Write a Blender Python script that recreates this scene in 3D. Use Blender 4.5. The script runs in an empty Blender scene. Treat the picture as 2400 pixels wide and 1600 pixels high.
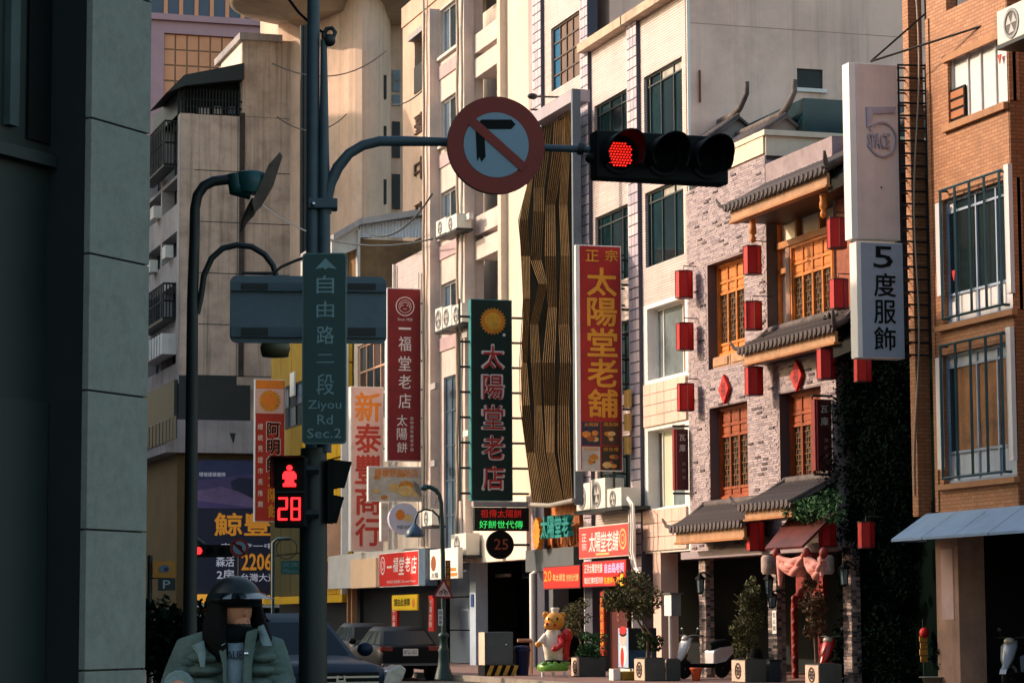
import bpy, math, random
from mathutils import Vector, Matrix
random.seed(7)
R = math.radians
sc = bpy.context.scene
col = sc.collection
# ------------------------------------------------------------------ camera, world, sun, exposure
FPX, PITCH, AZ, ROLL, EYE = 6100.0, math.atan(650/6100), R(17.47), -0.005, 1.6
cam_d = bpy.data.cameras.new("camera"); cam = bpy.data.objects.new("camera", cam_d); col.objects.link(cam)
cam_d.sensor_width = 36; cam_d.lens = FPX/2400*36; cam_d.clip_start = 0.5; cam_d.clip_end = 3000
RM = Matrix.Rotation(-AZ, 3, 'Z') @ Matrix.Rotation(math.pi/2+PITCH, 3, 'X') @ Matrix.Rotation(ROLL, 3, 'Z')
cam.matrix_world = Matrix.Translation((0, 0, EYE)) @ RM.to_4x4()
sc.camera = cam
world = bpy.data.worlds.new("World"); sc.world = world; world.use_nodes = True
wn = world.node_tree.nodes; wl = world.node_tree.links
sky = wn.new('ShaderNodeTexSky'); sky.sky_type = 'NISHITA'; sky.sun_disc = False
SUN_EL, SUN_AZ = R(25), math.atan2(-0.84, 0.54)      # azimuth from +Y towards +X
sky.sun_elevation = SUN_EL; sky.sun_rotation = SUN_AZ
sky.air_density = 1.6; sky.dust_density = 3.0; sky.ozone_density = 1.0
bg = wn['Background']; bg.inputs['Strength'].default_value = 0.15
wl.new(sky.outputs[0], bg.inputs['Color'])
sun_d = bpy.data.lights.new("sun", 'SUN'); sun_d.energy = 2.0; sun_d.angle = R(0.5); sun_d.color = (1.0, 0.77, 0.62)
sun = bpy.data.objects.new("sun", sun_d); col.objects.link(sun)
to_sun = Vector((math.sin(SUN_AZ)*math.cos(SUN_EL), math.cos(SUN_AZ)*math.cos(SUN_EL), math.sin(SUN_EL)))
sun.rotation_euler = to_sun.to_track_quat('Z', 'Y').to_euler(); sun.location = (0, 0, 60)
sc.view_settings.view_transform = 'Standard'; sc.view_settings.look = 'None'
sc.view_settings.gamma = 1; sc.view_settings.exposure = 0.92
sc.cycles.max_bounces = 5

# ------------------------------------------------------------------ helpers
def ray(px, py):
    d = RM @ Vector((px-1200, 800-py, -FPX)); return d.normalized()
CAM = Vector((0, 0, EYE))
def at(px, py, X=None, Y=None, Z=None, r=None):
    d = ray(px, py)
    if X is not None: t = X/d.x
    elif Y is not None: t = Y/d.y
    elif Z is not None: t = (Z-EYE)/d.z
    else: t = r/math.hypot(d.x, d.y)
    return CAM + d*t
class Face:
    """a vertical working plane: u to the right as seen from outside, v up, d outwards"""
    def __init__(s, o, n):
        s.o = Vector((o[0], o[1], 0)); s.n = Vector((n[0], n[1], 0)).normalized(); s.u = Vector((-s.n.y, s.n.x, 0))
    def P(s, u, v, d=0.0): return s.o + s.u*u + s.n*d + Vector((0, 0, v))
    def uv(s, px, py, d=0.0):
        r = ray(px, py); o = s.o + s.n*d
        t = (o-CAM).dot(s.n)/r.dot(s.n); p = CAM + r*t
        return (p-s.o).dot(s.u), p.z
    def rect(s, x0, x1, yt, yb, d=0.0):
        a = s.uv(x0, yt, d); b = s.uv(x0, yb, d); c = s.uv(x1, (yt+yb)/2, d)
        return (a[0]+b[0])/2, c[0], b[1], a[1]
def FX(X): return Face((X, 0), (-1, 0))
def FY(Y): return Face((0, Y), (0, -1))
def FC(px, r, yaw=0.0):
    """plane square to the line of sight at px, turned by yaw degrees (positive turns its front to the right)"""
    p = at(px, 1450, r=r); a = math.atan2(p.x, p.y)
    n = Vector((-math.sin(a), -math.cos(a), 0)); n.rotate(Matrix.Rotation(R(yaw), 3, 'Z'))
    return Face((p.x, p.y), n)
ROOT = {}
class MB:
    def __init__(s): s.v = []; s.f = []; s.M = None; s.sm = []; s.mi = []; s.cur = 0
    def add(s, vs, fs, smooth=False):
        b = len(s.v)
        for p in vs:
            p = Vector(p)
            if s.M is not None: p = s.M @ p
            s.v.append(p)
        for f in fs: s.f.append([b+i for i in f]); s.sm.append(smooth); s.mi.append(s.cur)
        return s
    def fbox(s, F, u0, u1, v0, v1, d0, d1):
        if u0 > u1: u0, u1 = u1, u0
        if v0 > v1: v0, v1 = v1, v0
        if d0 > d1: d0, d1 = d1, d0
        vs = [F.P(u, v, d) for d in (d0, d1) for v in (v0, v1) for u in (u0, u1)]
        return s.add(vs, [(0, 2, 3, 1), (4, 5, 7, 6), (0, 1, 5, 4), (2, 6, 7, 3), (0, 4, 6, 2), (1, 3, 7, 5)])
    def box(s, x0, x1, y0, y1, z0, z1):
        vs = [(x, y, z) for z in (z0, z1) for y in (y0, y1) for x in (x0, x1)]
        return s.add(vs, [(0, 2, 3, 1), (4, 5, 7, 6), (0, 1, 5, 4), (2, 6, 7, 3), (0, 4, 6, 2), (1, 3, 7, 5)])
    def prism(s, F, pts, d0, d1, smooth=False):
        n = len(pts)
        a = sum(pts[i][0]*pts[(i+1) % n][1]-pts[(i+1) % n][0]*pts[i][1] for i in range(n))
        if a < 0: pts = pts[::-1]
        vs = [F.P(u, v, max(d0, d1)) for u, v in pts]+[F.P(u, v, min(d0, d1)) for u, v in pts]
        s.add(vs, [tuple(range(n)), tuple(range(2*n-1, n-1, -1))])
        b = len(s.v)-2*n
        for i in range(n):
            j = (i+1) % n; s.f.append([b+i, b+n+i, b+n+j, b+j]); s.sm.append(smooth); s.mi.append(s.cur)
        return s
    def disc(s, F, u, v, r, d0, d1, n=40, ry=None):
        ry = ry or r
        return s.prism(F, [(u+r*math.cos(2*math.pi*i/n), v+ry*math.sin(2*math.pi*i/n)) for i in range(n)], d0, d1)
    def ring(s, F, u, v, r0, r1, d0, d1, n=40):
        vs = []; fs = []
        for i in range(n):
            c, q = math.cos(2*math.pi*i/n), math.sin(2*math.pi*i/n)
            vs += [F.P(u+r0*c, v+r0*q, d1), F.P(u+r1*c, v+r1*q, d1), F.P(u+r1*c, v+r1*q, d0), F.P(u+r0*c, v+r0*q, d0)]
        for i in range(n):
            a = 4*i; b = 4*((i+1) % n)
            fs += [(a, a+1, b+1, b), (a+1, a+2, b+2, b+1), (a+3, a, b, b+3)]
        return s.add(vs, fs)
    def tube(s, pts, r, n=8, cap=True, smooth=True):
        pts = [Vector(p) for p in pts]; rs = r if isinstance(r, (list, tuple)) else [r]*len(pts)
        vs = []; fs = []; ref = None
        for i, p in enumerate(pts):
            t = (pts[min(i+1, len(pts)-1)]-pts[max(i-1, 0)])
            if t.length < 1e-9: t = Vector((0, 0, 1))
            t.normalize()
            if ref is None: ref = Vector((1, 0, 0)) if abs(t.x) < 0.8 else Vector((0, 1, 0))
            a = (ref - t*ref.dot(t)).normalized(); ref = a; b = t.cross(a)
            for k in range(n):
                g = 2*math.pi*k/n; vs.append(p+(a*math.cos(g)+b*math.sin(g))*rs[i])
        for i in range(len(pts)-1):
            for k in range(n):
                l = (k+1) % n; fs.append((i*n+k, i*n+l, (i+1)*n+l, (i+1)*n+k))
        s.add(vs, fs, smooth)
        if cap:
            s.add(vs[:n], [tuple(range(n-1, -1, -1))]); s.add(vs[-n:], [tuple(range(n))])
        return s
    def bar(s, p, q, w):            # square bar
        return s.tube([p, q], w*0.7071, 4, True, False)
    def lathe(s, c, prof, n=16, smooth=True):
        c = Vector(c); vs = []; fs = []
        for r, z in prof:
            for k in range(n):
                g = 2*math.pi*k/n; vs.append(c+Vector((r*math.cos(g), r*math.sin(g), z)))
        for i in range(len(prof)-1):
            for k in range(n):
                l = (k+1) % n; fs.append((i*n+k, i*n+l, (i+1)*n+l, (i+1)*n+k))
        s.add(vs, fs, smooth)
        s.add(vs[:n], [tuple(range(n-1, -1, -1))]); s.add(vs[-n:], [tuple(range(n))])
        return s
    def ball(s, c, rx, ry=None, rz=None, n=12, m=8, rot=None):
        ry = ry or rx; rz = rz or rx; c = Vector(c); vs = []; fs = []
        for i in range(m+1):
            th = math.pi*i/m
            for k in range(n):
                g = 2*math.pi*k/n
                q = Vector((rx*math.sin(th)*math.cos(g), ry*math.sin(th)*math.sin(g), -rz*math.cos(th)))
                if rot is not None: q = rot @ q
                vs.append(c+q)
        for i in range(m):
            for k in range(n):
                l = (k+1) % n; fs.append((i*n+k, i*n+l, (i+1)*n+l, (i+1)*n+k))
        return s.add(vs, fs, True)
    def build(s, name, m, parent=None, loc=None, label=None, bevel=0, kind=None):
        if parent is not None: o0 = ROOT[parent.name]
        elif loc is not None: o0 = Vector(loc)
        else:
            xs = [p.x for p in s.v]; ys = [p.y for p in s.v]; zs = [p.z for p in s.v]
            o0 = Vector(((min(xs)+max(xs))/2, (min(ys)+max(ys))/2, min(zs)))
        me = bpy.data.meshes.new(name)
        me.from_pydata([p-o0 for p in s.v], [], s.f)
        for i, p in enumerate(me.polygons): p.use_smooth = s.sm[i]; p.material_index = s.mi[i]
        for q in (m if isinstance(m, (list, tuple)) else [m]): me.materials.append(q)
        me.validate(); me.update()
        o = bpy.data.objects.new(name, me); col.objects.link(o)
        if parent is not None: o.parent = parent
        else: o.location = o0
        ROOT[o.name] = o0
        if label: o['label'] = label
        if kind: o['kind'] = kind
        if bevel:
            b = o.modifiers.new('bevel', 'BEVEL'); b.width = bevel; b.segments = 2; b.limit_method = 'ANGLE'
        return o
def thing(name, label, cat, loc, group=None):
    o = bpy.data.objects.new(name, None); col.objects.link(o); o.location = loc; o.empty_display_size = .2
    ROOT[o.name] = Vector(loc); o['label'] = label; o['category'] = cat
    if group: o['group'] = group
    return o
def tag(o, label, cat, group=None):
    o['label'] = label; o['category'] = cat
    if group: o['group'] = group
    return o
def copy_tree(o, parent=None):
    c = o.copy(); col.objects.link(c)
    if parent is not None: c.parent = parent
    for ch in list(o.children): copy_tree(ch, c)
    return c
def share(o, off, parent):
    """another copy of a piece, moved by off, sharing its mesh"""
    c = o.copy(); c.parent = parent; c.location = Vector(off); col.objects.link(c); return c

# ---- materials
def lin(c):
    return tuple((x/255/12.92 if x <= 10 else ((x/255+.055)/1.055)**2.4) for x in c)
MATS = {}
def mat(name, c, rough=.7, var=.12, scale=1.5, bump=.0, streak=0.0, metal=0, emit=0, spec=.4, dirt=0.0, coat=0):
    """c is the sRGB 0-255 base colour"""
    if name in MATS: return MATS[name]
    m = bpy.data.materials.new(name); m.use_nodes = True; nt = m.node_tree; N = nt.nodes; L = nt.links
    b = N['Principled BSDF']; c = lin(c)
    b.inputs['Roughness'].default_value = rough; b.inputs['Metallic'].default_value = metal
    b.inputs['Specular IOR Level'].default_value = spec
    if coat: b.inputs['Coat Weight'].default_value = coat; b.inputs['Coat Roughness'].default_value = .08
    tc = N.new('ShaderNodeTexCoord')
    if emit:
        b.inputs['Emission Color'].default_value = (*c, 1); b.inputs['Emission Strength'].default_value = emit
    cur = None
    def mixc(a, bcol, fac):
        x = N.new('ShaderNodeMix'); x.data_type = 'RGBA'; x.blend_type = 'MIX'
        if isinstance(a, tuple): x.inputs[6].default_value = (*a, 1)
        else: L.new(a, x.inputs[6])
        x.inputs[7].default_value = (*bcol, 1); L.new(fac, x.inputs[0]); return x.outputs[2]
    def noise(sc_, vec=None, detail=5, lo=.35, hi=.7):
        n = N.new('ShaderNodeTexNoise'); n.inputs['Scale'].default_value = sc_; n.inputs['Detail'].default_value = detail
        n.inputs['Roughness'].default_value = .65
        L.new(vec if vec is not None else tc.outputs['Object'], n.inputs['Vector'])
        r = N.new('ShaderNodeMapRange'); r.inputs[1].default_value = lo; r.inputs[2].default_value = hi
        L.new(n.outputs['Fac'], r.inputs[0]); return r.outputs[0]
    cur = c
    if var:
        cur = mixc(c, tuple(x*(1-var*2.2) for x in c), noise(scale))
        cur = mixc(cur, tuple(min(1, x*(1+var)) for x in c), noise(scale*.23, lo=.45, hi=.75))
    if streak:
        mp = N.new('ShaderNodeMapping'); mp.inputs['Scale'].default_value = (2.6, 2.6, .09); L.new(tc.outputs['Object'], mp.inputs[0])
        f = noise(1.0, mp.outputs[0], 6, .5, .8)
        mu = N.new('ShaderNodeMath'); mu.operation = 'MULTIPLY'; mu.inputs[1].default_value = streak; L.new(f, mu.inputs[0])
        cur = mixc(cur, (.035, .028, .022), mu.outputs[0])
    if dirt:
        f = noise(.55, None, 8, .5, .72); mu = N.new('ShaderNodeMath'); mu.operation = 'MULTIPLY'; mu.inputs[1].default_value = dirt
        L.new(f, mu.inputs[0]); cur = mixc(cur, (.05, .035, .025), mu.outputs[0])
    if not isinstance(cur, tuple): L.new(cur, b.inputs['Base Color'])
    else: b.inputs['Base Color'].default_value = (*cur, 1)
    if bump:
        n = N.new('ShaderNodeTexNoise'); n.inputs['Scale'].default_value = scale*9; n.inputs['Detail'].default_value = 6
        L.new(tc.outputs['Object'], n.inputs['Vector'])
        bp = N.new('ShaderNodeBump'); bp.inputs['Strength'].default_value = bump; bp.inputs['Distance'].default_value = .02
        L.new(n.outputs['Fac'], bp.inputs['Height']); L.new(bp.outputs[0], b.inputs['Normal'])
    MATS[name] = m; return m
def tile_mat(name, c1, c2, joint, bw, bh, off=.5, jw=.012, rough=.45, streak=.0, bump=.4, var=.0):
    m = mat(name, c1, rough, .08, 1.0, 0, streak); nt = m.node_tree; N = nt.nodes; L = nt.links
    b = N['Principled BSDF']; tc = N.new('ShaderNodeTexCoord')
    sp = N.new('ShaderNodeSeparateXYZ'); L.new(tc.outputs['Object'], sp.inputs[0])
    ad = N.new('ShaderNodeMath'); ad.operation = 'ADD'; L.new(sp.outputs[0], ad.inputs[0]); L.new(sp.outputs[1], ad.inputs[1])
    cb = N.new('ShaderNodeCombineXYZ'); L.new(ad.outputs[0], cb.inputs[0]); L.new(sp.outputs[2], cb.inputs[1])
    t = N.new('ShaderNodeTexBrick'); L.new(cb.outputs[0], t.inputs['Vector'])
    t.inputs['Scale'].default_value = 1; t.inputs['Brick Width'].default_value = bw; t.inputs['Row Height'].default_value = bh
    t.inputs['Mortar Size'].default_value = jw; t.offset = off; t.inputs['Mortar Smooth'].default_value = .2
    t.inputs['Color1'].default_value = (*lin(c1), 1); t.inputs['Color2'].default_value = (*lin(c2), 1); t.inputs['Mortar'].default_value = (*lin(joint), 1)
    x = N.new('ShaderNodeMix'); x.data_type = 'RGBA'; x.blend_type = 'MULTIPLY'; x.inputs[0].default_value = 1
    src = b.inputs['Base Color'].links[0].from_socket
    g = N.new('ShaderNodeMix'); g.data_type = 'RGBA'; g.blend_type = 'DIVIDE'; g.inputs[0].default_value = 1
    L.new(src, g.inputs[6]); g.inputs[7].default_value = (*lin(c1), 1)
    L.new(t.outputs['Color'], x.inputs[6]); L.new(g.outputs[2], x.inputs[7]); L.new(x.outputs[2], b.inputs['Base Color'])
    bp = N.new('ShaderNodeBump'); bp.invert = True; bp.inputs['Strength'].default_value = bump; bp.inputs['Distance'].default_value = .01
    L.new(t.outputs['Fac'], bp.inputs['Height']); L.new(bp.outputs[0], b.inputs['Normal'])
    return m
def island_mat(name, ca, cb, rough=.8, power=1.0):
    """each loose piece of the mesh takes its own tone between two colours"""
    m = mat(name, ca, rough, .1, 6, .3); nt = m.node_tree; N = nt.nodes; L = nt.links; b = N['Principled BSDF']
    g = N.new('ShaderNodeNewGeometry'); o = N.new('ShaderNodeObjectInfo')
    a = N.new('ShaderNodeMath'); a.operation = 'ADD'; L.new(g.outputs['Random Per Island'], a.inputs[0]); L.new(o.outputs['Random'], a.inputs[1])
    fr = N.new('ShaderNodeMath'); fr.operation = 'FRACT'; L.new(a.outputs[0], fr.inputs[0])
    pw = N.new('ShaderNodeMath'); pw.operation = 'POWER'; pw.inputs[1].default_value = power; L.new(fr.outputs[0], pw.inputs[0])
    x = N.new('ShaderNodeMix'); x.data_type = 'RGBA'; L.new(pw.outputs[0], x.inputs[0])
    x.inputs[6].default_value = (*lin(ca), 1); x.inputs[7].default_value = (*lin(cb), 1)
    L.new(x.outputs[2], b.inputs['Base Color']); return m

cream = mat('cream_render', (216, 200, 184), .85, .12, .6, .15, .38, dirt=.3)
creamE = mat('cream_tile_wall', (212, 194, 184), .8, .12, .8, .1, .26, dirt=.16)
mauve = mat('mauve_tile_band', (186, 158, 160), .7, .12, 3, .1, .25)
endwall = mat('painted_end_wall', (255, 214, 194), .9, .12, .5, .15, .36, dirt=.26)
concG = mat('stained_concrete', (204, 182, 164), .9, .18, .5, .25, .8, dirt=.45)
concG2 = mat('grey_concrete', (178, 170, 168), .9, .16, .4, .2, .45, dirt=.2)
tower_c = mat('tower_render', (224, 192, 168), .9, .12, .3, .1, .36, dirt=.22)
dark = mat('dark_interior', (12, 24, 22), .9, .2, 1.2)  # arcade shade and its teal cast are put into this colour
darkm = mat('dark_metal', (30, 38, 40), .5, .15, 4, metal=.0)
tealm = mat('painted_pole', (58, 78, 88), .5, .12, 5, .05, .2)
polem = mat('dark_green_pole', (22, 34, 34), .5, .1, 5)
black = mat('black_plastic', (9, 15, 15), .7, .1, 4, spec=.15)
whitep = mat('white_paint', (236, 232, 226), .55, .04, 2, 0, .08)
offw = mat('off_white_paint', (205, 200, 192), .7, .08, 2, 0, .2)
glass = mat('window_glass', (26, 44, 50), .12, .25, .7, spec=.6)
glass2 = mat('teal_glass', (24, 52, 58), .15, .35, .8, spec=.5)
glassb = mat('blue_glass', (92, 112, 130), .2, .25, .8, spec=.5)
framem = mat('window_frame', (44, 54, 56), .5, .1, 3)
framew = mat('pale_window_frame', (196, 196, 196), .5, .1, 3)
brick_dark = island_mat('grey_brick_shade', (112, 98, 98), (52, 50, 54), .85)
brick_m = island_mat('grey_brick', (182, 166, 168), (140, 128, 134), .9, 1.8)
wood = mat('orange_wood', (214, 128, 52), .55, .22, 5, .15, .1)
wood2 = mat('red_brown_wood', (156, 72, 32), .55, .25, 5, .15, .1)
woodl = mat('pale_eave_wood', (184, 140, 104), .6, .18, 4, .15, .15)
woodd = mat('dark_wood', (56, 30, 20), .6, .2, 4)
tile_r = mat('grey_roof_tile', (104, 94, 92), .85, .3, 5, .2)
redl = mat('lantern_red', (198, 22, 18), .6, .12, 20, .2)
redd = mat('lantern_dark_red', (96, 16, 20), .6, .1, 8)
red = mat('sign_red', (168, 28, 24), .55, .14, 1.2, .05, .2)
redp = mat('bright_banner_red', (214, 36, 28), .45, .06, 2)
redk = mat('deep_sign_red', (132, 26, 32), .55, .14, 1.2, .05, .2)
goldl = mat('gold_letters', (222, 152, 38), .5, .08, 4)
whl = mat('white_letters', (232, 218, 214), .55, .05, 4)
pinkw = mat('faded_pink_board', (222, 184, 174), .6, .08, 2, 0, .1)
redlet = mat('red_letters', (186, 54, 40), .55, .08, 4)
orangelet = mat('orange_letters', (232, 132, 40), .55, .08, 4)
greenS = mat('sign_green', (8, 46, 40), .55, .18, 1.2, .05, .2)
greenE = mat('teal_edge', (40, 130, 130), .5, .08, 2)
yellow = mat('yellow_cladding', (232, 178, 20), .5, .10, .6, 0, .12)
brownt = tile_mat('brown_wall_tile', (190, 132, 90), (168, 112, 74), (130, 84, 54), .24, .075, .5, .008, .6, .25)
whitet = tile_mat('white_strip_tile', (222, 204, 198), (208, 190, 186), (140, 124, 124), 1.4, .07, .5, .008, .4, .12)
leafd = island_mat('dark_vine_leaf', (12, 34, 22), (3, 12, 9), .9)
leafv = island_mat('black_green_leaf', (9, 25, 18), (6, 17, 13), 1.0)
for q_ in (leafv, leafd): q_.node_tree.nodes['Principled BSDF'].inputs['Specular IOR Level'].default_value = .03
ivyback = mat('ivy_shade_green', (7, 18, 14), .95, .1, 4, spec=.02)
leafm = island_mat('mid_leaf', (60, 84, 30), (20, 42, 20), .7)
leafo = island_mat('olive_leaf', (96, 92, 44), (34, 44, 22), .7)
leafg = island_mat('bright_leaf', (56, 110, 52), (18, 52, 28), .7)
barkm = mat('bark', (120, 100, 82), .9, .25, 8, .4)
asphalt = mat('asphalt', (58, 58, 58), .9, .15, 3, .3)
pave = tile_mat('pavement_tile', (150, 118, 108), (132, 104, 96), (96, 78, 70), .4, .4, 0, .01, .85, 0)
kerbm = mat('kerb_stone', (150, 140, 128), .9, .15, 2, .2)
acw = mat('air_conditioner_white', (222, 218, 208), .6, .05, 3, 0, .2)
rubber = mat('rubber', (16, 16, 16), .8, .1, 5)
chrome = mat('chrome', (200, 205, 210), .15, .0, 3, metal=1)
skin = mat('skin', (176, 120, 92), .6, .06, 5)

# ---- lettering
_font = {}
def glyph(s, bold=.0):
    k = (s, bold)
    if k not in _font:
        cu = bpy.data.curves.new('t', 'FONT'); cu.body = s; cu.size = 1; cu.offset = bold; cu.resolution_u = 2; cu.fill_mode = 'BOTH'
        o = bpy.data.objects.new('t', cu); col.objects.link(o); bpy.context.view_layer.update()
        me = o.evaluated_get(bpy.context.evaluated_depsgraph_get()).to_mesh()
        vs = [v.co.copy() for v in me.vertices]; fs = [tuple(p.vertices) for p in me.polygons]
        bpy.data.objects.remove(o); bpy.data.curves.remove(cu)
        _font[k] = (vs, fs)
    return _font[k]
def lettering(F, s, u0, u1, v0, v1, d, m, parent, bold=.0, name='lettering', mb=None, slant=0, thick=0):
    """writing stretched into the rectangle u0..u1, v0..v1 of face F"""
    vs, fs = glyph(s, 0)
    if not vs: return None
    x0 = min(v.x for v in vs); x1 = max(v.x for v in vs); y0 = min(v.y for v in vs); y1 = max(v.y for v in vs)
    own = mb is None
    if own: mb = MB()
    T = lambda v, dd: F.P(u0+(v.x-x0)/(x1-x0)*(u1-u0)+slant*(v.y-y0)/(y1-y0), v0+(v.y-y0)/max(1e-6, (y1-y0))*(v1-v0), dd)
    mb.add([T(v, d) for v in vs], fs)
    if bold:
        bb_ = bold*min(abs(u1-u0), abs(v1-v0))*.8; up_ = Vector((0, 0, 1))
        for k_, (p_, q_) in enumerate(((1, 0), (-1, 0), (0, 1), (0, -1), (.7, .7), (-.7, -.7), (.7, -.7), (-.7, .7))):
            o_ = F.u*(p_*bb_)+up_*(q_*bb_); mb.add([T(v, d-.0004*(k_+1))+o_ for v in vs], fs)
    if thick:
        edges = {}
        for f in fs:
            for i in range(len(f)):
                e = (f[i], f[(i+1) % len(f)]); k = tuple(sorted(e)); edges[k] = None if k in edges else e
        for e in edges.values():
            if e: mb.add([T(vs[e[0]], d), T(vs[e[1]], d), T(vs[e[1]], d-thick), T(vs[e[0]], d-thick)], [(0, 3, 2, 1)])
    if own: return mb.build(name, m, parent)
def column_text(F, chars, u0, u1, vt, vb, d, m, parent, gap=.18, bold=.01, thick=.015, name='character'):
    n = len(chars); h = (vt-vb)/n
    for i, ch in enumerate(chars):
        a = vt-i*h-h*gap/2; b = vt-(i+1)*h+h*gap/2
        if ch == '一': c = (a+b)/2; lettering(F, ch, u0, u1, c-h*.06, c+h*.06, d, m, parent, bold, name, thick=thick)
        elif ch == '二': lettering(F, ch, u0, u1, b+h*.15, a-h*.15, d, m, parent, bold, name, thick=thick)
        else: lettering(F, ch, u0, u1, b, a, d, m, parent, bold, name, thick=thick)

def wall_holes(F, u0, u1, v0, v1, holes, name, m, parent, depth=.18, d=0.0, reveal=None, thick=None):
    """a wall sheet with window openings and their reveals"""
    us = sorted({u0, u1, *[min(max(h[i], u0), u1) for h in holes for i in (0, 1)]})
    vs_ = sorted({v0, v1, *[min(max(h[i], v0), v1) for h in holes for i in (2, 3)]})
    mb = MB()
    for i in range(len(us)-1):
        for j in range(len(vs_)-1):
            uc = (us[i]+us[i+1])/2; vc = (vs_[j]+vs_[j+1])/2
            if any(h[0] < uc < h[1] and h[2] < vc < h[3] for h in holes): continue
            mb.add([F.P(us[i], vs_[j], d), F.P(us[i+1], vs_[j], d), F.P(us[i+1], vs_[j+1], d), F.P(us[i], vs_[j+1], d)], [(0, 1, 2, 3)])
    rv = MB() if reveal else mb
    for a, b, c, e in holes:
        q = [(a, c), (b, c), (b, e), (a, e)]
        for i in range(4):
            p, r_ = q[i], q[(i+1) % 4]
            rv.add([F.P(*p, d), F.P(*r_, d), F.P(*r_, d-depth), F.P(*p, d-depth)], [(3, 2, 1, 0)])
    t = thick or depth+.02
    for a, b, c, e in ((u0+.012, u0+.012, v0, v1), (u1-.012, u1-.012, v0, v1)):
        mb.add([F.P(a, c, d), F.P(a, e, d), F.P(a, e, d-t), F.P(a, c, d-t)], [(0, 1, 2, 3)])
    mb.add([F.P(u0, v1, d), F.P(u1, v1, d), F.P(u1, v1, d-t), F.P(u0, v1, d-t)], [(0, 1, 2, 3)])
    mb.add([F.P(u0, v0, d), F.P(u1, v0, d), F.P(u1, v0, d-t), F.P(u0, v0, d-t)], [(3, 2, 1, 0)])
    o = mb.build(name, m, parent)
    if reveal and rv.v: rv.build('reveal', reveal, parent)
    return o
def window(F, h, parent, nv=2, nh=1, d=-.12, fw=.05, fm=None, gm=None, splits=None, trans=None):
    """frame with mullions as the part, each pane its sub-part"""
    a, b, c, e = h; fm = fm or framem; gm = gm or glass
    mb = MB()
    for q in ((a, b, c, c+fw), (a, b, e-fw, e), (a, a+fw, c+fw, e-fw), (b-fw, b, c+fw, e-fw)): mb.fbox(F, *q, d-.03, d+.04)
    xs = [a]+[a+(b-a)*k/nv for k in range(1, nv)]+[b] if splits is None else [a]+[a+(b-a)*t for t in splits]+[b]
    ys = [c]+[c+(e-c)*k/nh for k in range(1, nh)]+[e] if trans is None else [c]+[c+(e-c)*t for t in trans]+[e]
    for x in xs[1:-1]: mb.fbox(F, x-fw*.4, x+fw*.4, c+fw, e-fw, d-.02, d+.03)
    for y in ys[1:-1]: mb.fbox(F, a+fw, b-fw, y-fw*.4, y+fw*.4, d-.025, d+.025)
    f = mb.build('window', fm, parent)
    for i in range(len(xs)-1):
        for j in range(len(ys)-1):
            g = gm[(i+j*(len(xs)-1)) % len(gm)] if isinstance(gm, (list, tuple)) else gm
            k = random.uniform(-.008, .008)
            MB().fbox(F, xs[i]+.01, xs[i+1]-.01, ys[j]+.01, ys[j+1]-.01, d-.05, d-.005-abs(k)).build('pane', g, f)
    return f
def simple(name, label, cat, mb, m, group=None, bevel=0):
    return tag(mb.build(name, m, bevel=bevel), label, cat, group)
def rot_tilt(F, o, vec): pass

# ------------------------------------------------------------------ ground
W = 24.0
def structure(mb, name, m, loc=None):
    o = mb.build(name, m, loc=loc); o['kind'] = 'structure'; return o
structure(MB().add([(-1500, -1500, 0), (1500, -1500, 0), (1500, 1500, 0), (-1500, 1500, 0)], [(0, 1, 2, 3)]), 'ground', asphalt)
structure(MB().box(19.42, 30, 38, 240, .004, .15), 'pavement', pave)
kb = MB()
for i in range(100): kb.box(19.25, 19.415, 38+i*2+.01, 40+i*2-.01, .004, .152)
structure(kb, 'kerb', kerbm)
lm = MB(); white_line = mat('road_paint', (190, 186, 176), .8, .2, 6)
for k in range(12): lm.box(9.9, 10.05, 30+k*9, 34+k*9, .004, .008)
lm.box(17.0, 17.12, 38, 200, .004, .008)
structure(lm, 'road_marking', white_line)

# ------------------------------------------------------------------ left row of the street (mostly outside the frame; unseen blocks sized for the shade they cast)
a_ch = AZ+math.atan(3000/6134)
c0 = at(347, 900, r=17.5)
NF = Face((c0.x, c0.y), (math.cos(a_ch), -math.sin(a_ch)))
nb = thing('corner_building', 'dark corner building with a grey stone clad pillar at the left edge', 'building', (0, 20, 0))
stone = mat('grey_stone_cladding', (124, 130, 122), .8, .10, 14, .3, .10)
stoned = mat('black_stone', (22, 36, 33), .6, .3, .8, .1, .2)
u0, u1 = NF.uv(207, 900)[0], 0.0
joints = [NF.uv(346, y)[1] for y in (1880, 1566, 1247, 932, 622, 314, 3, -310)]
joints[0] = 0.02
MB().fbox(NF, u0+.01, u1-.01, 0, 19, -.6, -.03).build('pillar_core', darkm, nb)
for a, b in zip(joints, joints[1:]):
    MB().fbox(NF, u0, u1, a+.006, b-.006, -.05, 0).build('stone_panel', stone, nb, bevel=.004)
z = joints[-1]
while z < 18.5:
    MB().fbox(NF, u0, u1, z+.006, z+.85, -.05, 0).build('stone_panel', stone, nb); z += .862
ul = NF.uv(-60, 900)[0]
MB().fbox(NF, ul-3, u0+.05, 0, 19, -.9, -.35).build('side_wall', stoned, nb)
ud = [NF.uv(x, 300, -.35)[0] for x in (8, 30, 60, 180)]
MB().fbox(NF, ud[0], ud[1], NF.uv(20, 290, -.3)[1], 12, -.35, -.30).build('pilaster_strip', mat('dim_stone_strip', (58, 76, 76), .7, .2, 3), nb)
MB().fbox(NF, ud[2], ud[3], NF.uv(100, 330, -.3)[1], 12, -.345, -.33).build('window_recess', black, nb)
zb = NF.uv(100, 345, -.3)[1]; MB().fbox(NF, ul, u0, zb-.12, zb-.04, -.34, -.27).build('string_course', stoned, nb)
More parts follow.
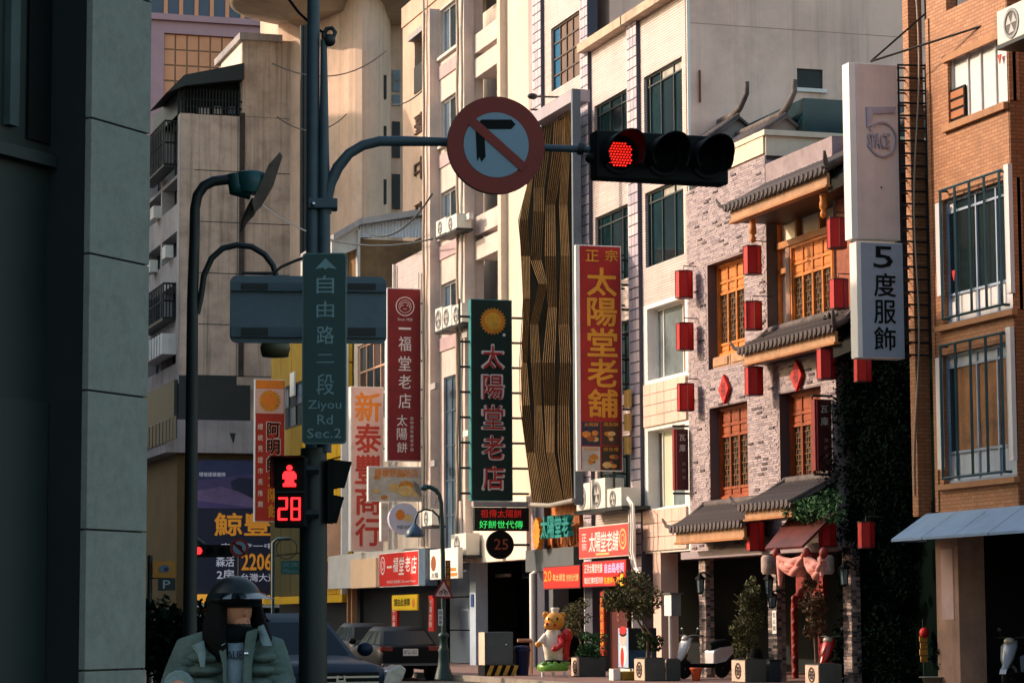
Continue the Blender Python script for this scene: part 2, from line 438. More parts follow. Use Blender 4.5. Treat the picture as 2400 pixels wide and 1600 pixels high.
zb = NF.uv(100, 940, -.3)[1]; MB().fbox(NF, ul, u0, 0, zb, -.34, -.31).build('lower_cladding', stoned, nb)
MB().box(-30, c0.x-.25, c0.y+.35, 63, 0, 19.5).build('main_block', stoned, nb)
for nm, lb, y0, y1, h in (('low_shophouse', 'low plain shophouse across the street, out of the picture on the left', 63.2, 111, 3.6),
                          ('terrace_building', 'plain mid height terrace building across the street beyond the low shophouse', 112.5, 171, 27),
                          ('tall_block', 'tall plain block at the far end of the left side of the street', 171.2, 260, 52)):
    t = thing(nm, lb, 'building', (0, y0, 0)); MB().box(-30, 2.6, y0, y1, 0, h).build('main_block', concG2, t)
    MB().box(-30, 2.75, y0+.1, y1-.1, h, h+.4).build('parapet', concG2, t)

# ------------------------------------------------------------------ far pink tower
H = FY(300); t = thing('pink_tower', 'distant pink tower with orange mirrored windows behind the left rooftops', 'building', (22, 300, 0))
pinkt = mat('pink_tile_tower', (190, 150, 156), .7, .08, .3, 0, .05); blu = mat('blue_band', (84, 96, 112), .5, .1, .3)
u0, u1, v0, v1 = H.rect(200, 900, -200, 1400)
MB().fbox(H, u0-10, u1+30, 0, v1+20, -30, -.6).build('core', pinkt, t)
a = H.rect(384, 548, 77, 320)
wall_holes(H, u0, u1, 0, H.uv(600, 58)[1], [(a[0], a[1], a[2]-20, a[3])], 'wall', pinkt, t, .5)
MB().fbox(H, u0, u1, H.uv(600, 62)[1], H.uv(600, 48)[1], .02, .5).build('cornice', pinkt, t)
MB().fbox(H, u0, u1, H.uv(600, 47)[1], v1, -.5, 0).build('blue_band', blu, t)
pom = mat('orange_mirror_glass', (236, 160, 116), .35, .08, .3, spec=.3); pml = mat('lit_slot', (255, 214, 170), .5, .0)
for x in (388, 424, 460, 496, 532, 568, 604):
    q = H.rect(x-4, x+5, -60, 42+(x-388)*.03); MB().fbox(H, *q, 0.02, .12).build('slot', pom, t)
nx, nz = 6, 8; f = MB()
xs = [a[0]+(a[1]-a[0])*i/nx for i in range(nx+1)]; z0 = a[2]; ph = (a[3]-z0)/6.6
zs = [a[3]-ph*j for j in range(9)]
for i in range(nx):
    for j in range(8): MB().fbox(H, xs[i]+.1, xs[i+1]-.1, zs[j+1]+.1, zs[j]-.1, -.5, -.38).build('pane', pom, t)
MB().fbox(H, a[0], a[1], zs[-1], a[3], -.58, -.45).build('mullion_grid', mat('tan_mullion', (150, 110, 84), .6), t)

# ------------------------------------------------------------------ concrete apartment block (left)
rG = 165; cg = at(420, 600, r=rG); XG, YG = cg.x, cg.y
G = FX(XG); GE = FY(YG)
t = thing('concrete_apartment_block', 'weathered concrete apartment block with rooftop shack and caged windows, left of the pole', 'building', (XG+4, YG, 0)); gb = t
ztop = GE.uv(430, 265)[1]; zled = GE.uv(450, 985)[1]; zled0 = GE.uv(450, 1062)[1]; zbd = GE.uv(450, 895)[1]
uR = GE.uv(652, 600)[0]
hol = []; rows = [(268, 410, 'cage'), (418, 478, 'w'), (542, 600, 'w'), (662, 740, 'cage'), (790, 850, 'w')]
gx = [G.uv(x, 600)[0] for x in (352, 376, 379, 414)]
for yt, yb, k in rows:
    v1, v0 = G.uv(414, yt)[1], G.uv(414, yb)[1]
    hol += [(gx[0]-2, gx[1], v0, v1), (gx[2], gx[3], v0, v1)]
uL = G.uv(300, 600)[0]
uC = G.uv(420, 600)[0]
wall_holes(G, uL-40, uC, zled, ztop, hol, 'street_wall', concG2, t, .9, reveal=concG2)
for i, h in enumerate(hol): window(G, h, t, nv=3, nh=2, d=-.85, fw=.08, gm=[glass, glass2, glassb])
MB().box(XG+.95, XG+9.5, YG+.02, YG+110, 0, ztop-.2).build('core', darkm, t)
# end wall in panels
zz = [zled]+[GE.uv(500, y)[1] for y in (880, 760, 640, 520, 400)]+[ztop]
for k in range(len(zz)-1):
    for a, b in ((GE.uv(421, 600)[0], GE.uv(556, 600)[0]), (GE.uv(556, 600)[0], uR+4)):
        m_ = darkm if k == 0 and a < GE.uv(500, 600)[0] else concG
        MB().fbox(GE, a+.02, b-.02, zz[k]+.03, zz[k+1]-.03, -.3, 0).build('wall_panel', m_, t)
dk = GE.rect(560, 572, 265, 880); MB().fbox(GE, *dk, 0, .12).build('damp_stain_pipe', mat('dark_pipe', (70, 62, 56), .8, .3), t)
q = GE.rect(345, 590, 898, 988); MB().fbox(GE, GE.uv(421, 900)[0]-.1, GE.uv(585, 900)[0], q[2], q[3], .02, .25).build('dark_band', darkm, t)
MB().fbox(G, uL-40, uC, zled, GE.uv(450, 890)[1], .02, .25).build('dark_band', darkm, t)
# stair tower
st = [GE.uv(568, 265)[0], uR+4]; zs_ = GE.uv(600, 92)[1]
MB().fbox(GE, st[0], st[1], ztop, zs_, -8, -.01).build('stair_tower', concG, t)
MB().box(GE.P(st[0], 0).x-.03, GE.P(st[0], 0).x-.001, YG+.2, YG+7, ztop+.1, zs_-.1).build('lit_side', mat('painted_sunlit_tone', (246, 226, 204), .8, .05), t)  # cream sheet paints a brighter sunlit look onto this side
q = GE.rect(560, 660, 78, 94); MB().fbox(GE, *q, -8.3, .3).build('stair_tower_roof', concG2, t)
# rooftop shack
sh = [GE.uv(x, y) for x, y in ((386, 222), (428, 180), (500, 166), (568, 152), (568, 190), (430, 205))]
MB().prism(GE, [(p[0], p[1]) for p in sh], -6, .6).build('shack_roof', darkm, t)
q = GE.rect(440, 566, 190, 262); MB().fbox(GE, q[0], q[1], q[2], q[3], -5, -.6).build('shack_room', black, t)
for x0, x1 in ((470, 496), (506, 522), (538, 556)):
    q = GE.rect(x0, x1, 246, 263); MB().fbox(GE, *q, -.58, -.5).build('washing', whitep if x0 != 538 else glassb, t)
rl = MB(); zr0 = ztop; zr1 = GE.uv(450, 232)[1]
for k in range(19):
    x = GE.uv(425+k*7.5, 250)[0]; rl.bar(GE.P(x, zr0, -.1), GE.P(x, GE.uv(425, 205)[1], -.1), .07)
for z_ in (zr1, (zr0+zr1)/2): rl.bar(GE.P(GE.uv(422, 250)[0], z_, -.1), GE.P(st[0], z_, -.1), .08)
rl.build('cage_railing', darkm, t)
for y0, y1 in ((232, 262),):
    q = G.rect(398, 420, 190, 262); MB().fbox(G, q[0]-6, q[1], ztop, ztop+1.6, -.4, .1).build('roof_screen', darkm, t)
# window cages and small air conditioners on the street wall
for (xa, xb, yt, yb) in ((362, 415, 285, 395), (355, 412, 665, 755)):
    u0, u1, v0, v1 = G.rect(xa, xb, yt, yb); v0 = G.uv(xb, yb-10)[1]; v1 = G.uv(xb, yt)[1]
    c = MB(); n = 14
    for i in range(n+1): c.bar(G.P(u0+(u1-u0)*i/n, v0, .8), G.P(u0+(u1-u0)*i/n, v1, .8), .07)
    for j in range(3):
        v = v0+(v1-v0)*j/2; c.bar(G.P(u0, v, .8), G.P(u1, v, .8), .1); c.bar(G.P(u0, v, 0), G.P(u0, v, .8), .1); c.bar(G.P(u1, v, 0), G.P(u1, v, .8), .1)
    for i in range(4): c.bar(G.P(u1, v0, .2*i), G.P(u1, v1, .2*i), .07)
    c.fbox(G, u0, u1, v0-.15, v0, 0, .85)
    c.build('window_cage', darkm, t)
for (x, y) in ((374, 500), (402, 592), (366, 626)):
    u, v = G.uv(x, y); MB().fbox(G, u-.8, u+.6, v-.4, v+.4, 0, .5).build('air_conditioner', acw, t)
q = G.rect(362, 413, 800, 850); v1 = G.uv(413, 782)[1]; v0 = G.uv(413, 830)[1]
MB().fbox(G, q[0], q[1], v0, v1, 0, .9).build('enclosed_balcony', offw, t)
c = MB()
for i in range(9):
    uu = q[0]+(q[1]-q[0])*i/8; c.bar(G.P(uu, v0, .95), G.P(uu, v1, .95), .09)
c.build('balcony_rail', whitep, t)
# ledge and lower storeys
ul = GE.uv(438, 1000)[0]
MB().box(XG-.9, XG+9, YG-.9, YG+110, zled0, zled-.02).build('ledge_band', concG2, t)
for i in range(9):
    u, v = G.uv(352+i*8, 1045, .9); MB().fbox(G, u-1.2, u-.2, zled0+.6, zled0+2.0, .9, .96).build('slot', darkm, t)
uu = GE.uv(495, 1010, .9)[0]; zc = GE.uv(545, 1010)[1]
MB().prism(Face((GE.P(0, 0, .9).x, GE.P(0, 0, .9).y), (0, -1)), [(GE.uv(538, 0)[0], GE.uv(0, 1008)[1]), (GE.uv(552, 0)[0], GE.uv(0, 1008)[1]), (GE.uv(547, 0)[0], GE.uv(0, 1032)[1])], .01, .06).build('wall_bracket', darkm, t)
must = mat('mustard_panel', (98, 74, 30), .6, .2, .4, 0, .3)
MB().box(XG, XG+9, YG, YG+110, 0, zled0).build('lower_wall', must, t)

# ------------------------------------------------------------------ billboard on the end of the block
bb = thing('housing_billboard', 'large purple and navy property billboard with a whale and orange lettering', 'billboard', (XG+3, YG-.5, 8))
BF = FY(YG-.35)
navy = mat('billboard_navy', (30, 38, 66), .5, .2, .3); purp = mat('billboard_purple', (98, 82, 138), .5, .3, .25); whale = mat('billboard_whale', (28, 38, 70), .5, .1, .3)
q = BF.rect(455, 690, 1075, 1420); MB().fbox(BF, *q, -.2, 0).build('board', navy, bb)
q2 = BF.rect(458, 688, 1078, 1190)
m = purp; nt = m.node_tree
MB().fbox(BF, *q2, 0, .02).build('sea_picture', purp, bb)
lil = mat('billboard_lilac', (138, 112, 158), .5, .3, .3); lil2 = mat('billboard_blue', (62, 72, 124), .5, .3, .3)
for nm_, m_, pts_, d_ in (('cloud_picture', lil, ((458, 1150), (520, 1140), (600, 1162), (688, 1176), (688, 1190), (600, 1190), (458, 1172)), .024), ('sky_picture', lil2, ((458, 1079), (688, 1079), (688, 1098), (580, 1112), (458, 1126)), .026)):
    MB().prism(BF, [BF.uv(x, y) for x, y in pts_], .021, d_).build(nm_, m_, bb)
w = [BF.uv(x, y) for x, y in ((540, 1128), (560, 1118), (600, 1122), (640, 1112), (688, 1118), (688, 1185), (625, 1184), (600, 1172), (570, 1156), (545, 1146))]
MB().prism(BF, w, .03, .05).build('whale_picture', whale, bb)
def bl(s, x0, x1, yt, yb, m_, F=BF, p=bb, b=.0, d=.05):
    q = F.rect(x0, x1, yt, yb); return lettering(F, s, q[0], q[1], q[2], q[3], d+.02, m_, p, b)
bl('鯨豐盛', 503, 700, 1202, 1254, mat('billboard_orange', (232, 150, 44), .5, .05, 1, emit=.12), b=.03)
wl_ = mat('billboard_white', (214, 214, 228), .5, .0, 1, emit=.10)
bl('中港步一中', 518, 640, 1272, 1285, wl_, b=.01)
bl('森活', 506, 548, 1303, 1327, wl_, b=.02); bl('2房', 508, 548, 1334, 1357, wl_, b=.02)
bl('2206', 566, 636, 1297, 1335, MATS['billboard_orange'], b=.03); bl('台灣大道', 564, 648, 1343, 1362, wl_, b=.01)
bl('珺瑝建築團隊', 466, 528, 1106, 1116, wl_)
q = BF.rect(455, 497, 1392, 1415); MB().fbox(BF, *q, .3, .5).build('lit_panel', mat('lit_shop_panel', (220, 150, 50), .5, .4, 1.5, emit=.35), bb)
q = BF.rect(457, 497, 1414, 1422); MB().fbox(BF, *q, .3, .52).build('white_trim', whitep, bb)

# ------------------------------------------------------------------ round tower building
F1 = at(650, 500, r=168); F2 = at(805, 500, r=160); F3 = at(917, 500, r=166)
t = thing('round_tower_building', 'cream high building with round corner, roof disc and wall characters, behind the lamp arm', 'building', (F2.x, F2.y, 0)); tw = t
zt = 56
mb = MB(); mb.add([(F1.x, F1.y, 0), (F2.x, F2.y, 0), (F2.x, F2.y, zt), (F1.x, F1.y, zt)], [(0, 1, 2, 3)]); 
mb.add([(F1.x, F1.y, 0), (F1.x+22, F1.y+8, 0), (F1.x+22, F1.y+8, zt), (F1.x, F1.y, zt)], [(0, 3, 2, 1)]); mb.build('lit_wall', tower_c, t)
mb = MB(); pts = [at(px_, 500, r=r_) for px_, r_ in ((805, 160), (818, 159), (832, 158.4), (848, 158), (864, 158.1), (878, 158.7), (890, 159.6), (900, 160.8), (908, 162.4), (913, 164.2), (916, 166.5))]; n = len(pts)-1
for i in range(n):
    a, b = pts[i], pts[i+1]; mb.add([(a.x, a.y, 0), (b.x, b.y, 0), (b.x, b.y, zt), (a.x, a.y, zt)], [(0, 1, 2, 3)], True)
mb.build('round_wall', tower_c, t)
e = pts[-1]; bx = at(945, 500, r=169)
MB().add([(e.x, e.y, 0), (e.x, e.y+3, 0), (e.x, e.y+3, zt), (e.x, e.y, zt)], [(0, 1, 2, 3)]).build('return_wall', tower_c, t)
TF = FY(e.y+1.2); q = TF.rect(912, 950, -60, 1000)
MB().fbox(TF, q[0], q[1]+1, 0, zt, -.5, 0).build('recess_wall', tower_c, t)
for yt, yb, g in ((165, 190, glassb), (192, 215, glassb), (222, 248, glassb), (285, 370, darkm), (408, 490, darkm)):
    q = TF.rect(919, 937, yt, yb); MB().fbox(TF, *q, -.1, .08).build('window', g, t)
for yt, yb in ((176, 232), (295, 322), (420, 478)):
    o1 = at(895, yt, Y=pts[7].y-.1); o2 = at(906, yb, Y=pts[7].y-.1)
    MB().box(o1.x, o2.x, pts[7].y-.12, pts[7].y+1.6, o2.z, o1.z).build('slit_window', darkm, t)
# lettered wall facing the street
L0 = at(947, 300, r=153); LF = FX(L0.x)
zr = LF.uv(970, 45)[1]; ua, ub = LF.uv(944, 300)[0], LF.uv(1060, 300)[0]
h = (LF.uv(972, 300)[0], ub-.5, LF.uv(972, 222)[1], LF.uv(972, 97)[1])
wall_holes(LF, ua, ub, 0, zr, [h], 'lettered_wall', tower_c, t, 2.0)
MB().fbox(LF, h[0], h[1], h[2], h[3], -2.2, -2.0).build('balcony_back', darkm, t)
MB().fbox(LF, h[0], h[1], h[2], h[2]+1.6, -.1, .05).build('balcony_rail', darkm, t)
MB().fbox(LF, h[0]-.3, ub+3, h[3], h[3]+.35, .0, .35).build('canopy', concG2, t)
MB().fbox(LF, ua, ub+10, zr, zr+1.2, -6, .08).build('parapet', tower_c, t)
for ch, y0, y1 in (('臺', 262, 318), ('中', 366, 430), ('市', 470, 500), ('立', 545, 600)):
    qa = LF.uv(982, y0)[1]; qb = LF.uv(982, y1)[1]; uc = LF.uv(990, 400)[0]
    lettering(LF, ch, uc-1.5, uc+1.5, qb+.15, qa-.15, .12, mat('bronze_character', (86, 58, 44), .6, .2, 4), t, 0, 'character', thick=.1)
MB().box(F2.x+1, L0.x+12, e.y+2, F2.y+30, 0, zt).build('core', tower_c, t)
# roof disc
dc = at(735, 30, r=164)
dc = at(788, 18, r=163)
dd = MB().lathe((dc.x, dc.y, 0), [(3.0, dc.z-.9), (3.7, dc.z-.35), (6.3, dc.z), (6.75, dc.z+.12), (6.75, dc.z+1.6), (6.2, dc.z+2)], 64)
dd.build('roof_disc', mat('disc_concrete', (176, 158, 136), .9, .15, .6, .1, .1), t)
pm = MB()
for x in (708, 716, 744):
    a, b = at(x, 60, r=158), at(x-1, 600, r=158); pm.tube([a, b], .13, 6)
for y in (155, 250, 370, 495):
    a, b = at(705, y, r=158), at(716, y, r=158); pm.bar(a, b, .12)
pm.build('drain_pipe', darkm, t)
# ------------------------------------------------------------------ yellow building
YF = FX(W+.0)
t = thing('yellow_clad_building', 'bright yellow panel clad shop building behind the street name sign', 'building', (W, 100, 0)); yb_ = t
ya, yb2 = YF.uv(640, 1200)[0], YF.uv(826, 1200)[0]
zt = YF.uv(700, 800)[1]
MB().box(W+.3, W+10, -yb2, -ya, 0, zt).build('core', darkm, t)
zg = YF.uv(815, 1392)[1]
n = 7; xs = [ya+(yb2-ya)*i/n for i in range(n+1)]; nz = 6
for i in range(n):
    for j in range(nz):
        a = zg+(zt-zg)*j/nz; b = zg+(zt-zg)*(j+1)/nz
        if i in (1, 2) and j == 4: continue
        MB().fbox(YF, xs[i]+.03, xs[i+1]-.03, a+.03, b-.03, 0, .12).build('cladding_panel', mat('shade_toned_olive_cladding', (84, 74, 32), .7, .2, .6, 0, .3) if i < 3 and j < 2 else (mat('shade_toned_yellow_cladding', (176, 140, 34), .6, .15, .6, 0, .25) if i < 3 else yellow), t)  # left columns get duller colours that paint in the shade lying there
window(YF, (xs[1], xs[3], zg+(zt-zg)*4/nz, zg+(zt-zg)*5/nz), t, 3, 2, d=.06, gm=[glass, glassb])
YE = FY(-yb2); uu = YE.uv(826, 1200)[0]
MB().fbox(YF, ya, yb2, zg-.3, zg, .0, .4).build('canopy', yellow, t)
q = YF.rect(690, 700, 875, 930); MB().fbox(YF, *q, .13, .2).build('white_slot', whitep, t)
MB().fbox(YF, yb2-.25, yb2-.05, zg, zt-.5, .15, .4).build('corner_pipe', whitep, t)
q = YF.rect(770, 800, 1318, 1375); MB().fbox(YF, *q, .2, .4).build('red_notice', redk, t)
q = YF.rect(783, 805, 1200, 1305); MB().fbox(YF, q[0]-.5, q[1]+.3, q[2], q[3], .2, .9).build('round_sign_post', mat('peach_board', (236, 196, 172), .6), t)

# ------------------------------------------------------------------ old shop building with metal roof
t = thing('tin_roof_shop_building', 'old low shop building with corrugated metal roof shed and timber window bays', 'building', (W, 90, 0)); jb = t
JF = FX(W); ja, jb2 = JF.uv(829, 1200)[0], JF.uv(1014, 1100)[0]
tanw = mat('tan_boards', (160, 118, 78), .7, .2, 1, .2, .3)
zt = JF.uv(835, 800)[1]; zpar = JF.uv(940, 640)[1]; zs = JF.uv(860, 1300)[1]
h1 = (JF.uv(838, 1000)[0], JF.uv(905, 1000)[0], JF.uv(838, 1000)[1], JF.uv(838, 812)[1])
wall_holes(JF, ja, jb2, zs, zt, [h1], 'wall', cream, t, .25)
window(JF, h1, t, 4, 3, d=-.1, fw=.09, fm=mat('pinkish_timber', (206, 160, 130), .6), gm=[glass, woodd, glass])
MB().box(W+.4, W+10, -jb2, -ja, 0, zt).build('core', darkm, t)
# upper white parapet wall rising to the right, with brickwork
up = JF.uv(928, 700)[0]
wall_holes(JF, up, jb2, zt, JF.uv(940, 612)[1], [], 'parapet_wall', whitet, t, .3)
for x in (930, 1003):
    a = JF.uv(x, 700)[0]; MB().tube([JF.P(a, zs, .1), JF.P(a, JF.uv(x, 620)[1], .1)], .07, 6).build('drain_pipe', offw, t)
# shed with corrugated front
sy = 100; SF = FY(sy)
q = SF.rect(836, 1014, 560, 760); shw = mat('rusty_board', (128, 98, 66), .8, .35, .8, .2, .4)
MB().fbox(SF, q[0], q[1]+1, 3, q[3], -5, 0).build('shed_wall', shw, t)
cr = MB(); q = SF.rect(838, 1014, 520, 560); n = 46; bm = mat('corrugated_metal', (222, 226, 232), .5, .06, 1, 0, .1)
cm = []; 
for i in range(n+1):
    uu = q[0]+(q[1]-q[0])*i/n; cm.append((uu, .16 if i % 2 else .05))
z0, z1 = SF.uv(850, 558)[1], SF.uv(850, 528)[1]; z0b, z1b = SF.uv(1000, 557)[1], SF.uv(1000, 508)[1]
for i in range(n):
    (a, da), (b, db) = cm[i], cm[i+1]; s0, s1 = i/n, (i+1)/n
    cr.add([SF.P(a, z0+(z0b-z0)*s0, da), SF.P(b, z0+(z0b-z0)*s1, db), SF.P(b, z1+(z1b-z1)*s1, db), SF.P(a, z1+(z1b-z1)*s0, da)], [(0, 1, 2, 3)])
cr.build('corrugated_sheet', bm, t)
A = SF.uv(775, 567); B = SF.uv(838, 530); C = SF.uv(1014, 503)
MB().prism(SF, [A, B, C, (C[0], C[1]+.25), (B[0], B[1]+.25), (A[0], A[1]+.25)], -5.4, .5).build('shed_roof', concG2, t)
MB().prism(SF, [A, B, (B[0], B[1]-.9), (A[0], A[1]-.7)], -.1, .2).build('barge_board', offw, t)
q = SF.rect(834, 840, 540, 680); MB().fbox(SF, *q, 0, .3).build('corner_post', offw, t)
q = SF.rect(770, 836, 575, 700); MB().fbox(SF, q[0], q[1], q[2], q[3], -5, -1.5).build('shed_back_wall', offw, t)
# shop front zone
MB().fbox(JF, ja, jb2, JF.uv(860, 1378)[1], zs, -.1, 1.0).build('sign_box_band', offw, t)
q = JF.rect(828, 887, 1312, 1378, 1.0); MB().fbox(JF, *q, 1.0, 1.1).build('blank_sign_board', mat('peach_sign', (246, 208, 170), .6, .05), t)
MB().fbox(JF, ja, jb2, 0.15, JF.uv(860, 1378)[1], -3.2, -3).build('back_wall', dark, t)
for x0, x1, yt, yb, m_ in ((848, 886, 1400, 1470, offw), (958, 990, 1385, 1480, dark), (916, 938, 1390, 1475, dark)):
    q = JF.rect(x0, x1, yt, yb, -.5); MB().fbox(JF, q[0], q[1], .15, q[3], -1, -.5).build('wall_panel', concG2 if m_ is offw else dark, t)
for x in (832, 842): 
    a = JF.uv(x, 1440)[0]; MB().fbox(JF, a-.08, a+.08, .15, zs, .1, .3).build('post', mat('tan_post', (190, 140, 100), .7), t)
lt = mat('red_plaque', (196, 42, 36), .5, .1)
for x, s_ in ((924, '臺中名產'), (1010, '大陽堂餅')):
    q = JF.rect(x-6, x+6, 1400 if x < 950 else 1395, 1478, .6); MB().fbox(JF, q[0], q[1], q[2], q[3], .5, .6).build('red_plaque', lt, t)
    column_text(JF, s_, q[0]+.15, q[1]-.15, q[3]-.1, q[2]+.1, .62, whl, t, thick=0)

# ------------------------------------------------------------------ cream building with balconies
t = thing('balcony_building', 'tall cream building with balcony slots beside the green sign', 'building', (W, 80, 0)); eb = t
EF = FX(W); U = lambda x, y=600: EF.uv(x, y)[0]; V = lambda x, y: EF.uv(x, y)[1]
zb = V(1120, 1315); ZT = V(1130, -60)
MB().box(W+1.62, W+12, -U(1243), -U(1013), zb, ZT).build('core', cream, t)
hs = []; 
wx0, wx1 = U(1033), U(1093)
for k in range(-1, 4):
    v1 = V(1033, 25+k*214.5); v0 = V(1033, 25+k*214.5+(105 if k != 0 else 112)); hs.append((wx0, wx1, v0, v1))
hg = (U(1040, 1000), U(1098, 1000), V(1040, 1290), V(1040, 885)); hs.append(hg)
wall_holes(EF, U(1013), U(1112), zb, ZT, hs, 'window_bay_wall', creamE, t, .3)
for i, h in enumerate(hs[:-1]):
    window(EF, h, t, 4, 1, d=-.15, fw=.07, fm=framew, gm=[glassb, glass, glassb, glass2])
    MB().fbox(EF, wx0-.2, wx1+.15, h[2]-.75, h[2]-.3, .01, .05).build('tile_band', mauve, t)
    MB().fbox(EF, wx0-.1, wx1+.1, h[2]-.1, h[2], .0, .12).build('sill', offw, t)
window(EF, hg, t, 4, 5, d=-.1, fw=.06, fm=glassb, gm=[glassb, mat('dim_blue_glass', (88, 108, 116), .3, .3, 1), glass2, mat('pale_blind', (140, 150, 150), .5, .2, 1)])
MB().fbox(EF, U(1013), U(1031), zb, ZT, 0, .35).build('pier', creamE, t)
MB().fbox(EF, U(1095), U(1113), zb, ZT, 0, .35).build('pier', creamE, t)
# balcony bay
bx0, bx1 = U(1114), U(1183)
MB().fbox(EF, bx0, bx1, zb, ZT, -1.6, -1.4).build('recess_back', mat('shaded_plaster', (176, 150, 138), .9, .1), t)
for k in range(-1, 6):
    y = 76+k*214.5
    v = [V(1122, y+q_) for q_ in (0, 44, 58, 102, 214.5)]
    MB().fbox(EF, bx0, bx1, v[1], v[0], -1.4, 0).build('balcony_band', creamE, t)
    MB().fbox(EF, bx0, bx1, v[3], v[2], -1.4, 0).build('balcony_parapet', creamE, t)
    MB().fbox(EF, bx0, bx1, v[3]-.22, v[3]-.02, -1.4, -.9).build('shutter_box', mat('rust_louvre', (128, 58, 40), .6, .2), t)
    window(EF, (bx0+1.2, bx1-.2, v[4]+.1, v[3]-.25), t, 4, 1, d=-1.2, gm=[glass, dark])
wall_holes(EF, U(1183), U(1243), V(1200, 1185), ZT, [], 'blank_wall', mat('pale_cream_wall', (232, 208, 186), .85, .07, .5, .05, .18, dirt=.12), t, .3)
MB().fbox(EF, U(1183)-.02, U(1190), zb, ZT, 0, .22).build('pier', cream, t)
# white lower band carrying the round sign
pb = mat('white_band', (240, 226, 208), .6, .05, 1, 0, .15, dirt=.3)
q = EF.rect(1113, 1242, 1240, 1322); MB().fbox(EF, U(1113, 1300), U(1243, 1300), zb-.05, V(1120, 1180), -.3, .12).build('fascia_band', pb, t)
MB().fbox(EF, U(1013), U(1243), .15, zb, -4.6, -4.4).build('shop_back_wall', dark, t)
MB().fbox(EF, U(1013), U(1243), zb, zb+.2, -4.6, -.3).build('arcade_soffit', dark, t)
q = EF.rect(1045, 1112, 1320, 1560, -.4); shut = mat('blue_grey_shutter', (112, 126, 140), .5, .08, 2, 0, .2)
for j in range(3):
    a = .15+j*(zb-.15)/3; MB().fbox(EF, U(1028, 1400), U(1104, 1400), a+.02, a+(zb-.15)/3-.02, -.5, -.4).build('shutter_panel', shut, t)
MB().fbox(EF, U(1108, 1400), U(1122, 1400), .15, zb, -.3, .1).build('column', mat('blue_white_column', (176, 190, 204), .6, .1), t)
MB().fbox(EF, U(1112, 1400), U(1118, 1400), 2.0, 2.4, .1, .13).build('number_plate', mat('blue_plate', (40, 70, 130), .5), t)
MB().tube([EF.P(U(1258), .2, .2), EF.P(U(1258), V(1256, 1345), .2), EF.P(U(1262), V(1256, 1330), -.1)], .09, 8).build('white_pipe', whitep, t)
q = EF.rect(1160, 1184, 1345, 1352, -1); MB().fbox(EF, q[0], q[1], q[2], q[3], -1.2, -1).build('strip_light', offw, t)
# air conditioners on racks
def aircon(F, x0, x1, yt, yb, d0, label, dd=.5, group='air conditioners on the walls', face='front'):
    q = F.rect(x0, x1, yt, yb, d0+dd)
    c = F.P((q[0]+q[1])/2, q[2], d0+dd/2)
    r = thing('air_conditioner', label, 'air conditioner', c, group)
    MB().fbox(F, q[0], q[1], q[2]+.03, q[3], d0, d0+dd).build('casing', acw, r, bevel=.01)
    w_ = min(q[1]-q[0], q[3]-q[2]); cu = q[0]+(q[1]-q[0])*(.42 if q[1]-q[0] > 1.3*w_ else .5); cv = (q[2]+q[3])/2
    MB().ring(F, cu, cv, w_*.34, w_*.42, d0+dd, d0+dd+.02, 20).build('fan_ring', mat('ac_grey', (150, 150, 150), .5), r)
    MB().disc(F, cu, cv, w_*.34, d0+dd, d0+dd+.006, 20).build('fan_opening', mat('ac_fan_dark', (92, 84, 80), .6), r)
    f = MB()
    for k in range(3):
        a = k*2.1; f.prism(F, [(cu, cv), (cu+w_*.3*math.cos(a), cv+w_*.3*math.sin(a)), (cu+w_*.3*math.cos(a+1.1), cv+w_*.3*math.sin(a+1.1))], d0+dd+.007, d0+dd+.014)
    f.build('fan_blade', mat('ac_blade', (190, 188, 184), .5), r)
    MB().fbox(F, q[0]-.04, q[1]+.04, q[2]-.05, q[2]+.02, d0-.05, d0+dd+.02).build('bracket', darkm, r)
    return r
aircon(EF, 1022, 1045, 520, 558, .3, 'white air conditioner on the cream pier, upper one left of the ring sign')
aircon(EF, 1046, 1070, 512, 548, .3, 'white air conditioner under the third window of the balcony building')
aircon(EF, 1020, 1036, 725, 780, .3, 'white air conditioner, outermost of the row beside the green sign')
aircon(EF, 1038, 1058, 722, 772, .3, 'white air conditioner, middle of the row beside the green sign')
aircon(EF, 1060, 1082, 718, 765, .3, 'white air conditioner, innermost of the row beside the green sign')

# ------------------------------------------------------------------ white tiled building
t = thing('white_tiled_building', 'white strip tiled building with gridded pilasters and tall windows', 'building', (W, 66, 0)); db = t
DF = FX(W); U = lambda x, y=500: DF.uv(x, y)[0]; V = lambda x, y: DF.uv(x, y)[1]
zb = V(1510, 1297); zcop = V(1375, 112); ZT = V(1260, -70)
MB().box(W+.6, W+14, -U(1610), -U(1372), zb, zcop-.3).build('core', darkm, t)
MB().box(W+.6, W+14, -U(1386), -U(1244), zb, ZT+2).build('tall_core', endwall, t)
hT = (U(1292, 150), U(1366, 150), V(1292, 216), V(1292, 68))
hT2 = (hT[0], hT[1], hT[2]-3.1, hT[3]-3.1); hT0 = (hT[0], hT[1], hT[2]+3.1, hT[3]+3.1)
wall_holes(DF, U(1256), U(1376), zb+2.5, ZT+2, [hT, hT0], 'tall_wall', whitet, t, .2)
gbn = mat('brown_blind', (110, 84, 72), .6, .15)
for h in (hT, hT0): window(DF, h, t, fm=mat('brown_frame', (88, 70, 62), .5), d=-.1, splits=[.22, .42, .62, .84], trans=[.24, .5, .75], gm=[mat('blue_pane', (52, 110, 150), .2), gbn, gbn, gbn, MATS['blue_pane']])
hL = [(U(1393, 300), U(1479, 300), V(1393, 262*k+250+168), V(1393, 262*k+250)) for k in range(0, 4)]
hRr = [(U(1511, 400), U(1604, 400), V(1511, 181+273*k+176), V(1511, 181+273*k)) for k in range(0, 2)]
wall_holes(DF, U(1376), U(1492), zb, zcop-.2, hL, 'middle_wall', whitet, t, .25)
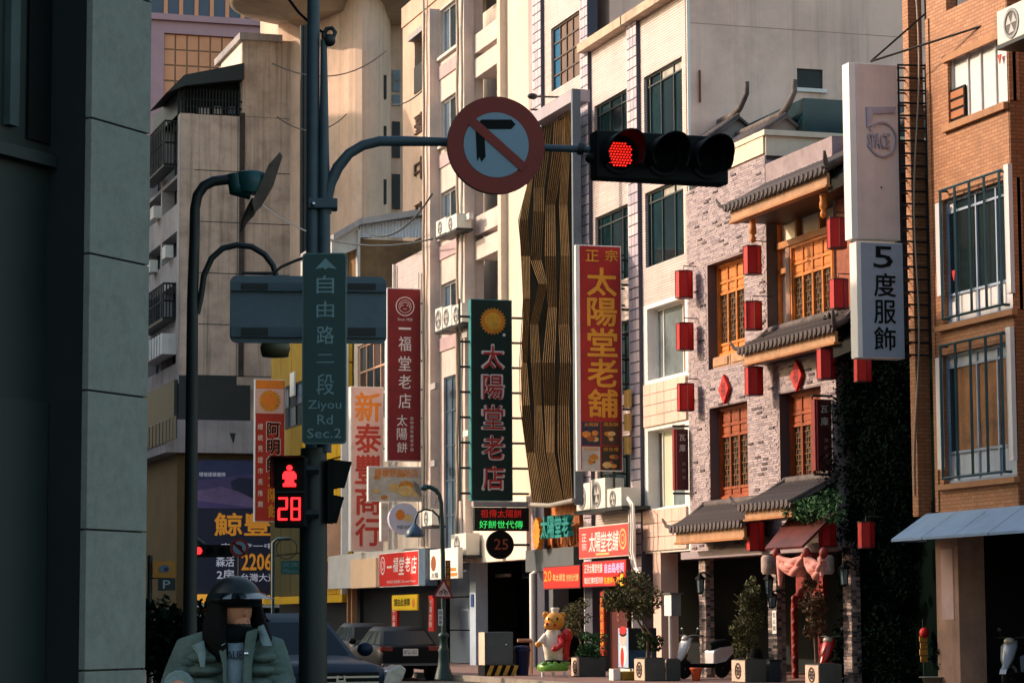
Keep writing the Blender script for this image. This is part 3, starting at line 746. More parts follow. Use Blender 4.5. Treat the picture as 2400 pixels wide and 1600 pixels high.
wall_holes(DF, U(1492), U(1611), V(1511, 725)+.1, zcop-.2, hRr, 'right_wall', whitet, t, .25)
for h in hL+hRr: window(DF, h, t, fm=framem, d=-.12, splits=[.08, .36, .68], trans=[.86], gm=[glass, glass2, glass, glass2, glass if h in hL else mat('curtain_glass', (176, 172, 164), .5, .3, 3), glass2, glass if h in hL else MATS['curtain_glass'], glass2 if h in hL else MATS['curtain_glass']])
# lower white framed shop windows and pink tile panels
hl = [(U(1517, 800), U(1606, 800), V(1517, 893), V(1517, 725)), (U(1519, 1100), U(1606, 1100), V(1519, 1193), V(1519, 1010))]
wall_holes(DF, U(1503), U(1611), zb, V(1511, 725)+.1, hl, 'lower_wall', whitep, t, .35)
for k, h in enumerate(hl): window(DF, h, t, fm=whitep, d=-.3, splits=[.18, .7] if k == 0 else [.14, .42, .74], gm=[mat('hazy_pane', (128, 142, 146), .25, .3, .8), MATS['hazy_pane'], mat('amber_pane', (200, 140, 80), .3, .3, .8)] if k == 0 else [mat('olive_pane', (92, 92, 78), .3, .3, .8), mat('pale_curtain', (190, 192, 170), .6, .05, .8), MATS['hazy_pane'], glass2])
ptile = mat('pinkish_stone_tile', (222, 188, 172), .7, .1, 1.2, .1, .15)
proto = None
for (xa, xb_, yt, yb, nr, nc) in ((1512, 1612, 903, 1003, 4, 6), (1500, 1613, 1198, 1293, 3, 7)):
    a = U(xa, yt); b = U(xb_, yt); z1 = V(xa, yt); z0 = V(xa, yb)
    for i in range(nc):
        for j in range(nr):
            du = (b-a)/nc; dz = (z1-z0)/nr
            MB().fbox(DF, a+du*i+.008, a+du*(i+1)-.008, z0+dz*j+.008, z0+dz*(j+1)-.008, .0, .06+random.uniform(0, .006)).build('wall_tile', ptile, t)
# gridded pilasters
gt = island_mat('pilaster_tile', (214, 196, 200), (168, 160, 176), .4)
for x0, x1, yy, zt_ in ((1256, 1276, 200, ZT), (1369, 1387, 300, ZT), (1481, 1504, 500, zcop-.1)):
    a, b = U(x0, yy), U(x1, yy)
    MB().fbox(DF, a, b, .15, zt_, -.2, .10).build('pilaster', mat('dark_joint', (70, 70, 84), .7), t)
    g = MB(); n = 3; z_ = zb-.6 if x0 > 1300 else zb+2.5
    while z_ < zt_-.1:
        for i in range(n): g.fbox(DF, a+(b-a)*i/n+.012, a+(b-a)*(i+1)/n-.012, z_+.012, z_+.26, .10, .115)
        z_ += .285
    g.build('pilaster_tiles', gt, t, kind='stuff')
    MB().fbox(DF, a-.04, a-.005, .15, zt_, 0, .1).build('pilaster_edge', whitep, t)
MB().fbox(DF, U(1243, 200), U(1256, 200), zb, ZT+2, -.2, .06).build('mauve_strip', mauve, t)
# coping in two lengths and the penthouse
for a, b in ((1376, 1479), (1482, 1612)): MB().fbox(DF, U(a, 60), U(b, 60), zcop-.2, zcop+.05, -.3, .32).build('coping', mat('stained_coping', (196, 172, 150), .8, .2, 2, .1, .4), t)
# near end wall with one window
DE = FY(-U(1611)-.03); x1 = DE.uv(2260, 300)[0]; xw = DE.rect(1868, 1929, 160, 206)
wall_holes(DE, W, x1, zb+.8, zcop+.02, [xw], 'end_wall', endwall, t, .3)
window(DE, xw, t, 1, 1, d=-.15, gm=glassb, fm=framew)
MB().fbox(DE, xw[0]-.08, xw[1]+.08, xw[2]-.1, xw[2], 0, .06).build('sill', whitep, t)
for y in (66, 545):
    z_ = DE.uv(1800, y)[1]; MB().fbox(DE, W+.1, x1, z_-.006, z_+.006, .0, .006).build('joint_line', mat('joint_line', (176, 146, 132), .9), t)
MB().fbox(DE, W+.02, W+.1, 6, zcop, .0, .05).build('corner_trim', whitep, t)
MB().tube([DE.P(W+.35, DE.uv(1620, 240)[1], .06), DE.P(W+.35, DE.uv(1620, 165)[1], .06)], .03, 6).build('wall_pipe', mat('rust_pipe', (120, 66, 44), .8), t)
# arcade at street level
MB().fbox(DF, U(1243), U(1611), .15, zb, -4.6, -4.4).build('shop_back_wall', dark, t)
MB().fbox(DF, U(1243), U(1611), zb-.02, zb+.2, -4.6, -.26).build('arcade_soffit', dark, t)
colm = mat('grey_column', (96, 98, 100), .8, .15, 2, .1, .2)
for x0, x1 in ((1262, 1295), (1368, 1390), (1530, 1548)):
    MB().fbox(DF, U(x0, 1450), U(x1, 1450), .152, zb, -.5, -.02).build('column', colm if x0 < 1500 else ptile, t)
q = DF.rect(1428, 1470, 1400, 1560, -1.5); MB().fbox(DF, q[0], q[1], .15, q[3], -1.7, -1.5).build('red_door_panel', mat('dark_red_door', (88, 22, 16), .6, .2), t)
lettering(DF, '一福堂', q[0]+.6, q[1]-.6, 1.5, 2.3, -1.48, mat('faint_gold', (150, 90, 70), .6), t)
q = DF.rect(1408, 1417, 1385, 1530, .1); MB().fbox(DF, q[0], q[1], .6, q[3], .05, .12).build('couplet_board', mat('couplet', (196, 60, 30), .5, .4, 9), t)
column_text(DF, '太陽餅鳳梨酥', q[0]+.04, q[1]-.04, q[3]-.1, .8, .13, goldl, t, thick=0)
q = DF.rect(1387, 1480, 660, 1190); MB().fbox(DF, U(1240, 1180), U(1350, 1180), zb+2.4, V(1240, 1180)+.3, -.3, -.02).build('recess_back', darkm, t)
MB().fbox(DF, U(1243, 1200), U(1356, 1200), zb-.3, V(1262, 1288), -.3, .16).build('grey_sill_band', mat('slate_band', (84, 90, 94), .7, .1), t)
MB().fbox(DF, U(1262, 1250), U(1350, 1250), V(1262, 1288), V(1262, 1190), -.3, -.1).build('timber_backing', mat('timber_board', (190, 110, 56), .6, .35, 3, .1), t)
for i in range(22):
    a = U(1262, 1250); b = U(1350, 1250); MB().fbox(DF, a+(b-a)*i/22+.02, a+(b-a)*(i+1)/22-.02, V(1262, 1288)+random.uniform(0, .15), V(1262, 1240), -.1, -.04+random.uniform(0, .04)).build('timber_plank', MATS['timber_board'], t)
# scaffold like grille beside the red sign
sg = MB()
for x in (1455, 1466, 1478):
    sg.bar(DF.P(U(x, 900), V(x, 1160), .5), DF.P(U(x, 900), V(x, 600), .5), .05)
for k in range(15):
    v = V(1460, 1150)+(V(1460, 600)-V(1460, 1150))*k/14; sg.bar(DF.P(U(1452, 900), v, .5), DF.P(U(1480, 900), v, .5), .05); sg.bar(DF.P(U(1466, 900), v, 0), DF.P(U(1466, 900), v, .5), .04)
sg.build('sign_frame_grille', darkm, t)
for k in range(3):
    q = DF.rect(1462, 1472, 915+k*55, 955+k*55, .3); MB().fbox(DF, *q, .2, .3).build('yellow_lit_pane', mat('yellow_pane', (200, 160, 90), .5), t)

# ------------------------------------------------------------------ traditional grey brick restaurant
t = thing('brick_restaurant', 'grey brick restaurant with tiled eaves, carved timber windows and upturned roof corners', 'restaurant', (W, 57, 0)); rb = t
CF = FX(W-.02); U = lambda x, y=800, d=0: CF.uv(x, y, d)[0]; V = lambda x, y, d=0: CF.uv(x, y, d)[1]
uL, uR = U(1613), U(1962, 1000)
zlint = V(1650, 1292); zpar = V(1735, 385); 
W1 = (U(1659, 730), U(1745, 730), V(1659, 868), V(1659, 622))
W2 = (U(1664, 1060), U(1753, 1060), V(1664, 1205), V(1664, 957))
W3 = (U(1828, 1040), U(1926, 1040), V(1828, 1152), V(1828, 923))
PAV = (U(1797, 650), uR+.9, V(1797, 812), V(1797, 455))
ub = U(1794, 430)
# brick skin
mortar = mat('mortar', (160, 144, 146), .95, .15, 3, .2)
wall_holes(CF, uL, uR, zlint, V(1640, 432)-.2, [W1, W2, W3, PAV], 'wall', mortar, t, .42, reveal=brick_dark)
MB().box(W+.5, W+8, -uR, -uL, zlint, V(1640, 432)-.2).build('core', darkm, t)
wall_holes(CF, U(1640), ub, V(1640, 432)-.2, zpar, [], 'parapet_wall', mortar, t, .3)
BX = FY(-ub-.02)
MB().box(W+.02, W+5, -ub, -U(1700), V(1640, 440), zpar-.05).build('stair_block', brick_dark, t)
creamc = mat('cream_cornice', (224, 206, 182), .7, .08, 2, 0, .2)
MB().fbox(CF, U(1690, 370), ub, zpar, zpar+.42, -.2, .05).build('cornice', creamc, t)
MB().box(W-.02, W+5, -ub-.06, -ub-.021, zpar-.05, zpar+.42).build('cornice', creamc, t)
MB().box(W-.1, W+5.1, -ub-.16, -ub+3, zpar+.422, zpar+.55).build('cornice_cap', creamc, t)
holes = [W1, W2, W3, PAV]
def blocked(u, v, w, h): return any(a-.01 < u+w and u < b+.01 and c-.01 < v+h and v < e+.01 for a, b, c, e in holes)
bh, bw = .058, .30
bm_ = MB(); v = zlint+.01; row = 0; singles = []
ztop_ = zpar-.01
while v < ztop_-bh:
    u = (uL if v < V(1640, 440) else U(1640))+(-.13 if row % 2 else 0)
    lim = uR if v < V(1700, 440)-.3 else ub
    while u < lim-.02:
        w_ = random.choice((bw, bw, bw*.6)); a = max(u, uL); b = min(u+w_-.012, lim)
        if b-a > .04 and not blocked(a, v, b-a, bh):
            r_ = random.random()
            if r_ < .06 and b-a > .2 and len(singles) < 300: singles.append((a, v))
            else: bm_.fbox(CF, a, b, v, v+bh-.01, 0, .008+random.random()*.010)
        u += w_
    v += bh; row += 1
# the rows are laid down to the sills; loose darker bricks that stand proud are single pieces
bm_.build('brick_courses', brick_m, t, kind='stuff')
br0 = None
dkbr = island_mat('proud_dark_brick', (112, 98, 102), (82, 74, 80), .9)
for (a, v) in singles:
    if br0 is None: br0 = MB().fbox(CF, a, a+.285, v, v+.047, 0, .034).build('brick', dkbr, t); a0, v0_ = a, v
    else: share(br0, CF.u*(a-a0)+Vector((0, 0, v-v0_)), t)
# carved timber windows
fret = mat('dark_fretwork', (44, 34, 24), .7, .1)
def lattice_window(h, par, n, wm, top=.22, mid=.12, bot=.14, d=-.30, base=True):
    a, b, c, e = h; fw = .07; H_ = e-c
    MB().fbox(CF, a+.02, b-.02, c+.02, e-.02, d-.1, d-.07).build('backing', mat('shadowed_timber', (90, 52, 24), .7, .2), par)
    mb = MB()
    for q in ((a, b, c, c+fw), (a, b, e-fw, e), (a, a+fw, c+fw, e-fw), (b-fw, b, c+fw, e-fw)): mb.fbox(CF, *q, d-.06, d+.06)
    fr = mb.build('timber_frame', wm, par)
    lw = (b-a-2*fw)/n
    for i in range(n):
        x0 = a+fw+lw*i; x1 = x0+lw; s_ = .035
        leaf = MB()
        for q in ((x0+.006, x0+s_, c+fw, e-fw), (x1-s_, x1-.006, c+fw, e-fw)): leaf.fbox(CF, *q, d-.05, d+.02)
        ys = [c+fw, c+H_*bot, e-H_*(top+mid), e-H_*top, e-fw]
        for y in ys: leaf.fbox(CF, x0+s_, x1-s_, max(c+fw, y-.03), min(e-fw, y+.03), d-.05, d+.015)
        l = leaf.build('casement', wm, par)
        for y0, y1 in ((ys[0], ys[1]), (ys[2], ys[3]), (ys[3], ys[4])):
            MB().fbox(CF, x0+s_, x1-s_, y0+.03, y1-.03, d-.06, d-.015).fbox(CF, x0+s_+.04, x1-s_-.04, y0+.08, y1-.08, d-.015, d).build('carved_panel', wm, l)
        f = MB(); fa, fb, fc, fe = x0+s_, x1-s_, ys[1]+.03, ys[2]-.03
        nn = 9; 
        for k in range(nn+1):
            y = fc+(fe-fc)*k/nn; xo = (fb-fa)*.28*(k % 2)
            f.fbox(CF, fa+xo, fb-xo*.6, y-.009, y+.009, d-.04, d-.02)
        for k in (1, 2, 3):
            xx = fa+(fb-fa)*k/4
            for j in range(nn):
                if (j+k) % 3: f.fbox(CF, xx-.009, xx+.009, fc+(fe-fc)*j/nn, fc+(fe-fc)*(j+1)/nn, d-.04, d-.02)
        f.build('fretwork', mat('fretwork_wood', (128, 84, 38), .6), l)
        MB().fbox(CF, fa, fb, fc, fe, d-.065, d-.045).build('pane', fret, l)
lattice_window((W1[0]+.0, W1[1], W1[2]+.32, W1[3]), t, 4, wood, .2, .12, .13)
for i in range(2):
    a = W1[0]+(W1[1]-W1[0])*i/2; b = a+(W1[1]-W1[0])/2
    MB().fbox(CF, a+.02, b-.02, W1[2]+.02, W1[2]+.3, -.4, -.1).fbox(CF, a+.12, b-.12, W1[2]+.07, W1[2]+.25, -.1, -.07).build('base_panel', woodl, t)
lattice_window((W2[0], W2[1], W2[2]+.36, W2[3]), t, 4, wood2, .19, .12, .12)
for i in range(2):
    a = W2[0]+(W2[1]-W2[0])*i/2; b = a+(W2[1]-W2[0])/2
    MB().fbox(CF, a+.02, b-.02, W2[2]+.02, W2[2]+.34, -.4, -.1).fbox(CF, a+.12, b-.12, W2[2]+.07, W2[2]+.28, -.1, -.07).build('base_panel', woodl, t)
lattice_window(W3, t, 4, wood2, .21, .12, .13)
# upper pavilion: plaster panels, posts and doors
pl = mat('white_plaster', (236, 226, 206), .8, .05, 1)
a, b, c, e = PAV
MB().fbox(CF, a, b, c, e, -.46, -.40).build('plaster_wall', pl, t)
xd = [U(x_, 650, -.33) for x_ in (1820, 1828, 1846, 1857, 1955, 1960, 1988, 1996, 2003)]
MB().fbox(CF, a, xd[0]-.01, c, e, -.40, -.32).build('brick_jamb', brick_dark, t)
MB().fbox(CF, xd[0], xd[1], c, e, -.39, -.28).build('timber_post', wood, t)
MB().fbox(CF, xd[2], xd[3]-.04, c, V(1850, 568), -.39, -.28).build('timber_post', mat('mauve_timber', (150, 112, 100), .6), t)
zl1, zl2 = V(1850, 560), V(1850, 482)
MB().fbox(CF, xd[1], b, zl1-.07, zl1+.08, -.39, -.24).build('lintel_beam', mat('tan_beam', (176, 116, 66), .6, .2), t)
MB().fbox(CF, xd[1], xd[2]+.05, V(1838, 625)-.05, V(1838, 625)+.07, -.39, -.29).build('rail', MATS['tan_beam'], t)
for x in (1840, 1895, 1950): 
    uu = U(x, 520); MB().fbox(CF, uu-.05, uu+.05, zl1+.08, e, -.39, -.26).build('clerestory_post', MATS['tan_beam'], t)
lattice_window((xd[3], xd[4], V(1858, 790), zl1-.07), t, 4, wood, .2, .13, .13, d=-.34)
MB().fbox(CF, xd[6], b, c, e, -.39, -.05).build('corner_post', wood2, t)
# roofs
def eave(u0, u1, vb, fh, out, rise, back, hang=.0, ribs=None, par=t, horn=(True, False), fm=woodl):
    """tiled lean-to roof along the facade: fascia at 'out' from the wall, ribs running up the slope"""
    MB().fbox(CF, u0, u1, vb, vb+fh, out-.07, out).build('fascia', fm, par)
    MB().fbox(CF, u0-.03, u1+.03, vb-.05, vb, out-.16, out+.04).build('fascia_rail', MATS['tan_beam'], par)
    a = CF.P(u0-.08, vb+fh, out+.06); 
    deck = MB(); top = vb+fh+rise
    q = [(u0-.08, vb+fh+.03, out+.1), (u1+.08, vb+fh+.03, out+.1), (u1+.08, top, back), (u0-.08, top, back)]
    deck.add([CF.P(*p) for p in q]+[CF.P(p[0], p[1]-.06, p[2]) for p in q], [(0, 1, 2, 3), (7, 6, 5, 4), (0, 4, 5, 1), (1, 5, 6, 2), (2, 6, 7, 3), (3, 7, 4, 0)])
    deck.build('roof_deck', tile_r, par)
    MB().fbox(CF, u0, u1, vb-.02, vb+.02, back, out-.17).build('soffit', woodd, par)
    n = ribs or max(4, int((u1-u0)/.24)); du = (u1-u0)/n
    p0 = CF.P(u0, vb+fh+.06, out+.13); p1 = CF.P(u0, top+.03, back)
    m0 = MB().tube([p0, p1], .062, 7)
    m0.disc(CF, u0, vb+fh+.055, .085, out+.13, out+.16, 8)
    m0.prism(CF, [(u0+du*.2, vb+fh+.05), (u0+du*.8, vb+fh+.05), (u0+du*.5, vb+fh-.07)], out+.10, out+.13)
    o = m0.build('roof_tile', tile_r, par)
    for i in range(1, n+1): share(o, CF.u*(du*i), par)
    MB().tube([CF.P(u0-.05, top+.05, back+.02), CF.P(u1+.05, top+.05, back+.02)], .10, 8).build('ridge', tile_r, par)
    if horn[0]:
        MB().tube([CF.P(u0+.1, top+.08, back+.05), CF.P(u0-.02, vb+fh+rise*.35+.05, out*.65+back*.35), CF.P(u0-.16, vb+fh+.12, out+.05), CF.P(u0-.34, vb+fh+.16, out+.12), CF.P(u0-.50, vb+fh+.34, out+.16)], [.07, .07, .065, .045, .025], 8).build('roof_horn', tile_r, par)
    if horn[1]:
        MB().tube([CF.P(u1-.1, top+.08, back+.05), CF.P(u1+.02, vb+fh+rise*.35+.05, out*.65+back*.35), CF.P(u1+.12, vb+fh+.12, out+.05), CF.P(u1+.26, vb+fh+.18, out+.14), CF.P(u1+.30, vb+fh+.42, out+.18)], [.08, .08, .08, .06, .03], 8).build('roof_horn', tile_r, par)
o_ = .95
eave(U(1712, 510, o_), U(1938, 440, o_), V(1712, 520, o_), .26, o_, 1.65, -1.8, horn=(True, True))
o_ = .55
eave(U(1745, 840, o_), U(1957, 790, o_), V(1745, 853, o_), .24, o_, .50, -.1, horn=(True, True))
o_ = .8
eave(U(1584, 1265, o_), U(1744, 1250, o_), V(1584, 1271, o_), .26, o_, .62, 0.0, horn=(True, False))
eave(U(1746, 1210, o_+.25), U(1858, 1190, o_+.25), V(1746, 1216, o_+.25), .20, o_+.25, .62, 0.0, horn=(True, False))
# gabled dormers with horned ridges behind the parapet
for gxp, gy, w_ in ((1700, 262, 1.0), (1808, 268, 1.05)):
    p = at(gxp, gy+42, X=W+.9); z_ = p.z
    GF = FY(p.y-.8); uc = p.x
    zt_ = GF.uv(gxp, 292)[1]; zb_ = GF.uv(gxp, 345)[1]
    MB().prism(GF, [(uc-w_*.62, zb_), (uc+w_*.62, zb_), (uc+w_*.62, zb_+.28), (uc+.25, zt_+.08), (uc-.05, zt_+.14), (uc-w_*.62, zb_+.22)], -3.4, 0).build('gable_wall', creamc if w_ < 1 else mat('grey_gable', (150, 140, 134), .8, .15), t)
    for s_ in (-1, 1):
        q = [(uc, zt_+.22, .14), (uc+s_*w_*.85, zb_+.16, .14), (uc+s_*w_*.85, zb_+.16, -3.4), (uc, zt_+.22, -3.4)]
        d_ = MB(); d_.add([GF.P(*x) for x in q]+[GF.P(x[0], x[1]-.07, x[2]) for x in q], [(0, 1, 2, 3), (7, 6, 5, 4), (0, 4, 5, 1), (1, 5, 6, 2), (2, 6, 7, 3), (3, 7, 4, 0)])
        d_.build('roof_slope', tile_r, t)
        for k in range(12):
            if s_ < 0: MB().tube([GF.P(uc, zt_+.26, .1-k*.28), GF.P(uc-w_*.88, zb_+.20, .1-k*.28)], .05, 6).build('roof_tile', tile_r, t)
    MB().tube([GF.P(uc, zt_+.3, -3.3), GF.P(uc, zt_+.3, -.2), GF.P(uc+.02, zt_+.42, .15), GF.P(uc+.12, zt_+.75, .35), GF.P(uc+.12, zt_+1.05, .38)], [.09, .09, .08, .07, .06], 8).build('roof_horn', tile_r, t)
q = at(1842, 345, X=W+2.2); q2 = at(1955, 308, X=W+2.2)
MB().box(W+1.2, W+5, q.y-3.4, q.y, q.z-.4, q.z+.55).build('glass_roof_box', glass2, t)
# hanging finials
for x, y0, y1 in ((1764, 515, 570), (1929, 455, 512)):
    p = CF.P(U(x, y0, .75), V(x, y1, .75), .75); h_ = V(x, y0, .75)-p.z
    MB().lathe(p, [(.02, 0), (.07, .05), (.075, .12), (.04, .17), (.085, .22), (.085, h_*.6), (.07, h_*.75), (.085, h_)], 12).build('hanging_finial', wood, t)
# arcade columns, lintel, back wall
colx = [(1640, 1668, .35), (1801, 1838, .35), (1977, 2012, .35)]
for x0, x1, dp in colx:
    a = U(x0, 1450, .1); b = a+(.42 if x0 < 1700 or x0 > 1900 else .5); dp = .08
    MB().fbox(CF, a+.02, b-.02, .152, zlint-.02, -.12, dp).build('column', mortar, t)
    c_ = MB(); v = .16; k = 0
    while v < zlint-.1:
        if k % 2: c_.fbox(CF, a, (a+b)/2-.01, v, v+.058, dp, dp+.02+random.random()*.015); c_.fbox(CF, (a+b)/2+.01, b, v, v+.058, dp, dp+.02+random.random()*.015)
        else: c_.fbox(CF, a, a+(b-a)*.3, v, v+.058, dp, dp+.02+random.random()*.015); c_.fbox(CF, a+(b-a)*.3+.012, b, v, v+.058, dp, dp+.02+random.random()*.015)
        for kk in range(2): c_.fbox(CF, b-.02, b+.012+random.random()*.01, v, v+.058, -.11+kk*.10, -.02+kk*.10)
        v += .068; k += 1
    c_.build('brick_courses', island_mat('worn_column_brick', (186, 164, 154), (52, 54, 58), .9, .9), t, kind='stuff')
MB().fbox(CF, U(1622, 1300), uR+.6, zlint-.18, zlint, -.25, .30).build('lintel', brick_m, t)
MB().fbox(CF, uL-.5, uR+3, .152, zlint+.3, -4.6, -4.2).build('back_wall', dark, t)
bw_ = MB(); v = .3
while v < zlint:
    for k in range(22): 
        if random.random() < .8: bw_.fbox(CF, uL+k*.45+random.random()*.1, uL+k*.45+.4, v, v+.08, -4.2, -4.17)
    v += .14
bw_.build('inner_brick_courses', island_mat('inner_brick', (40, 44, 42), (22, 26, 26), .9), t, kind='stuff')
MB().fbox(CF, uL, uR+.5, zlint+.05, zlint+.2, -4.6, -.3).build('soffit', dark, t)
# doorway with carved red frame, drapery and sloping board
RD = mat('carved_red', (150, 40, 32), .5, .3, 10, .4)
a, b = U(1862, 1450, -.6), U(1925, 1450, -.6); z1 = V(1862, 1392, -.6)
pts = []
for k in range(9):
    g = math.pi*k/8; pts.append(CF.P((a+b)/2-(b-a)/2*math.cos(g), z1-.35+.45*math.sin(g), -.6))
MB().tube([CF.P(a, .2, -.6)]+pts+[CF.P(b, .2, -.6)], .085, 7).build('door_frame', RD, t)
MB().fbox(CF, a, b, z1-.1, zlint-.1, -.75, -.65).build('carved_lintel', RD, t)
for x in (1862, 1925): 
    for k in range(7):
        c_ = CF.P(U(x, 1450, -.5), .35+k*.28, -.5); MB().ball(c_, .08, .08, .10, 8, 6).build('carved_boss', RD, t)
d_ = MB(); x0, x1 = U(1803, 1230, 1.0), U(1908, 1230, 1.0)
za, zb2 = V(1803, 1214, .6), V(1825, 1282, 1.3)
q = [(x0, za, .5), (x1, za, .5), (x1-.1, zb2, 1.25), (x0+.3, zb2, 1.25)]
d_.add([CF.P(*p) for p in q]+[CF.P(p[0], p[1]-.05, p[2]-.03) for p in q], [(3, 2, 1, 0), (4, 5, 6, 7), (0, 1, 5, 4), (1, 2, 6, 5), (2, 3, 7, 6), (3, 0, 4, 7)])
d_.build('name_board', mat('dark_red_board', (92, 32, 26), .5, .35, 4), t)
drape = mat('pink_drapery', (226, 150, 138), .7, .15, 6, .1)
def swag(x0, y0, x1, y1, sag, d0=1.2, w=.32):
    a = CF.P(U(x0, y0, d0), V(x0, y0, d0), d0); b = CF.P(U(x1, y1, d0), V(x1, y1, d0), d0)
    m_ = MB()
    for j in range(4):
        pts = []; rr = []
        for k in range(13):
            s_ = k/12; g = 4*s_*(1-s_); p = a.lerp(b, s_)-Vector((0, 0, sag*g+w*g*j/4)); p.x -= .05*math.sin(j*2+k); pts.append(p); rr.append(.035+.05*g)
        m_.tube(pts, rr, 8)
    m_.build('drapery_swag', drape, t)
swag(1822, 1298, 1888, 1296, .18); swag(1888, 1290, 1930, 1312, .2)
for x, y0, y1 in ((1828, 1296, 1372), (1926, 1300, 1350)):
    p = CF.P(U(x, y0, 1.2), V(x, y0, 1.2), 1.2); q = CF.P(U(x, y1, 1.2), V(x, y1, 1.2), 1.2)
    MB().tube([p, p.lerp(q, .3), p.lerp(q, .7)+Vector((.03, .05, 0)), q], [.05, .09, .07, .04], 8).build('drapery_tail', drape, t)
for x in (1820, 1890, 1930): MB().ball(CF.P(U(x, 1295, 1.25), V(x, 1295, 1.25), 1.25), .1, .1, .12, 8, 6).build('drapery_knot', RD, t)
drum = mat('pale_drum_lantern', (190, 168, 158), .8, .25, 8, .3)
for x in (1803, 1936):
    p = CF.P(U(x, 1345, .7), V(x, 1345, .7), .7); h_ = V(x, 1300, .7)-p.z
    MB().lathe(p, [(.14, 0), (.18, .06), (.18, h_-.06), (.14, h_)], 14).build('drum_shade', drum, t)
# the hipped dark corner roofs by the creeper
for (x0, x1, y0, y1, o2) in ((1938, 2004, 338, 425, .9), (1950, 2006, 735, 812, .5)):
    p = CF.P(U(x0, y1, o2), V(x0, y1, o2), o2); h_ = V(x0, y0, o2)-p.z
    m_ = MB(); m_.add([(W-o2, p.y-.02, p.z), (W-o2+.1, p.y-.9, p.z+.1), (W+2, p.y-.9, p.z+.1), (W+2, p.y-.02, p.z+h_*1.1), (W-o2+.5, p.y-.02, p.z+h_*.75)], [(0, 1, 4), (1, 2, 3, 4)])
    m_.add([(W-o2, p.y-.02, p.z-.25), (W-o2+.1, p.y-.9, p.z-.15), (W+2, p.y-.9, p.z-.15), (W-o2, p.y-.02, p.z), (W-o2+.1, p.y-.9, p.z+.1), (W+2, p.y-.9, p.z+.1)], [(0, 1, 4, 3), (1, 2, 5, 4)])
    m_.build('hip_end', black, t)  # plain black puts the shade of these roof ends into the colour

# ------------------------------------------------------------------ hanging red lanterns
def lantern(label, px, py, hpx, d, first=[None], group='red lanterns on the restaurant front'):
    u, v = CF.uv(px, py, d); p = CF.P(u, v, d); H_ = CF.uv(px, py-hpx/2, d)[1]-CF.uv(px, py+hpx/2, d)[1]
    if first[0] is None:
        r = thing('red_lantern', label, 'lantern', (0, 0, 0), group); h = .66/2; ra = .21
        m_ = MB(); n = 6
        vs = [Vector((ra*math.cos(math.pi/6+k*math.pi/3), ra*math.sin(math.pi/6+k*math.pi/3), z_)) for z_ in (-h, h) for k in range(n)]
        m_.add(vs, [(k, (k+1) % n, n+(k+1) % n, n+k) for k in range(n)]+[tuple(range(n-1, -1, -1)), tuple(range(n, 2*n))]); m_.build('shade', redl, r)
        for k in range(n):
            c = vs[k]; MB().tube([(c.x*1.01, c.y*1.01, -h-.01), (c.x*1.01, c.y*1.01, h+.01)], .012, 4).build('edge_rib', redd, r)
        for z_ in (-h, h):
            m_ = MB(); m_.M = Matrix.Translation((0, 0, z_)); e = ra*1.05
            m_.add([Vector((e*math.cos(math.pi/6+k*math.pi/3), e*math.sin(math.pi/6+k*math.pi/3), q_)) for q_ in (-.015, .015) for k in range(n)], [(k, (k+1) % n, n+(k+1) % n, n+k) for k in range(n)]+[tuple(range(n-1, -1, -1)), tuple(range(n, 2*n))])
            m_.build('rim', redd, r)
        MB().tube([(0, 0, h), (0, 0, h+.14), (.5, 0, h+.14)], .014, 5).build('hanger', darkm, r)
        first[0] = r; o = r
    else:
        o = copy_tree(first[0]); o['label'] = label
    o.location = p; o.rotation_euler.z = random.uniform(-.18, .18); s_ = H_/.68; o.scale = (s_, s_, s_)
    return o
for lb, x, y, h_, d in (
    ('red lantern topmost of three at the corner of the tiled building', 1603, 667, 64, .35),
    ('red lantern middle of three at the corner of the tiled building', 1605, 789, 64, .35),
    ('red lantern lowest of three at the corner of the tiled building', 1607, 931, 64, .35),
    ('red lantern hanging below the left wooden finial of the upper eave', 1763, 610, 67, .45),
    ('red lantern beside the upper left timber window, above the middle eave', 1765, 740, 67, .45),
    ('red lantern under the left end of the middle eave, right of a red diamond', 1767, 893, 67, .45),
    ('red lantern on the pavilion front just below the right finial', 1961, 547, 72, .5),
    ('red lantern on the pavilion front above the dark hip roof', 1966, 689, 70, .5),
    ('red lantern right of the second red diamond under the middle eave', 1937, 853, 72, .45),
    ('red lantern half hidden below the grey clothing sign', 2022, 862, 66, .6),
    ('red lantern under the left end of the lower eave by the name board', 1770, 1256, 68, .5),
    ('red lantern under the lower eave right of the pink drapery', 1939, 1250, 62, .5),
    ('dim red lantern deep among the dark creeper leaves', 2030, 1253, 62, .6)):
    lantern(lb, x, y, h_, d)
# diamonds
for x, y, ch, lb in ((1701, 912, '福', 'red diamond plaque above the left timber window'), (1871, 880, '福', 'red diamond plaque above the right timber window')):
    u, v = U(x, y, .05), V(x, y, .05); r = thing('diamond_plaque', lb, 'plaque', CF.P(u, v-.33, .05), 'red diamond plaques')
    MB().prism(CF, [(u-.32, v), (u, v-.36), (u+.32, v), (u, v+.36)], .04, .12).build('board', redl, r)
    lettering(CF, ch, u-.14, u+.14, v-.17, v+.17, .125, redd, r, .01)
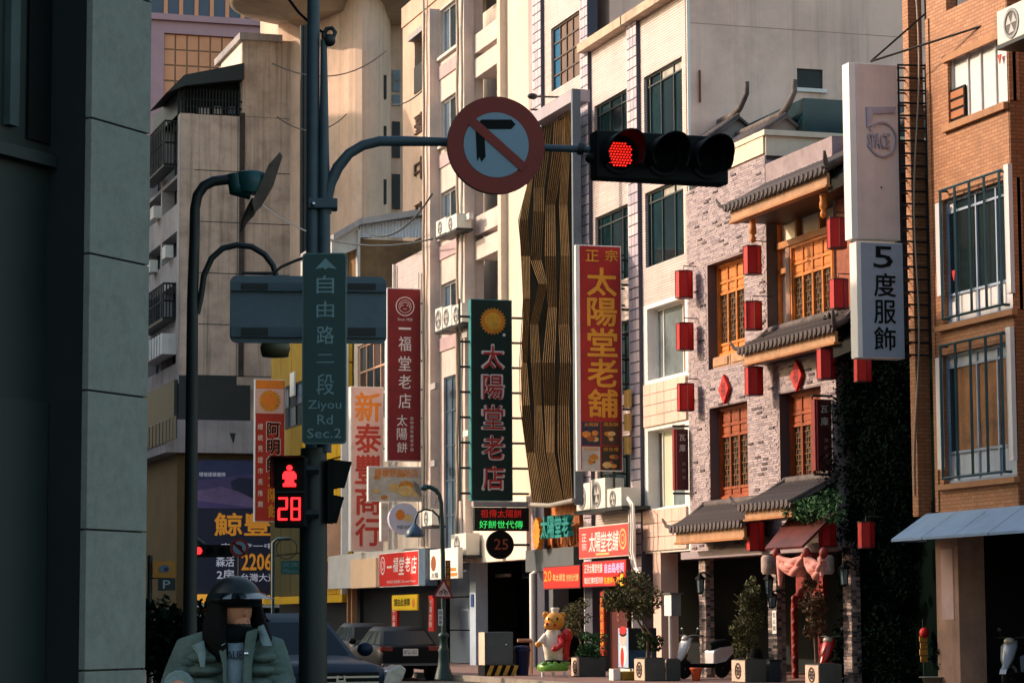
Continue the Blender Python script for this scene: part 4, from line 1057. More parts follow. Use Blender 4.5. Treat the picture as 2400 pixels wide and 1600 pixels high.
# hanging name signs of the restaurant
def hang_sign(x0, x1, xe, yt, yb, lb, xm):
    Y_ = -U(xm, 1050)
    S = FY(Y_); q = S.rect(xe, x1, yt, yb)
    r = thing('hanging_name_sign', lb, 'sign', S.P((q[0]+q[1])/2, q[2], 0), 'dark red hanging name signs')
    MB().fbox(S, q[0], q[1], q[2], q[3], -.12, 0).build('board', mat('maroon_board', (74, 22, 24), .5, .15, 5), r, bevel=.01)
    x_ = S.uv(x0, 1000)[0]
    MB().fbox(FX(q[0]), -Y_-.14, -Y_+.0, q[2], q[3], .0, .03).build('carved_edge', redk, r)
    MB().fbox(S, q[0]+.01, q[0]+.035, q[2]+.02, q[3]-.02, 0, .015).build('edge_trim', mat('pink_trim', (214, 84, 84), .5), r)
    w_ = q[1]-q[0]; h_ = q[3]-q[2]
    lettering(S, '瓦', q[0]+w_*.3, q[0]+w_*.78, q[3]-h_*.19, q[3]-h_*.09, .01, whl, r, .0, 'character')
    lettering(S, '庫', q[0]+w_*.3, q[0]+w_*.78, q[3]-h_*.37, q[3]-h_*.25, .01, whl, r, .0, 'character')
    for k, ch in enumerate('燒肉館'):
        lettering(S, ch, q[0]+w_*.5, q[0]+w_*.75, q[3]-h_*(.60+k*.11), q[3]-h_*(.54+k*.11), .01, mat('dim_white', (170, 130, 130), .5), r, .0, 'character')
    for z_ in (q[3]+.08, q[2]-.08): MB().bar(S.P(q[0]-.05, z_, -.06), S.P(q[1]+.12, z_, -.06), .04).build('bracket', darkm, r)
hang_sign(1568, 1614, 1583, 1005, 1148, 'dark red hanging sign over the tiled building edge, left of the brick wall', 1616)
hang_sign(1899, 1950, 1913, 935, 1102, 'dark red hanging sign overlapping the right carved timber window', 1956)
# wall lamps of the arcade
def lamp(px, py, lb, hpx=52):
    d = .5; u, v = CF.uv(px, py, d); H_ = hpx/99
    r = thing('wall_lantern', lb, 'lamp', CF.P(u, v-H_/2, d), 'black wall lanterns on the columns')
    c = CF.P(u, v-H_/2, d)
    MB().lathe(c, [(.02, 0), (.09, .04), (.09, .05)], 6, False).build('base', black, r)
    MB().lathe(c, [(.075, .05), (.1, H_*.7)], 6, False).build('glass_shade', mat('lamp_glass', (120, 140, 140), .2, .1), r)
    for k in range(6):
        g = k*math.pi/3; MB().bar(c+Vector((.08*math.cos(g), .08*math.sin(g), .05)), c+Vector((.105*math.cos(g), .105*math.sin(g), H_*.7)), .014).build('cage_bar', black, r)
    MB().lathe(c, [(.14, H_*.7), (.12, H_*.78), (.03, H_*.95), (.02, H_)], 6, False).build('cap', black, r)
    MB().tube([c+Vector((0, 0, H_*.97)), c+Vector((.1, 0, H_*1.02)), c+Vector((.3, 0, H_*.8))], .018, 5).build('arm', black, r)
lamp(1641, 1367, 'black wall lantern on the leftmost brick column of the arcade')
lamp(1802, 1368, 'black wall lantern on the middle brick column of the arcade')
lamp(1810, 1405, 'small black box lantern hanging lower on the middle brick column', 40)
lamp(1978, 1345, 'black wall lantern on the right column beside the creeper')

# ------------------------------------------------------------------ creeper
def leaves(parent, name, m, blobs, n, s, loc=None, flat=None):
    """leaf sized faces through the volume of the given ellipsoids (centre, radii)"""
    mb = MB(); tot = sum(b[1][0]*b[1][1]*b[1][2] for b in blobs)
    for c, rr in blobs:
        k = int(n*rr[0]*rr[1]*rr[2]/tot)+1
        for _ in range(k):
            while True:
                p = Vector([random.uniform(-1, 1) for _ in range(3)])
                if .25 < p.length < 1.0: break
            q = Vector((c[0]+p.x*rr[0], c[1]+p.y*rr[1], c[2]+p.z*rr[2]))
            a = Vector([random.gauss(0, 1) for _ in range(3)]).normalized(); b = a.cross(Vector([random.gauss(0, 1) for _ in range(3)])).normalized()
            l = s*random.uniform(.6, 1.3); w_ = l*.45
            mb.add([q-a*l*.5, q+b*w_*.5, q+a*l*.5, q-b*w_*.5], [(0, 1, 2, 3)])
    return mb.build(name, m, parent, loc=loc)
yv0, yv1 = -U(2135, 1000), -U(1985, 1000)
cr = thing('creeper_covered_wall', 'dark creeper covering the narrow wall between the restaurant and the brown tiled building', 'creeper', (W+.3, (yv0+yv1)/2, .15))
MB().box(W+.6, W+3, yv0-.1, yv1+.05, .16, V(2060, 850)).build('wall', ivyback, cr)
MB().box(W+1.6, W+3.5, yv0-.1, yv1+1.5, .16, V(2060, 1200)).build('passage', dark, cr)
bl_ = []
for k in range(150):
    px = random.uniform(1992, 2122); py = random.uniform(850, 1640)
    p = at(px, py, X=W+.45); bl_.append((p, (random.uniform(.3, .55), random.uniform(.4, .8), random.uniform(.3, .6))))
for px, py in ((1970, 740), (1960, 770), (2000, 770), (1985, 850), (1990, 900), (1930, 1200), (1960, 1200), (1990, 1260), (2000, 1300), (1955, 1080), (1950, 1120), (1940, 1170), (1920, 1180), (1990, 1220), (2050, 1225), (1975, 960), (1975, 1010)):
    p = at(px, py, X=W-.1); bl_.append((p, (.35, .4, .35)))
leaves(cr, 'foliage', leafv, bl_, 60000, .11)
b2 = [(at(px, py, X=W-.9), (.3, .45, .2)) for px, py in ((1870, 1200), (1860, 1186), (1880, 1190), (1900, 1180), (1925, 1190), (1945, 1165), (1950, 1205), (1895, 1205), (1865, 1196))]
leaves(cr, 'sunlit_spray', leafg, b2, 1500, .10)

# ------------------------------------------------------------------ brown tiled building
t = thing('brown_tiled_building', 'brown tiled building with barred windows and a pale blue awning at the right edge', 'building', (W, 44, 0)); ab = t
AF = FX(W-.05); U = lambda x, y=700, d=0: AF.uv(x, y, d)[0]; V = lambda x, y, d=0: AF.uv(x, y, d)[1]
zA = V(2200, 1205); ZT = V(2200, -120)
ua, ue = U(2129), U(2372, 600)
w1 = (U(2222, 210), U(2366, 210), V(2222, 292), V(2222, 128))
w2 = (U(2208, 620), U(2376, 620), V(2208, 764), V(2208, 470))
w3 = (U(2208, 960), U(2380, 960), V(2208, 1135), V(2208, 832))
ub1, ub2 = U(2142), U(2186)
wall_holes(AF, ua, ub1, zA, ZT, [], 'edge_pilaster', brownt, t, .3)
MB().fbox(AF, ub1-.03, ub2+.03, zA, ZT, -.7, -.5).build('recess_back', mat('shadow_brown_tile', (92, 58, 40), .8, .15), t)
w0 = (w1[0], w1[1], w1[3]+.9, w1[3]+3.0)
wall_holes(AF, ub2, ue, zA, ZT, [w0, w1, w2, w3], 'wall', brownt, t, .22)
MB().box(W+3.4, W+9, -ue-12, -ua, zA, ZT).build('core', darkm, t)
# near end
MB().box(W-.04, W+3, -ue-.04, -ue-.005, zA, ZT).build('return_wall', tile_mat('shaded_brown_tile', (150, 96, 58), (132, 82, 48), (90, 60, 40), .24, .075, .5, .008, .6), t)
MB().fbox(AF, ue+.05, ue+14, zA, ZT, -3.3, -1.6).build('set_back_wall', brownt, t)
# windows
ptm = mat('white_panel', (222, 218, 216), .6, .04, 2, 0, .12)
f = window(AF, w1, t, fm=mat('white_grey_frame', (200, 198, 196), .6), d=-.12, splits=[.27, .48, .72], gm=[ptm, ptm, ptm, ptm])
q = AF.rect(2224, 2262, 226, 290, -.06)
MB().fbox(AF, q[0], q[1], w1[2]+.04, w1[2]+.70, -.10, -.06).build('broken_opening', black, t)
for k in range(3): MB().fbox(AF, q[0]+.05, q[1]-.03, w1[2]+.1+k*.2, w1[2]+.24+k*.2, -.06, -.04).build('brown_slat', mat('brown_slat', (176, 104, 58), .6), t)
u, v = U(2342, 138, -.05), V(2342, 138, -.05)
MB().prism(AF, [(u-.07, v+.08), (u+.07, v+.08), (u, v-.10)], -.07, -.05).build('red_triangle', redp, t)
for h, gg, lowm in ((w2, [glass2, mat('green_black_glass', (26, 40, 40), .15, .2), MATS['green_black_glass'], MATS['green_black_glass']], ptm), (w3, [glass2, mat('brown_curtain', (146, 96, 52), .6, .35, 2.5, .2), MATS['brown_curtain'], MATS['brown_curtain']], mat('blue_white_panel', (176, 190, 204), .5, .05, 1))):
    f = window(AF, h, t, fm=mat('blue_white_frame', (160, 176, 196), .5), d=-.15, fw=.06, splits=[.12, .42, .7], trans=[.24, .9], gm=[ptm, lowm, lowm, lowm]+gg+[ptm, glass2 if h is w2 else lowm, lowm if h is w3 else glass2, lowm if h is w3 else glass2])
    MB().fbox(AF, h[0]-.1, h[0]+.07, h[2]+(.6 if h is w2 else .3), h[3]-.05, .0, .08).build('side_board', ptm, t)
    MB().fbox(AF, h[1]-.14, h[1]+.05, h[2]+.3, h[3]+.25, .01, .10).build('side_board', ptm, t)
    g = MB(); n = 5
    x0_, x1_ = h[0]+.3, h[1]-.2
    for k in range(n): xx = x0_+(x1_-x0_)*k/(n-1); g.bar(AF.P(xx, h[2]+.1, .16), AF.P(xx, h[3]+.15, .16), .045)
    for z_ in (h[2]+.1, h[3]+.15): g.bar(AF.P(x0_-.05, z_, .16), AF.P(x1_+.05, z_, .16), .04)
    for xx in (x0_, x1_):
        for z_ in (h[2]+.1, h[3]+.15): g.bar(AF.P(xx, z_, 0), AF.P(xx, z_, .16), .04)
    g.build('window_bars', mat('teal_bar', (52, 84, 90), .5), t)
    MB().fbox(AF, h[0]-.15, h[1]+.1, h[2]-.12, h[2]-.01, .0, .12).build('sill', mat('tan_sill', (176, 124, 84), .7, .1, 2, 0, .3), t)
u, v = U(2228, 645, -.05), V(2228, 645, -.05)
MB().prism(AF, [(u-.07, v+.1), (u+.09, v+.1), (u+.01, v-.12)], -.13, -.11).build('red_triangle', redp, t)
for y, dd in ((300, .10), (135, .06)): MB().fbox(AF, w1[0]-.15, ue, V(2222, y)-.09, V(2222, y)+.05, 0.001, dd).build('ledge', mat('tan_sill', (176, 124, 84)), t)
MB().fbox(AF, U(2185), U(2192), V(2185, 1200), V(2185, 40), .0, .03).build('pilaster_edge', brownt, t)
# pipes and cables in the recess
pc = MB()
for x, r_ in ((2150, .05), (2163, .035), (2176, .03)): pc.tube([AF.P(U(x), zA, -.35), AF.P(U(x)+.05, V(x, 600), -.35), AF.P(U(x), ZT, -.35)], r_, 6)
pc.build('drain_pipes', mat('rust_pipe_dark', (84, 60, 48), .8, .3), t)
cb = MB(); cb.tube([AF.P(U(2150, y)+.12*math.sin(y*.01), V(2150, y), .02) for y in range(-40, 1200, 60)], .018, 5); cb.build('loose_cable', mat('grey_cable', (190, 170, 150), .7), t)
# pale blue awning
awm = mat('blue_awning', (132, 160, 190), .6, .08, 1, .05, .25)
ya = V(2185, 1203, 0); yb_ = V(2150, 1265, .85)
m_ = MB(); n = 9
for i in range(n):
    a = ua+.7+(ue+8-ua)*i/n; b = ua+.7+(ue+8-ua)*(i+1)/n; a0 = a
    MB().add([AF.P(a+.01, ya, .06), AF.P(b-.01, ya, .06), AF.P(b-.01, yb_+.05, .85), AF.P(a0+.01, yb_+.05, .85), AF.P(b-.01, yb_-.0, .85), AF.P(a0+.01, yb_-.0, .85)], [(3, 2, 1, 0), (5, 4, 2, 3)]).build('awning_panel', awm, t)
MB().add([AF.P(ua+.71, yb_, .85), AF.P(ua+.71, ya, .06), AF.P(ua+.71, yb_, .06)], [(0, 1, 2)]).build('awning_cheek', awm, t)
# column, arcade
MB().fbox(AF, U(2194, 1450, 0), U(2246, 1450, 0), .152, ya, -.6, -.02).build('column', mat('worn_tan_plaster', (178, 142, 122), .8, .16, 2, .1, .35, dirt=.4), t)
MB().fbox(AF, U(2207, 1450), U(2235, 1450), 1.55, 2.95, -.019, -.008).build('pale_patch', mat('paler_patch', (206, 176, 172), .8, .1, 3), t)
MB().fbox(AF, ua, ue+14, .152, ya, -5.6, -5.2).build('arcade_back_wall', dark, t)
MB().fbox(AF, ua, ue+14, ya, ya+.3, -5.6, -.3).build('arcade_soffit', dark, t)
MB().box(W+1.2, W+6, -ua-.05, -ua+.2, .152, zA).build('party_wall', dark, t)
MB().fbox(AF, ue+9, ue+14, .152, ya, -.6, -.1).build('column', mat('worn_tan_plaster', (178, 142, 122)), t)
r = aircon(AF, 2337, 2420, 28, 112, .55, 'large old air conditioner jutting out at the top right corner of the brown building', .55)

# ------------------------------------------------------------------ shop signs
def sign_Y(px_mount, X=W):
    return at(px_mount, 900, X=X).y
def board(name, lb, cat, F, x0, x1, yt, yb, face, edge=whitep, dep=.28, group=None, rim=None, em=None):
    """a box sign: case with pale side, face sheet; returns the root and its rectangle"""
    q = F.rect(x0, x1, yt, yb)
    r = thing(name, lb, cat, F.P((q[0]+q[1])/2, q[2], -dep/2), group)
    MB().fbox(F, q[0], q[1], q[2], q[3], -dep, 0).build('case', edge, r, bevel=.008)
    rr = .03
    MB().fbox(F, q[0]+rr, q[1]-rr, q[2]+rr, q[3]-rr, .002, .012).build('face', face, r)
    return r, q
def brackets(F, r, q, um, n=4, d=-.14, th=.05, m=None):
    for k in range(n):
        z = q[2]+(q[3]-q[2])*(k+.5)/n; MB().bar(F.P(q[1], z, d), F.P(um, z, d), th).build('bracket', m or darkm, r)
# red and gold sign of the sun cake shop
S = FY(sign_Y(1480)); SB = []
r, q = board('vertical_shop_sign', 'tall red vertical sign with gold characters and pastry photos at its foot', 'sign', S, 1352, 1458, 573, 1103, red, dep=.16)
MB().fbox(S, q[0]-.02, q[0]+.09, q[2], q[3], .001, .02).build('white_edge', whitep, r)
q = S.rect(1362, 1456, 575, 985); z9 = q[2]
column_text(S, '太陽堂老舖', q[0]+.18, q[1]-.14, S.uv(0+1400, 625)[1], z9+.06, .03, goldl, r, .1, .03)
for ch, xa, xb in (('正', 1372, 1402), ('宗', 1418, 1446)):
    p = S.rect(xa, xb, 586, 612); lettering(S, ch, *p, .03, goldl, r, .02, 'character', thick=.015)
ph_b = mat('photo_blue_dark', (30, 44, 74), .5, .3, 3)
gold_past = mat('pastry_gold', (214, 138, 52), .6, .25, 8, .1); pale_past = mat('pastry_pale', (230, 190, 120), .6, .2, 8, .1); brn_past = mat('pastry_brown', (158, 84, 40), .6, .25, 8, .1)
for i in range(2):
    for j in range(2):
        p = S.rect(1363+i*46, 1407+i*47, 988+j*58, 1043+j*58)
        ph = MB().fbox(S, p[0]+.01, p[1]-.01, p[2], p[3], .012, .02).build('food_photo', [ph_b, mat('photo_brown', (76, 44, 30), .5, .3, 3), mat('photo_white', (200, 196, 190), .5, .2, 3), mat('photo_dark', (52, 36, 30), .5, .3, 3)][i+2*j], r)
        lettering(S, ['太陽餅', '鳳梨酥', '檸檬餅', '綜合禮'][i+2*j], p[0]+.06, p[1]-.06, p[3]-.12, p[3]-.02, .03, goldl, ph)
        for k in range(5):
            c = (p[0]+(p[1]-p[0])*random.uniform(.2, .8), p[2]+(p[3]-p[2])*random.uniform(.15, .6))
            MB().disc(S, c[0], c[1], random.uniform(.06, .13), .02+.002*k, .024+.002*k, 14, random.uniform(.05, .09)).build('pastry_picture', [gold_past, pale_past, gold_past, brn_past][(i+2*j+k) % 4], ph)
brackets(S, r, (0, S.uv(1458, 800)[0], q[2], q[3]), S.uv(1480, 800)[0], 7)
# green sign
S = FY(sign_Y(1243))
r, q = board('vertical_shop_sign', 'tall dark green vertical sign with red white characters and an orange sun', 'sign', S, 1104, 1201, 700, 1173, greenS, greenE, .25)
c = S.uv(1155, 753)
n = 24; pts = []
for k in range(2*n):
    g = math.pi*k/n; rr = .42 if k % 2 else .35; pts.append((c[0]+rr*math.cos(g), c[1]+rr*math.sin(g)))
MB().prism(S, pts, .012, .03).build('sun_emblem', mat('sun_orange', (222, 142, 40), .5, .15, 5), r)
MB().disc(S, c[0], c[1], .26, .03, .045, 24).build('sun_disc', mat('sun_yellow', (236, 176, 60), .5, .2, 6), r)
p = S.uv(1181, 785); MB().disc(S, p[0], p[1], .05, .012, .02, 12).build('small_dot', whl, r)
a, b = S.uv(1132, 950)[0], S.uv(1178, 950)[0]
column_text(S, '太陽堂老店', a-.05, b+.05, S.uv(1150, 800)[1], S.uv(1150, 1156)[1], .03, whl, r, .22, .045, .01, 'character_outline')
column_text(S, '太陽堂老店', a, b, S.uv(1150, 803)[1], S.uv(1150, 1153)[1], .045, mat('sign_red_letter', (196, 48, 40), .5), r, .22, .008, .01)
for k in range(8):
    z = q[2]+(q[3]-q[2])*(k+.3)/8; MB().bar(S.P(q[1], z, -.12), S.P(S.uv(1241, 900)[0], z, -.12), .05).build('bracket', darkm, r)
    MB().bar(S.P(q[0], z, -.12), S.P(q[0]-.32, z, -.12), .05).build('bracket', darkm, r)
MB().bar(S.P(q[0]-.32, q[2], -.12), S.P(q[0]-.32, q[3], -.12), .05).build('bracket', darkm, r)
# deep red sign
S = FY(sign_Y(1013))
r, q = board('vertical_shop_sign', 'deep red vertical sign with a white ring emblem and small white characters', 'sign', S, 907, 987, 674, 1080, redk, whitep, .3)
c = S.uv(949, 718)
MB().ring(S, c[0], c[1], .30, .33, .012, .02, 32).ring(S, c[0], c[1], .21, .225, .012, .02, 28).build('emblem_ring', whl, r)
fm_ = MB()
fm_.disc(S, c[0]-.08, c[1]+.03, .022, .012, .02, 8).disc(S, c[0]+.08, c[1]+.03, .022, .012, .02, 8)
fm_.prism(S, [(c[0]-.09, c[1]-.07), (c[0], c[1]-.11), (c[0]+.09, c[1]-.07), (c[0], c[1]-.085)], .012, .02)
fm_.tube([S.P(c[0]-.17, c[1]-.05, .015), S.P(c[0]-.13, c[1]+.1, .015), S.P(c[0], c[1]+.15, .015), S.P(c[0]+.13, c[1]+.1, .015), S.P(c[0]+.17, c[1]-.05, .015)], .012, 4)
fm_.build('emblem_face', whl, r)
p = S.rect(932, 966, 745, 751); lettering(S, 'Since 1928', *p, .015, whl, r)
for ch, y0, y1 in (('一', 767, 772), ('福', 788, 822), ('堂', 834, 868), ('老', 878, 910), ('店', 922, 956), ('太', 972, 998), ('陽', 1003, 1030), ('餅', 1036, 1060)):
    p = S.rect(934 if y1 < 960 else 930, 963 if y1 < 960 else 954, y0, y1); lettering(S, ch, *p, .02, whl, r, .01, 'character')
for k, ch in enumerate('台中百年餅老字號'):
    p = S.rect(961, 969, 976+k*10.5, 984+k*10.5); lettering(S, ch, *p, .02, whl, r, 0, 'small_character')
brackets(S, r, q, S.uv(1012, 900)[0], 6)
# faded pink sign
S = FY(sign_Y(915))
r, q = board('vertical_shop_sign', 'faded pink vertical sign with big red characters left of the deep red sign', 'sign', S, 822, 899, 905, 1291, pinkw, whitep, .35)
for k, ch in enumerate('新泰豐商行'):
    p = S.rect(833, 892, 920+k*73, 986+k*73); lettering(S, ch, *p, .02, orangelet if k == 0 else redlet, r, .03, 'character')
brackets(S, r, q, S.uv(915, 1000)[0], 4)
# orange sun sign far left
S = FY(sign_Y(700))
r, q = board('vertical_shop_sign', 'narrow red and white vertical sign with an orange sun behind the pedestrian signal', 'sign', S, 597, 668, 888, 1222, mat('brick_red_sign', (176, 44, 36), .5, .1, 2), whitep, .25)
p = S.rect(600, 665, 910, 968); MB().fbox(S, *p, .012, .02).build('white_panel', pinkw, r)
p = S.rect(600, 665, 890, 909); MB().fbox(S, *p, .012, .02).build('orange_panel', orangelet, r)
c = S.uv(632, 939); pts = []
for k in range(40):
    g = math.pi*k/20; rr = .48 if k % 2 else .40; pts.append((c[0]+rr*math.cos(g), c[1]+rr*math.sin(g)))
MB().prism(S, pts, .02, .035).build('sun_emblem', mat('sun_orange', (222, 142, 40)), r); MB().disc(S, c[0], c[1], .3, .035, .045, 20).build('sun_disc', orangelet, r)
for k, ch in enumerate('阿明師'): p = S.rect(626, 655, 990+k*40, 1024+k*40); lettering(S, ch, p[0]-.03, p[1]+.03, p[2]-.03, p[3]+.03, .02, pinkw, r, .04, 'character_outline'); lettering(S, ch, *p, .03, black, r, .02, 'character')
for k, ch in enumerate('太陽餅'): p = S.rect(628, 655, 1110+k*36, 1140+k*36); lettering(S, ch, *p, .02, goldl, r, .02, 'character')
for k, ch in enumerate('總統見證市長推薦'): p = S.rect(604, 616, 992+k*26, 1006+k*26); lettering(S, ch, *p, .02, whl, r, .01, 'character')
# lemon cake board and round sign
S = FY(sign_Y(990)-1.2)
r, q = board('small_shop_sign', 'small pale sign with pastries and orange characters below the deep red sign', 'sign', S, 863, 989, 1092, 1174, mat('pale_photo_board', (206, 196, 182), .5, .2, 3), whitep, .2)
p = S.rect(878, 980, 1097, 1117); lettering(S, '檸檬餅創始店', *p, .02, orangelet, r, .02)
for (x, y, rx, m_) in ((884, 1118, 9, gold_past), (880, 1150, 10, pale_past), (925, 1142, 17, pale_past), (952, 1138, 20, gold_past), (950, 1150, 22, pale_past), (985-8, 1158, 12, pale_past), (900, 1165, 9, gold_past), (944, 1112, 7, gold_past)):
    c = S.uv(x, y); MB().disc(S, c[0], c[1], rx/6134*82, .012, .02+rx*.0005, 18, rx*.62/6134*82).build('pastry_picture', m_, r)
S = FY(sign_Y(990)-1.6); c = S.uv(947, 1215)
r = thing('round_shop_sign', 'round white sign with an orange blob above the red shop sign', 'sign', S.P(c[0], c[1]-.5, 0))
MB().disc(S, c[0], c[1], .53, -.2, 0, 40).build('disc_case', mat('pale_lilac_board', (206, 204, 220), .5, .06, 3), r)
c2 = S.uv(938, 1206); MB().disc(S, c2[0], c2[1], .15, .001, .015, 20, .18).build('orange_blob', orangelet, r)
c2 = S.uv(956, 1213); MB().disc(S, c2[0], c2[1], .14, .001, .01, 20, .13).build('peach_blob', pale_past, r)
p = S.rect(930, 964, 1230, 1240); lettering(S, '檸檬', *p, .01, glassb, r)
S = FY(sign_Y(990)-.9)
r, q = board('small_shop_sign', 'narrow white box sign left of the round sign', 'sign', S, 893, 912, 1176, 1268, mat('stained_white_board', (206, 196, 184), .6, .2, 3), whitep, .25)
JF1 = FX(W-1.02)
r, q = board('shop_fascia_sign', 'red shop sign with white brush characters above the yellow notice', 'sign', JF1, 889, 981, 1297, 1376, redp, whitep, .12)
p = JF1.rect(907, 978, 1308, 1348); w5 = (p[1]-p[0])/5; s_ = -.0
for k, ch in enumerate('一福堂老店'):
    a = p[0]+w5*k; 
    if ch == '一': lettering(JF1, ch, a+.05*w5, a+w5*.9, p[2]+.25, p[2]+.32, .02, whl, r, .02, 'character')
    else: lettering(JF1, ch, a+.05*w5, a+w5*.9, p[2]+.1*(k % 2), p[3], .02, whl, r, .02, 'character', slant=.1)
c = JF1.uv(898, 1325); MB().ring(JF1, c[0], c[1], .26, .32, .012, .02, 24).ring(JF1, c[0], c[1], .12, .16, .012, .02, 20).build('emblem_ring', whl, r)
p = JF1.rect(908, 975, 1360, 1367); lettering(JF1, '創始店 自由路二段 www.1fu.tw', *p, .02, whl, r)
p = JF1.rect(983, 998, 1285, 1372); MB().fbox(JF1, p[0], p[1], p[2], p[3], -.4, .02).build('blue_grey_end_panel', glassb, r)
r, q = board('notice_board', 'small yellow notice with black characters hanging under the red shop sign', 'notice', JF1, 919, 978, 1394, 1430, mat('notice_yellow', (236, 196, 24), .5, .05, 2), yellow, .06)
p = JF1.rect(925, 962, 1402, 1420); lettering(JF1, '請由此排隊', *p, .02, black, r, .02)
c = JF1.uv(970, 1412); MB().disc(JF1, c[0], c[1], .2, .012, .02, 12, .16).build('red_picture', orangelet, r)
JF2 = FX(W-.9)
r, q = board('small_shop_sign', 'white sign with an orange pastry picture behind the far lamp post', 'sign', JF2, 1008, 1074, 1288, 1358, whitep, whitep, .15)
c = JF2.uv(1017, 1320); MB().disc(JF2, c[0], c[1], .3, .012, .02, 16, .25).build('pastry_picture', brn_past, r)
p = JF2.rect(1012, 1028, 1342, 1354); lettering(JF2, '太陽', *p, .02, black, r); p = JF2.rect(1056, 1070, 1330, 1338); MB().fbox(JF2, *p, .012, .02).build('tan_bar', gold_past, r)
p = JF2.rect(1056, 1072, 1342, 1350); MB().fbox(JF2, *p, .012, .02).build('tan_bar', gold_past, r)
# LED board, round number sign
S = FY(sign_Y(1243)-.5)
ledm = mat('led_board', (10, 16, 16), .4, .05, 3); ledr = mat('led_red', (255, 50, 40), .5, 0, emit=.45); ledg = mat('led_green', (60, 240, 110), .5, 0, emit=.45)
r, q = board('led_message_board', 'black message board with red and green lit characters under the green sign', 'sign', S, 1112, 1240, 1188, 1243, ledm, darkm, .2)
p = S.rect(1126, 1222, 1193, 1212); lettering(S, '祖傳太陽餅', *p, .02, mat('led_dim_red', (190, 30, 26), .5, 0, emit=.3), r)
p = S.rect(1123, 1225, 1219, 1237); lettering(S, '好餅世代傳', *p, .02, ledg, r)
MB().fbox(S, q[0], q[1], q[3]+.02, q[3]+.18, -.3, -.1).build('top_rail', concG2, r)
S = FY(sign_Y(1243)-.6); c = S.uv(1173, 1276)
r = thing('round_number_sign', 'round black sign with the number 25 on the white fascia band', 'sign', S.P(c[0], c[1]-.4, 0))
MB().disc(S, c[0], c[1], .42, -.12, 0, 36).build('disc', black, r)
p = S.rect(1158, 1191, 1262, 1287); lettering(S, '25', *p, .01, mat('brown_digits', (150, 74, 48), .5), r, .01, thick=.005)
MB().bar(S.P(c[0]+.4, c[1], -.06), S.P(S.uv(1243, 1276)[0], c[1], -.06), .05).build('bracket', darkm, r)
# teal character sign
TFc = FX(W-.35)
r = thing('teal_character_sign', 'teal raised characters with an orange sun emblem on rough timber boards', 'sign', TFc.P(TFc.uv(1310, 1260)[0], TFc.uv(1310, 1260)[1], 0))
tealL = mat('teal_letters', (16, 132, 128), .5, .1, 4)
p = TFc.rect(1280, 1352, 1212, 1262); w5 = (p[1]-p[0])/4.3
for k, ch in enumerate('太陽堂老'): lettering(TFc, ch, p[0]+w5*(k+.06), p[0]+w5*(k+.96), p[2], p[3], .18, tealL, r, .04, 'character', thick=.18)
c = TFc.uv(1268, 1250); pts = []
for k in range(32):
    g = math.pi*k/16; rr = 1 if k % 2 else .82; pts.append((c[0]+.34*rr*math.cos(g), c[1]+.48*rr*math.sin(g)))
MB().prism(TFc, pts, 0, .15).build('sun_emblem', mat('sun_orange', (222, 142, 40)), r)
# red fascia signs right of it
RF = FX(W-.55)
pinkred = mat('faded_red_sign', (214, 70, 66), .5, .12, 2, 0, .1)
r, q = board('shop_fascia_sign', 'faded red fascia sign with white brush characters below the air conditioners', 'sign', RF, 1357, 1474, 1236, 1310, pinkred, offw, .2)
p = RF.rect(1381, 1450, 1245, 1294); w5 = (p[1]-p[0])/5; rise = .0
for k, ch in enumerate('太陽堂老舖'): lettering(RF, ch, p[0]+w5*(k+.02), p[0]+w5*(k+.98), p[2]-.0, p[3]-.05, .02, whl, r, .02, 'character', slant=.06)
p = RF.rect(1365, 1376, 1250, 1292); column_text(RF, '正宗', p[0], p[1], p[3], p[2], .02, whl, r, thick=0)
c = RF.uv(1461, 1262); MB().ring(RF, c[0], c[1], .22, .28, .012, .02, 20).ring(RF, c[0], c[1], .1, .14, .012, .02, 14).build('emblem_ring', pale_past, r)
p = RF.rect(1398, 1430, 1296, 1301); MB().fbox(RF, *p, .012, .02).build('text_strip', pale_past, r)
RF2 = FX(W-.75)
r, q = board('led_banner_sign', 'bright red banner with white and yellow characters under the faded red fascia sign', 'sign', RF2, 1366, 1468, 1316, 1376, mat('lit_red', (216, 24, 18), .5, .05, emit=.25), redd, .12)
p = RF2.rect(1371, 1413, 1322, 1343); lettering(RF2, '正宗太陽堂老舖', *p, .02, whl, r, .02)
p = RF2.rect(1418, 1464, 1320, 1342); lettering(RF2, '自由路老街', *p, .02, mat('lilac_letters', (190, 180, 230), .5), r, .05)
p = RF2.rect(1371, 1415, 1353, 1368); lettering(RF2, '電話訂購宅配到府', *p, .02, whl, r, .02)
p = RF2.rect(1417, 1452, 1352, 1367); lettering(RF2, '名產伴手禮', *p, .02, mat('yellow_letters', (248, 200, 30), .5), r, .02)
c = RF2.uv(1459, 1358); MB().disc(RF2, c[0], c[1], .17, .012, .02, 16).build('yellow_spot', MATS['yellow_letters'], r)
RF3 = FX(W-.6)
r, q = board('banner_sign', 'red banner with yellow characters hung over the arcade above the bear statue', 'sign', RF3, 1274, 1360, 1328, 1381, mat('plain_banner_red', (196, 34, 22), .5, .05), redd, .06)
p = RF3.rect(1276, 1294, 1338, 1362); lettering(RF3, '20', *p, .02, goldl, r, .03)
p = RF3.rect(1297, 1326, 1345, 1362); lettering(RF3, '年太陽堂', *p, .02, pale_past, r, .02); p = RF3.rect(1329, 1357, 1345, 1362); lettering(RF3, '好餅世代傳', *p, .02, pale_past, r, .02)
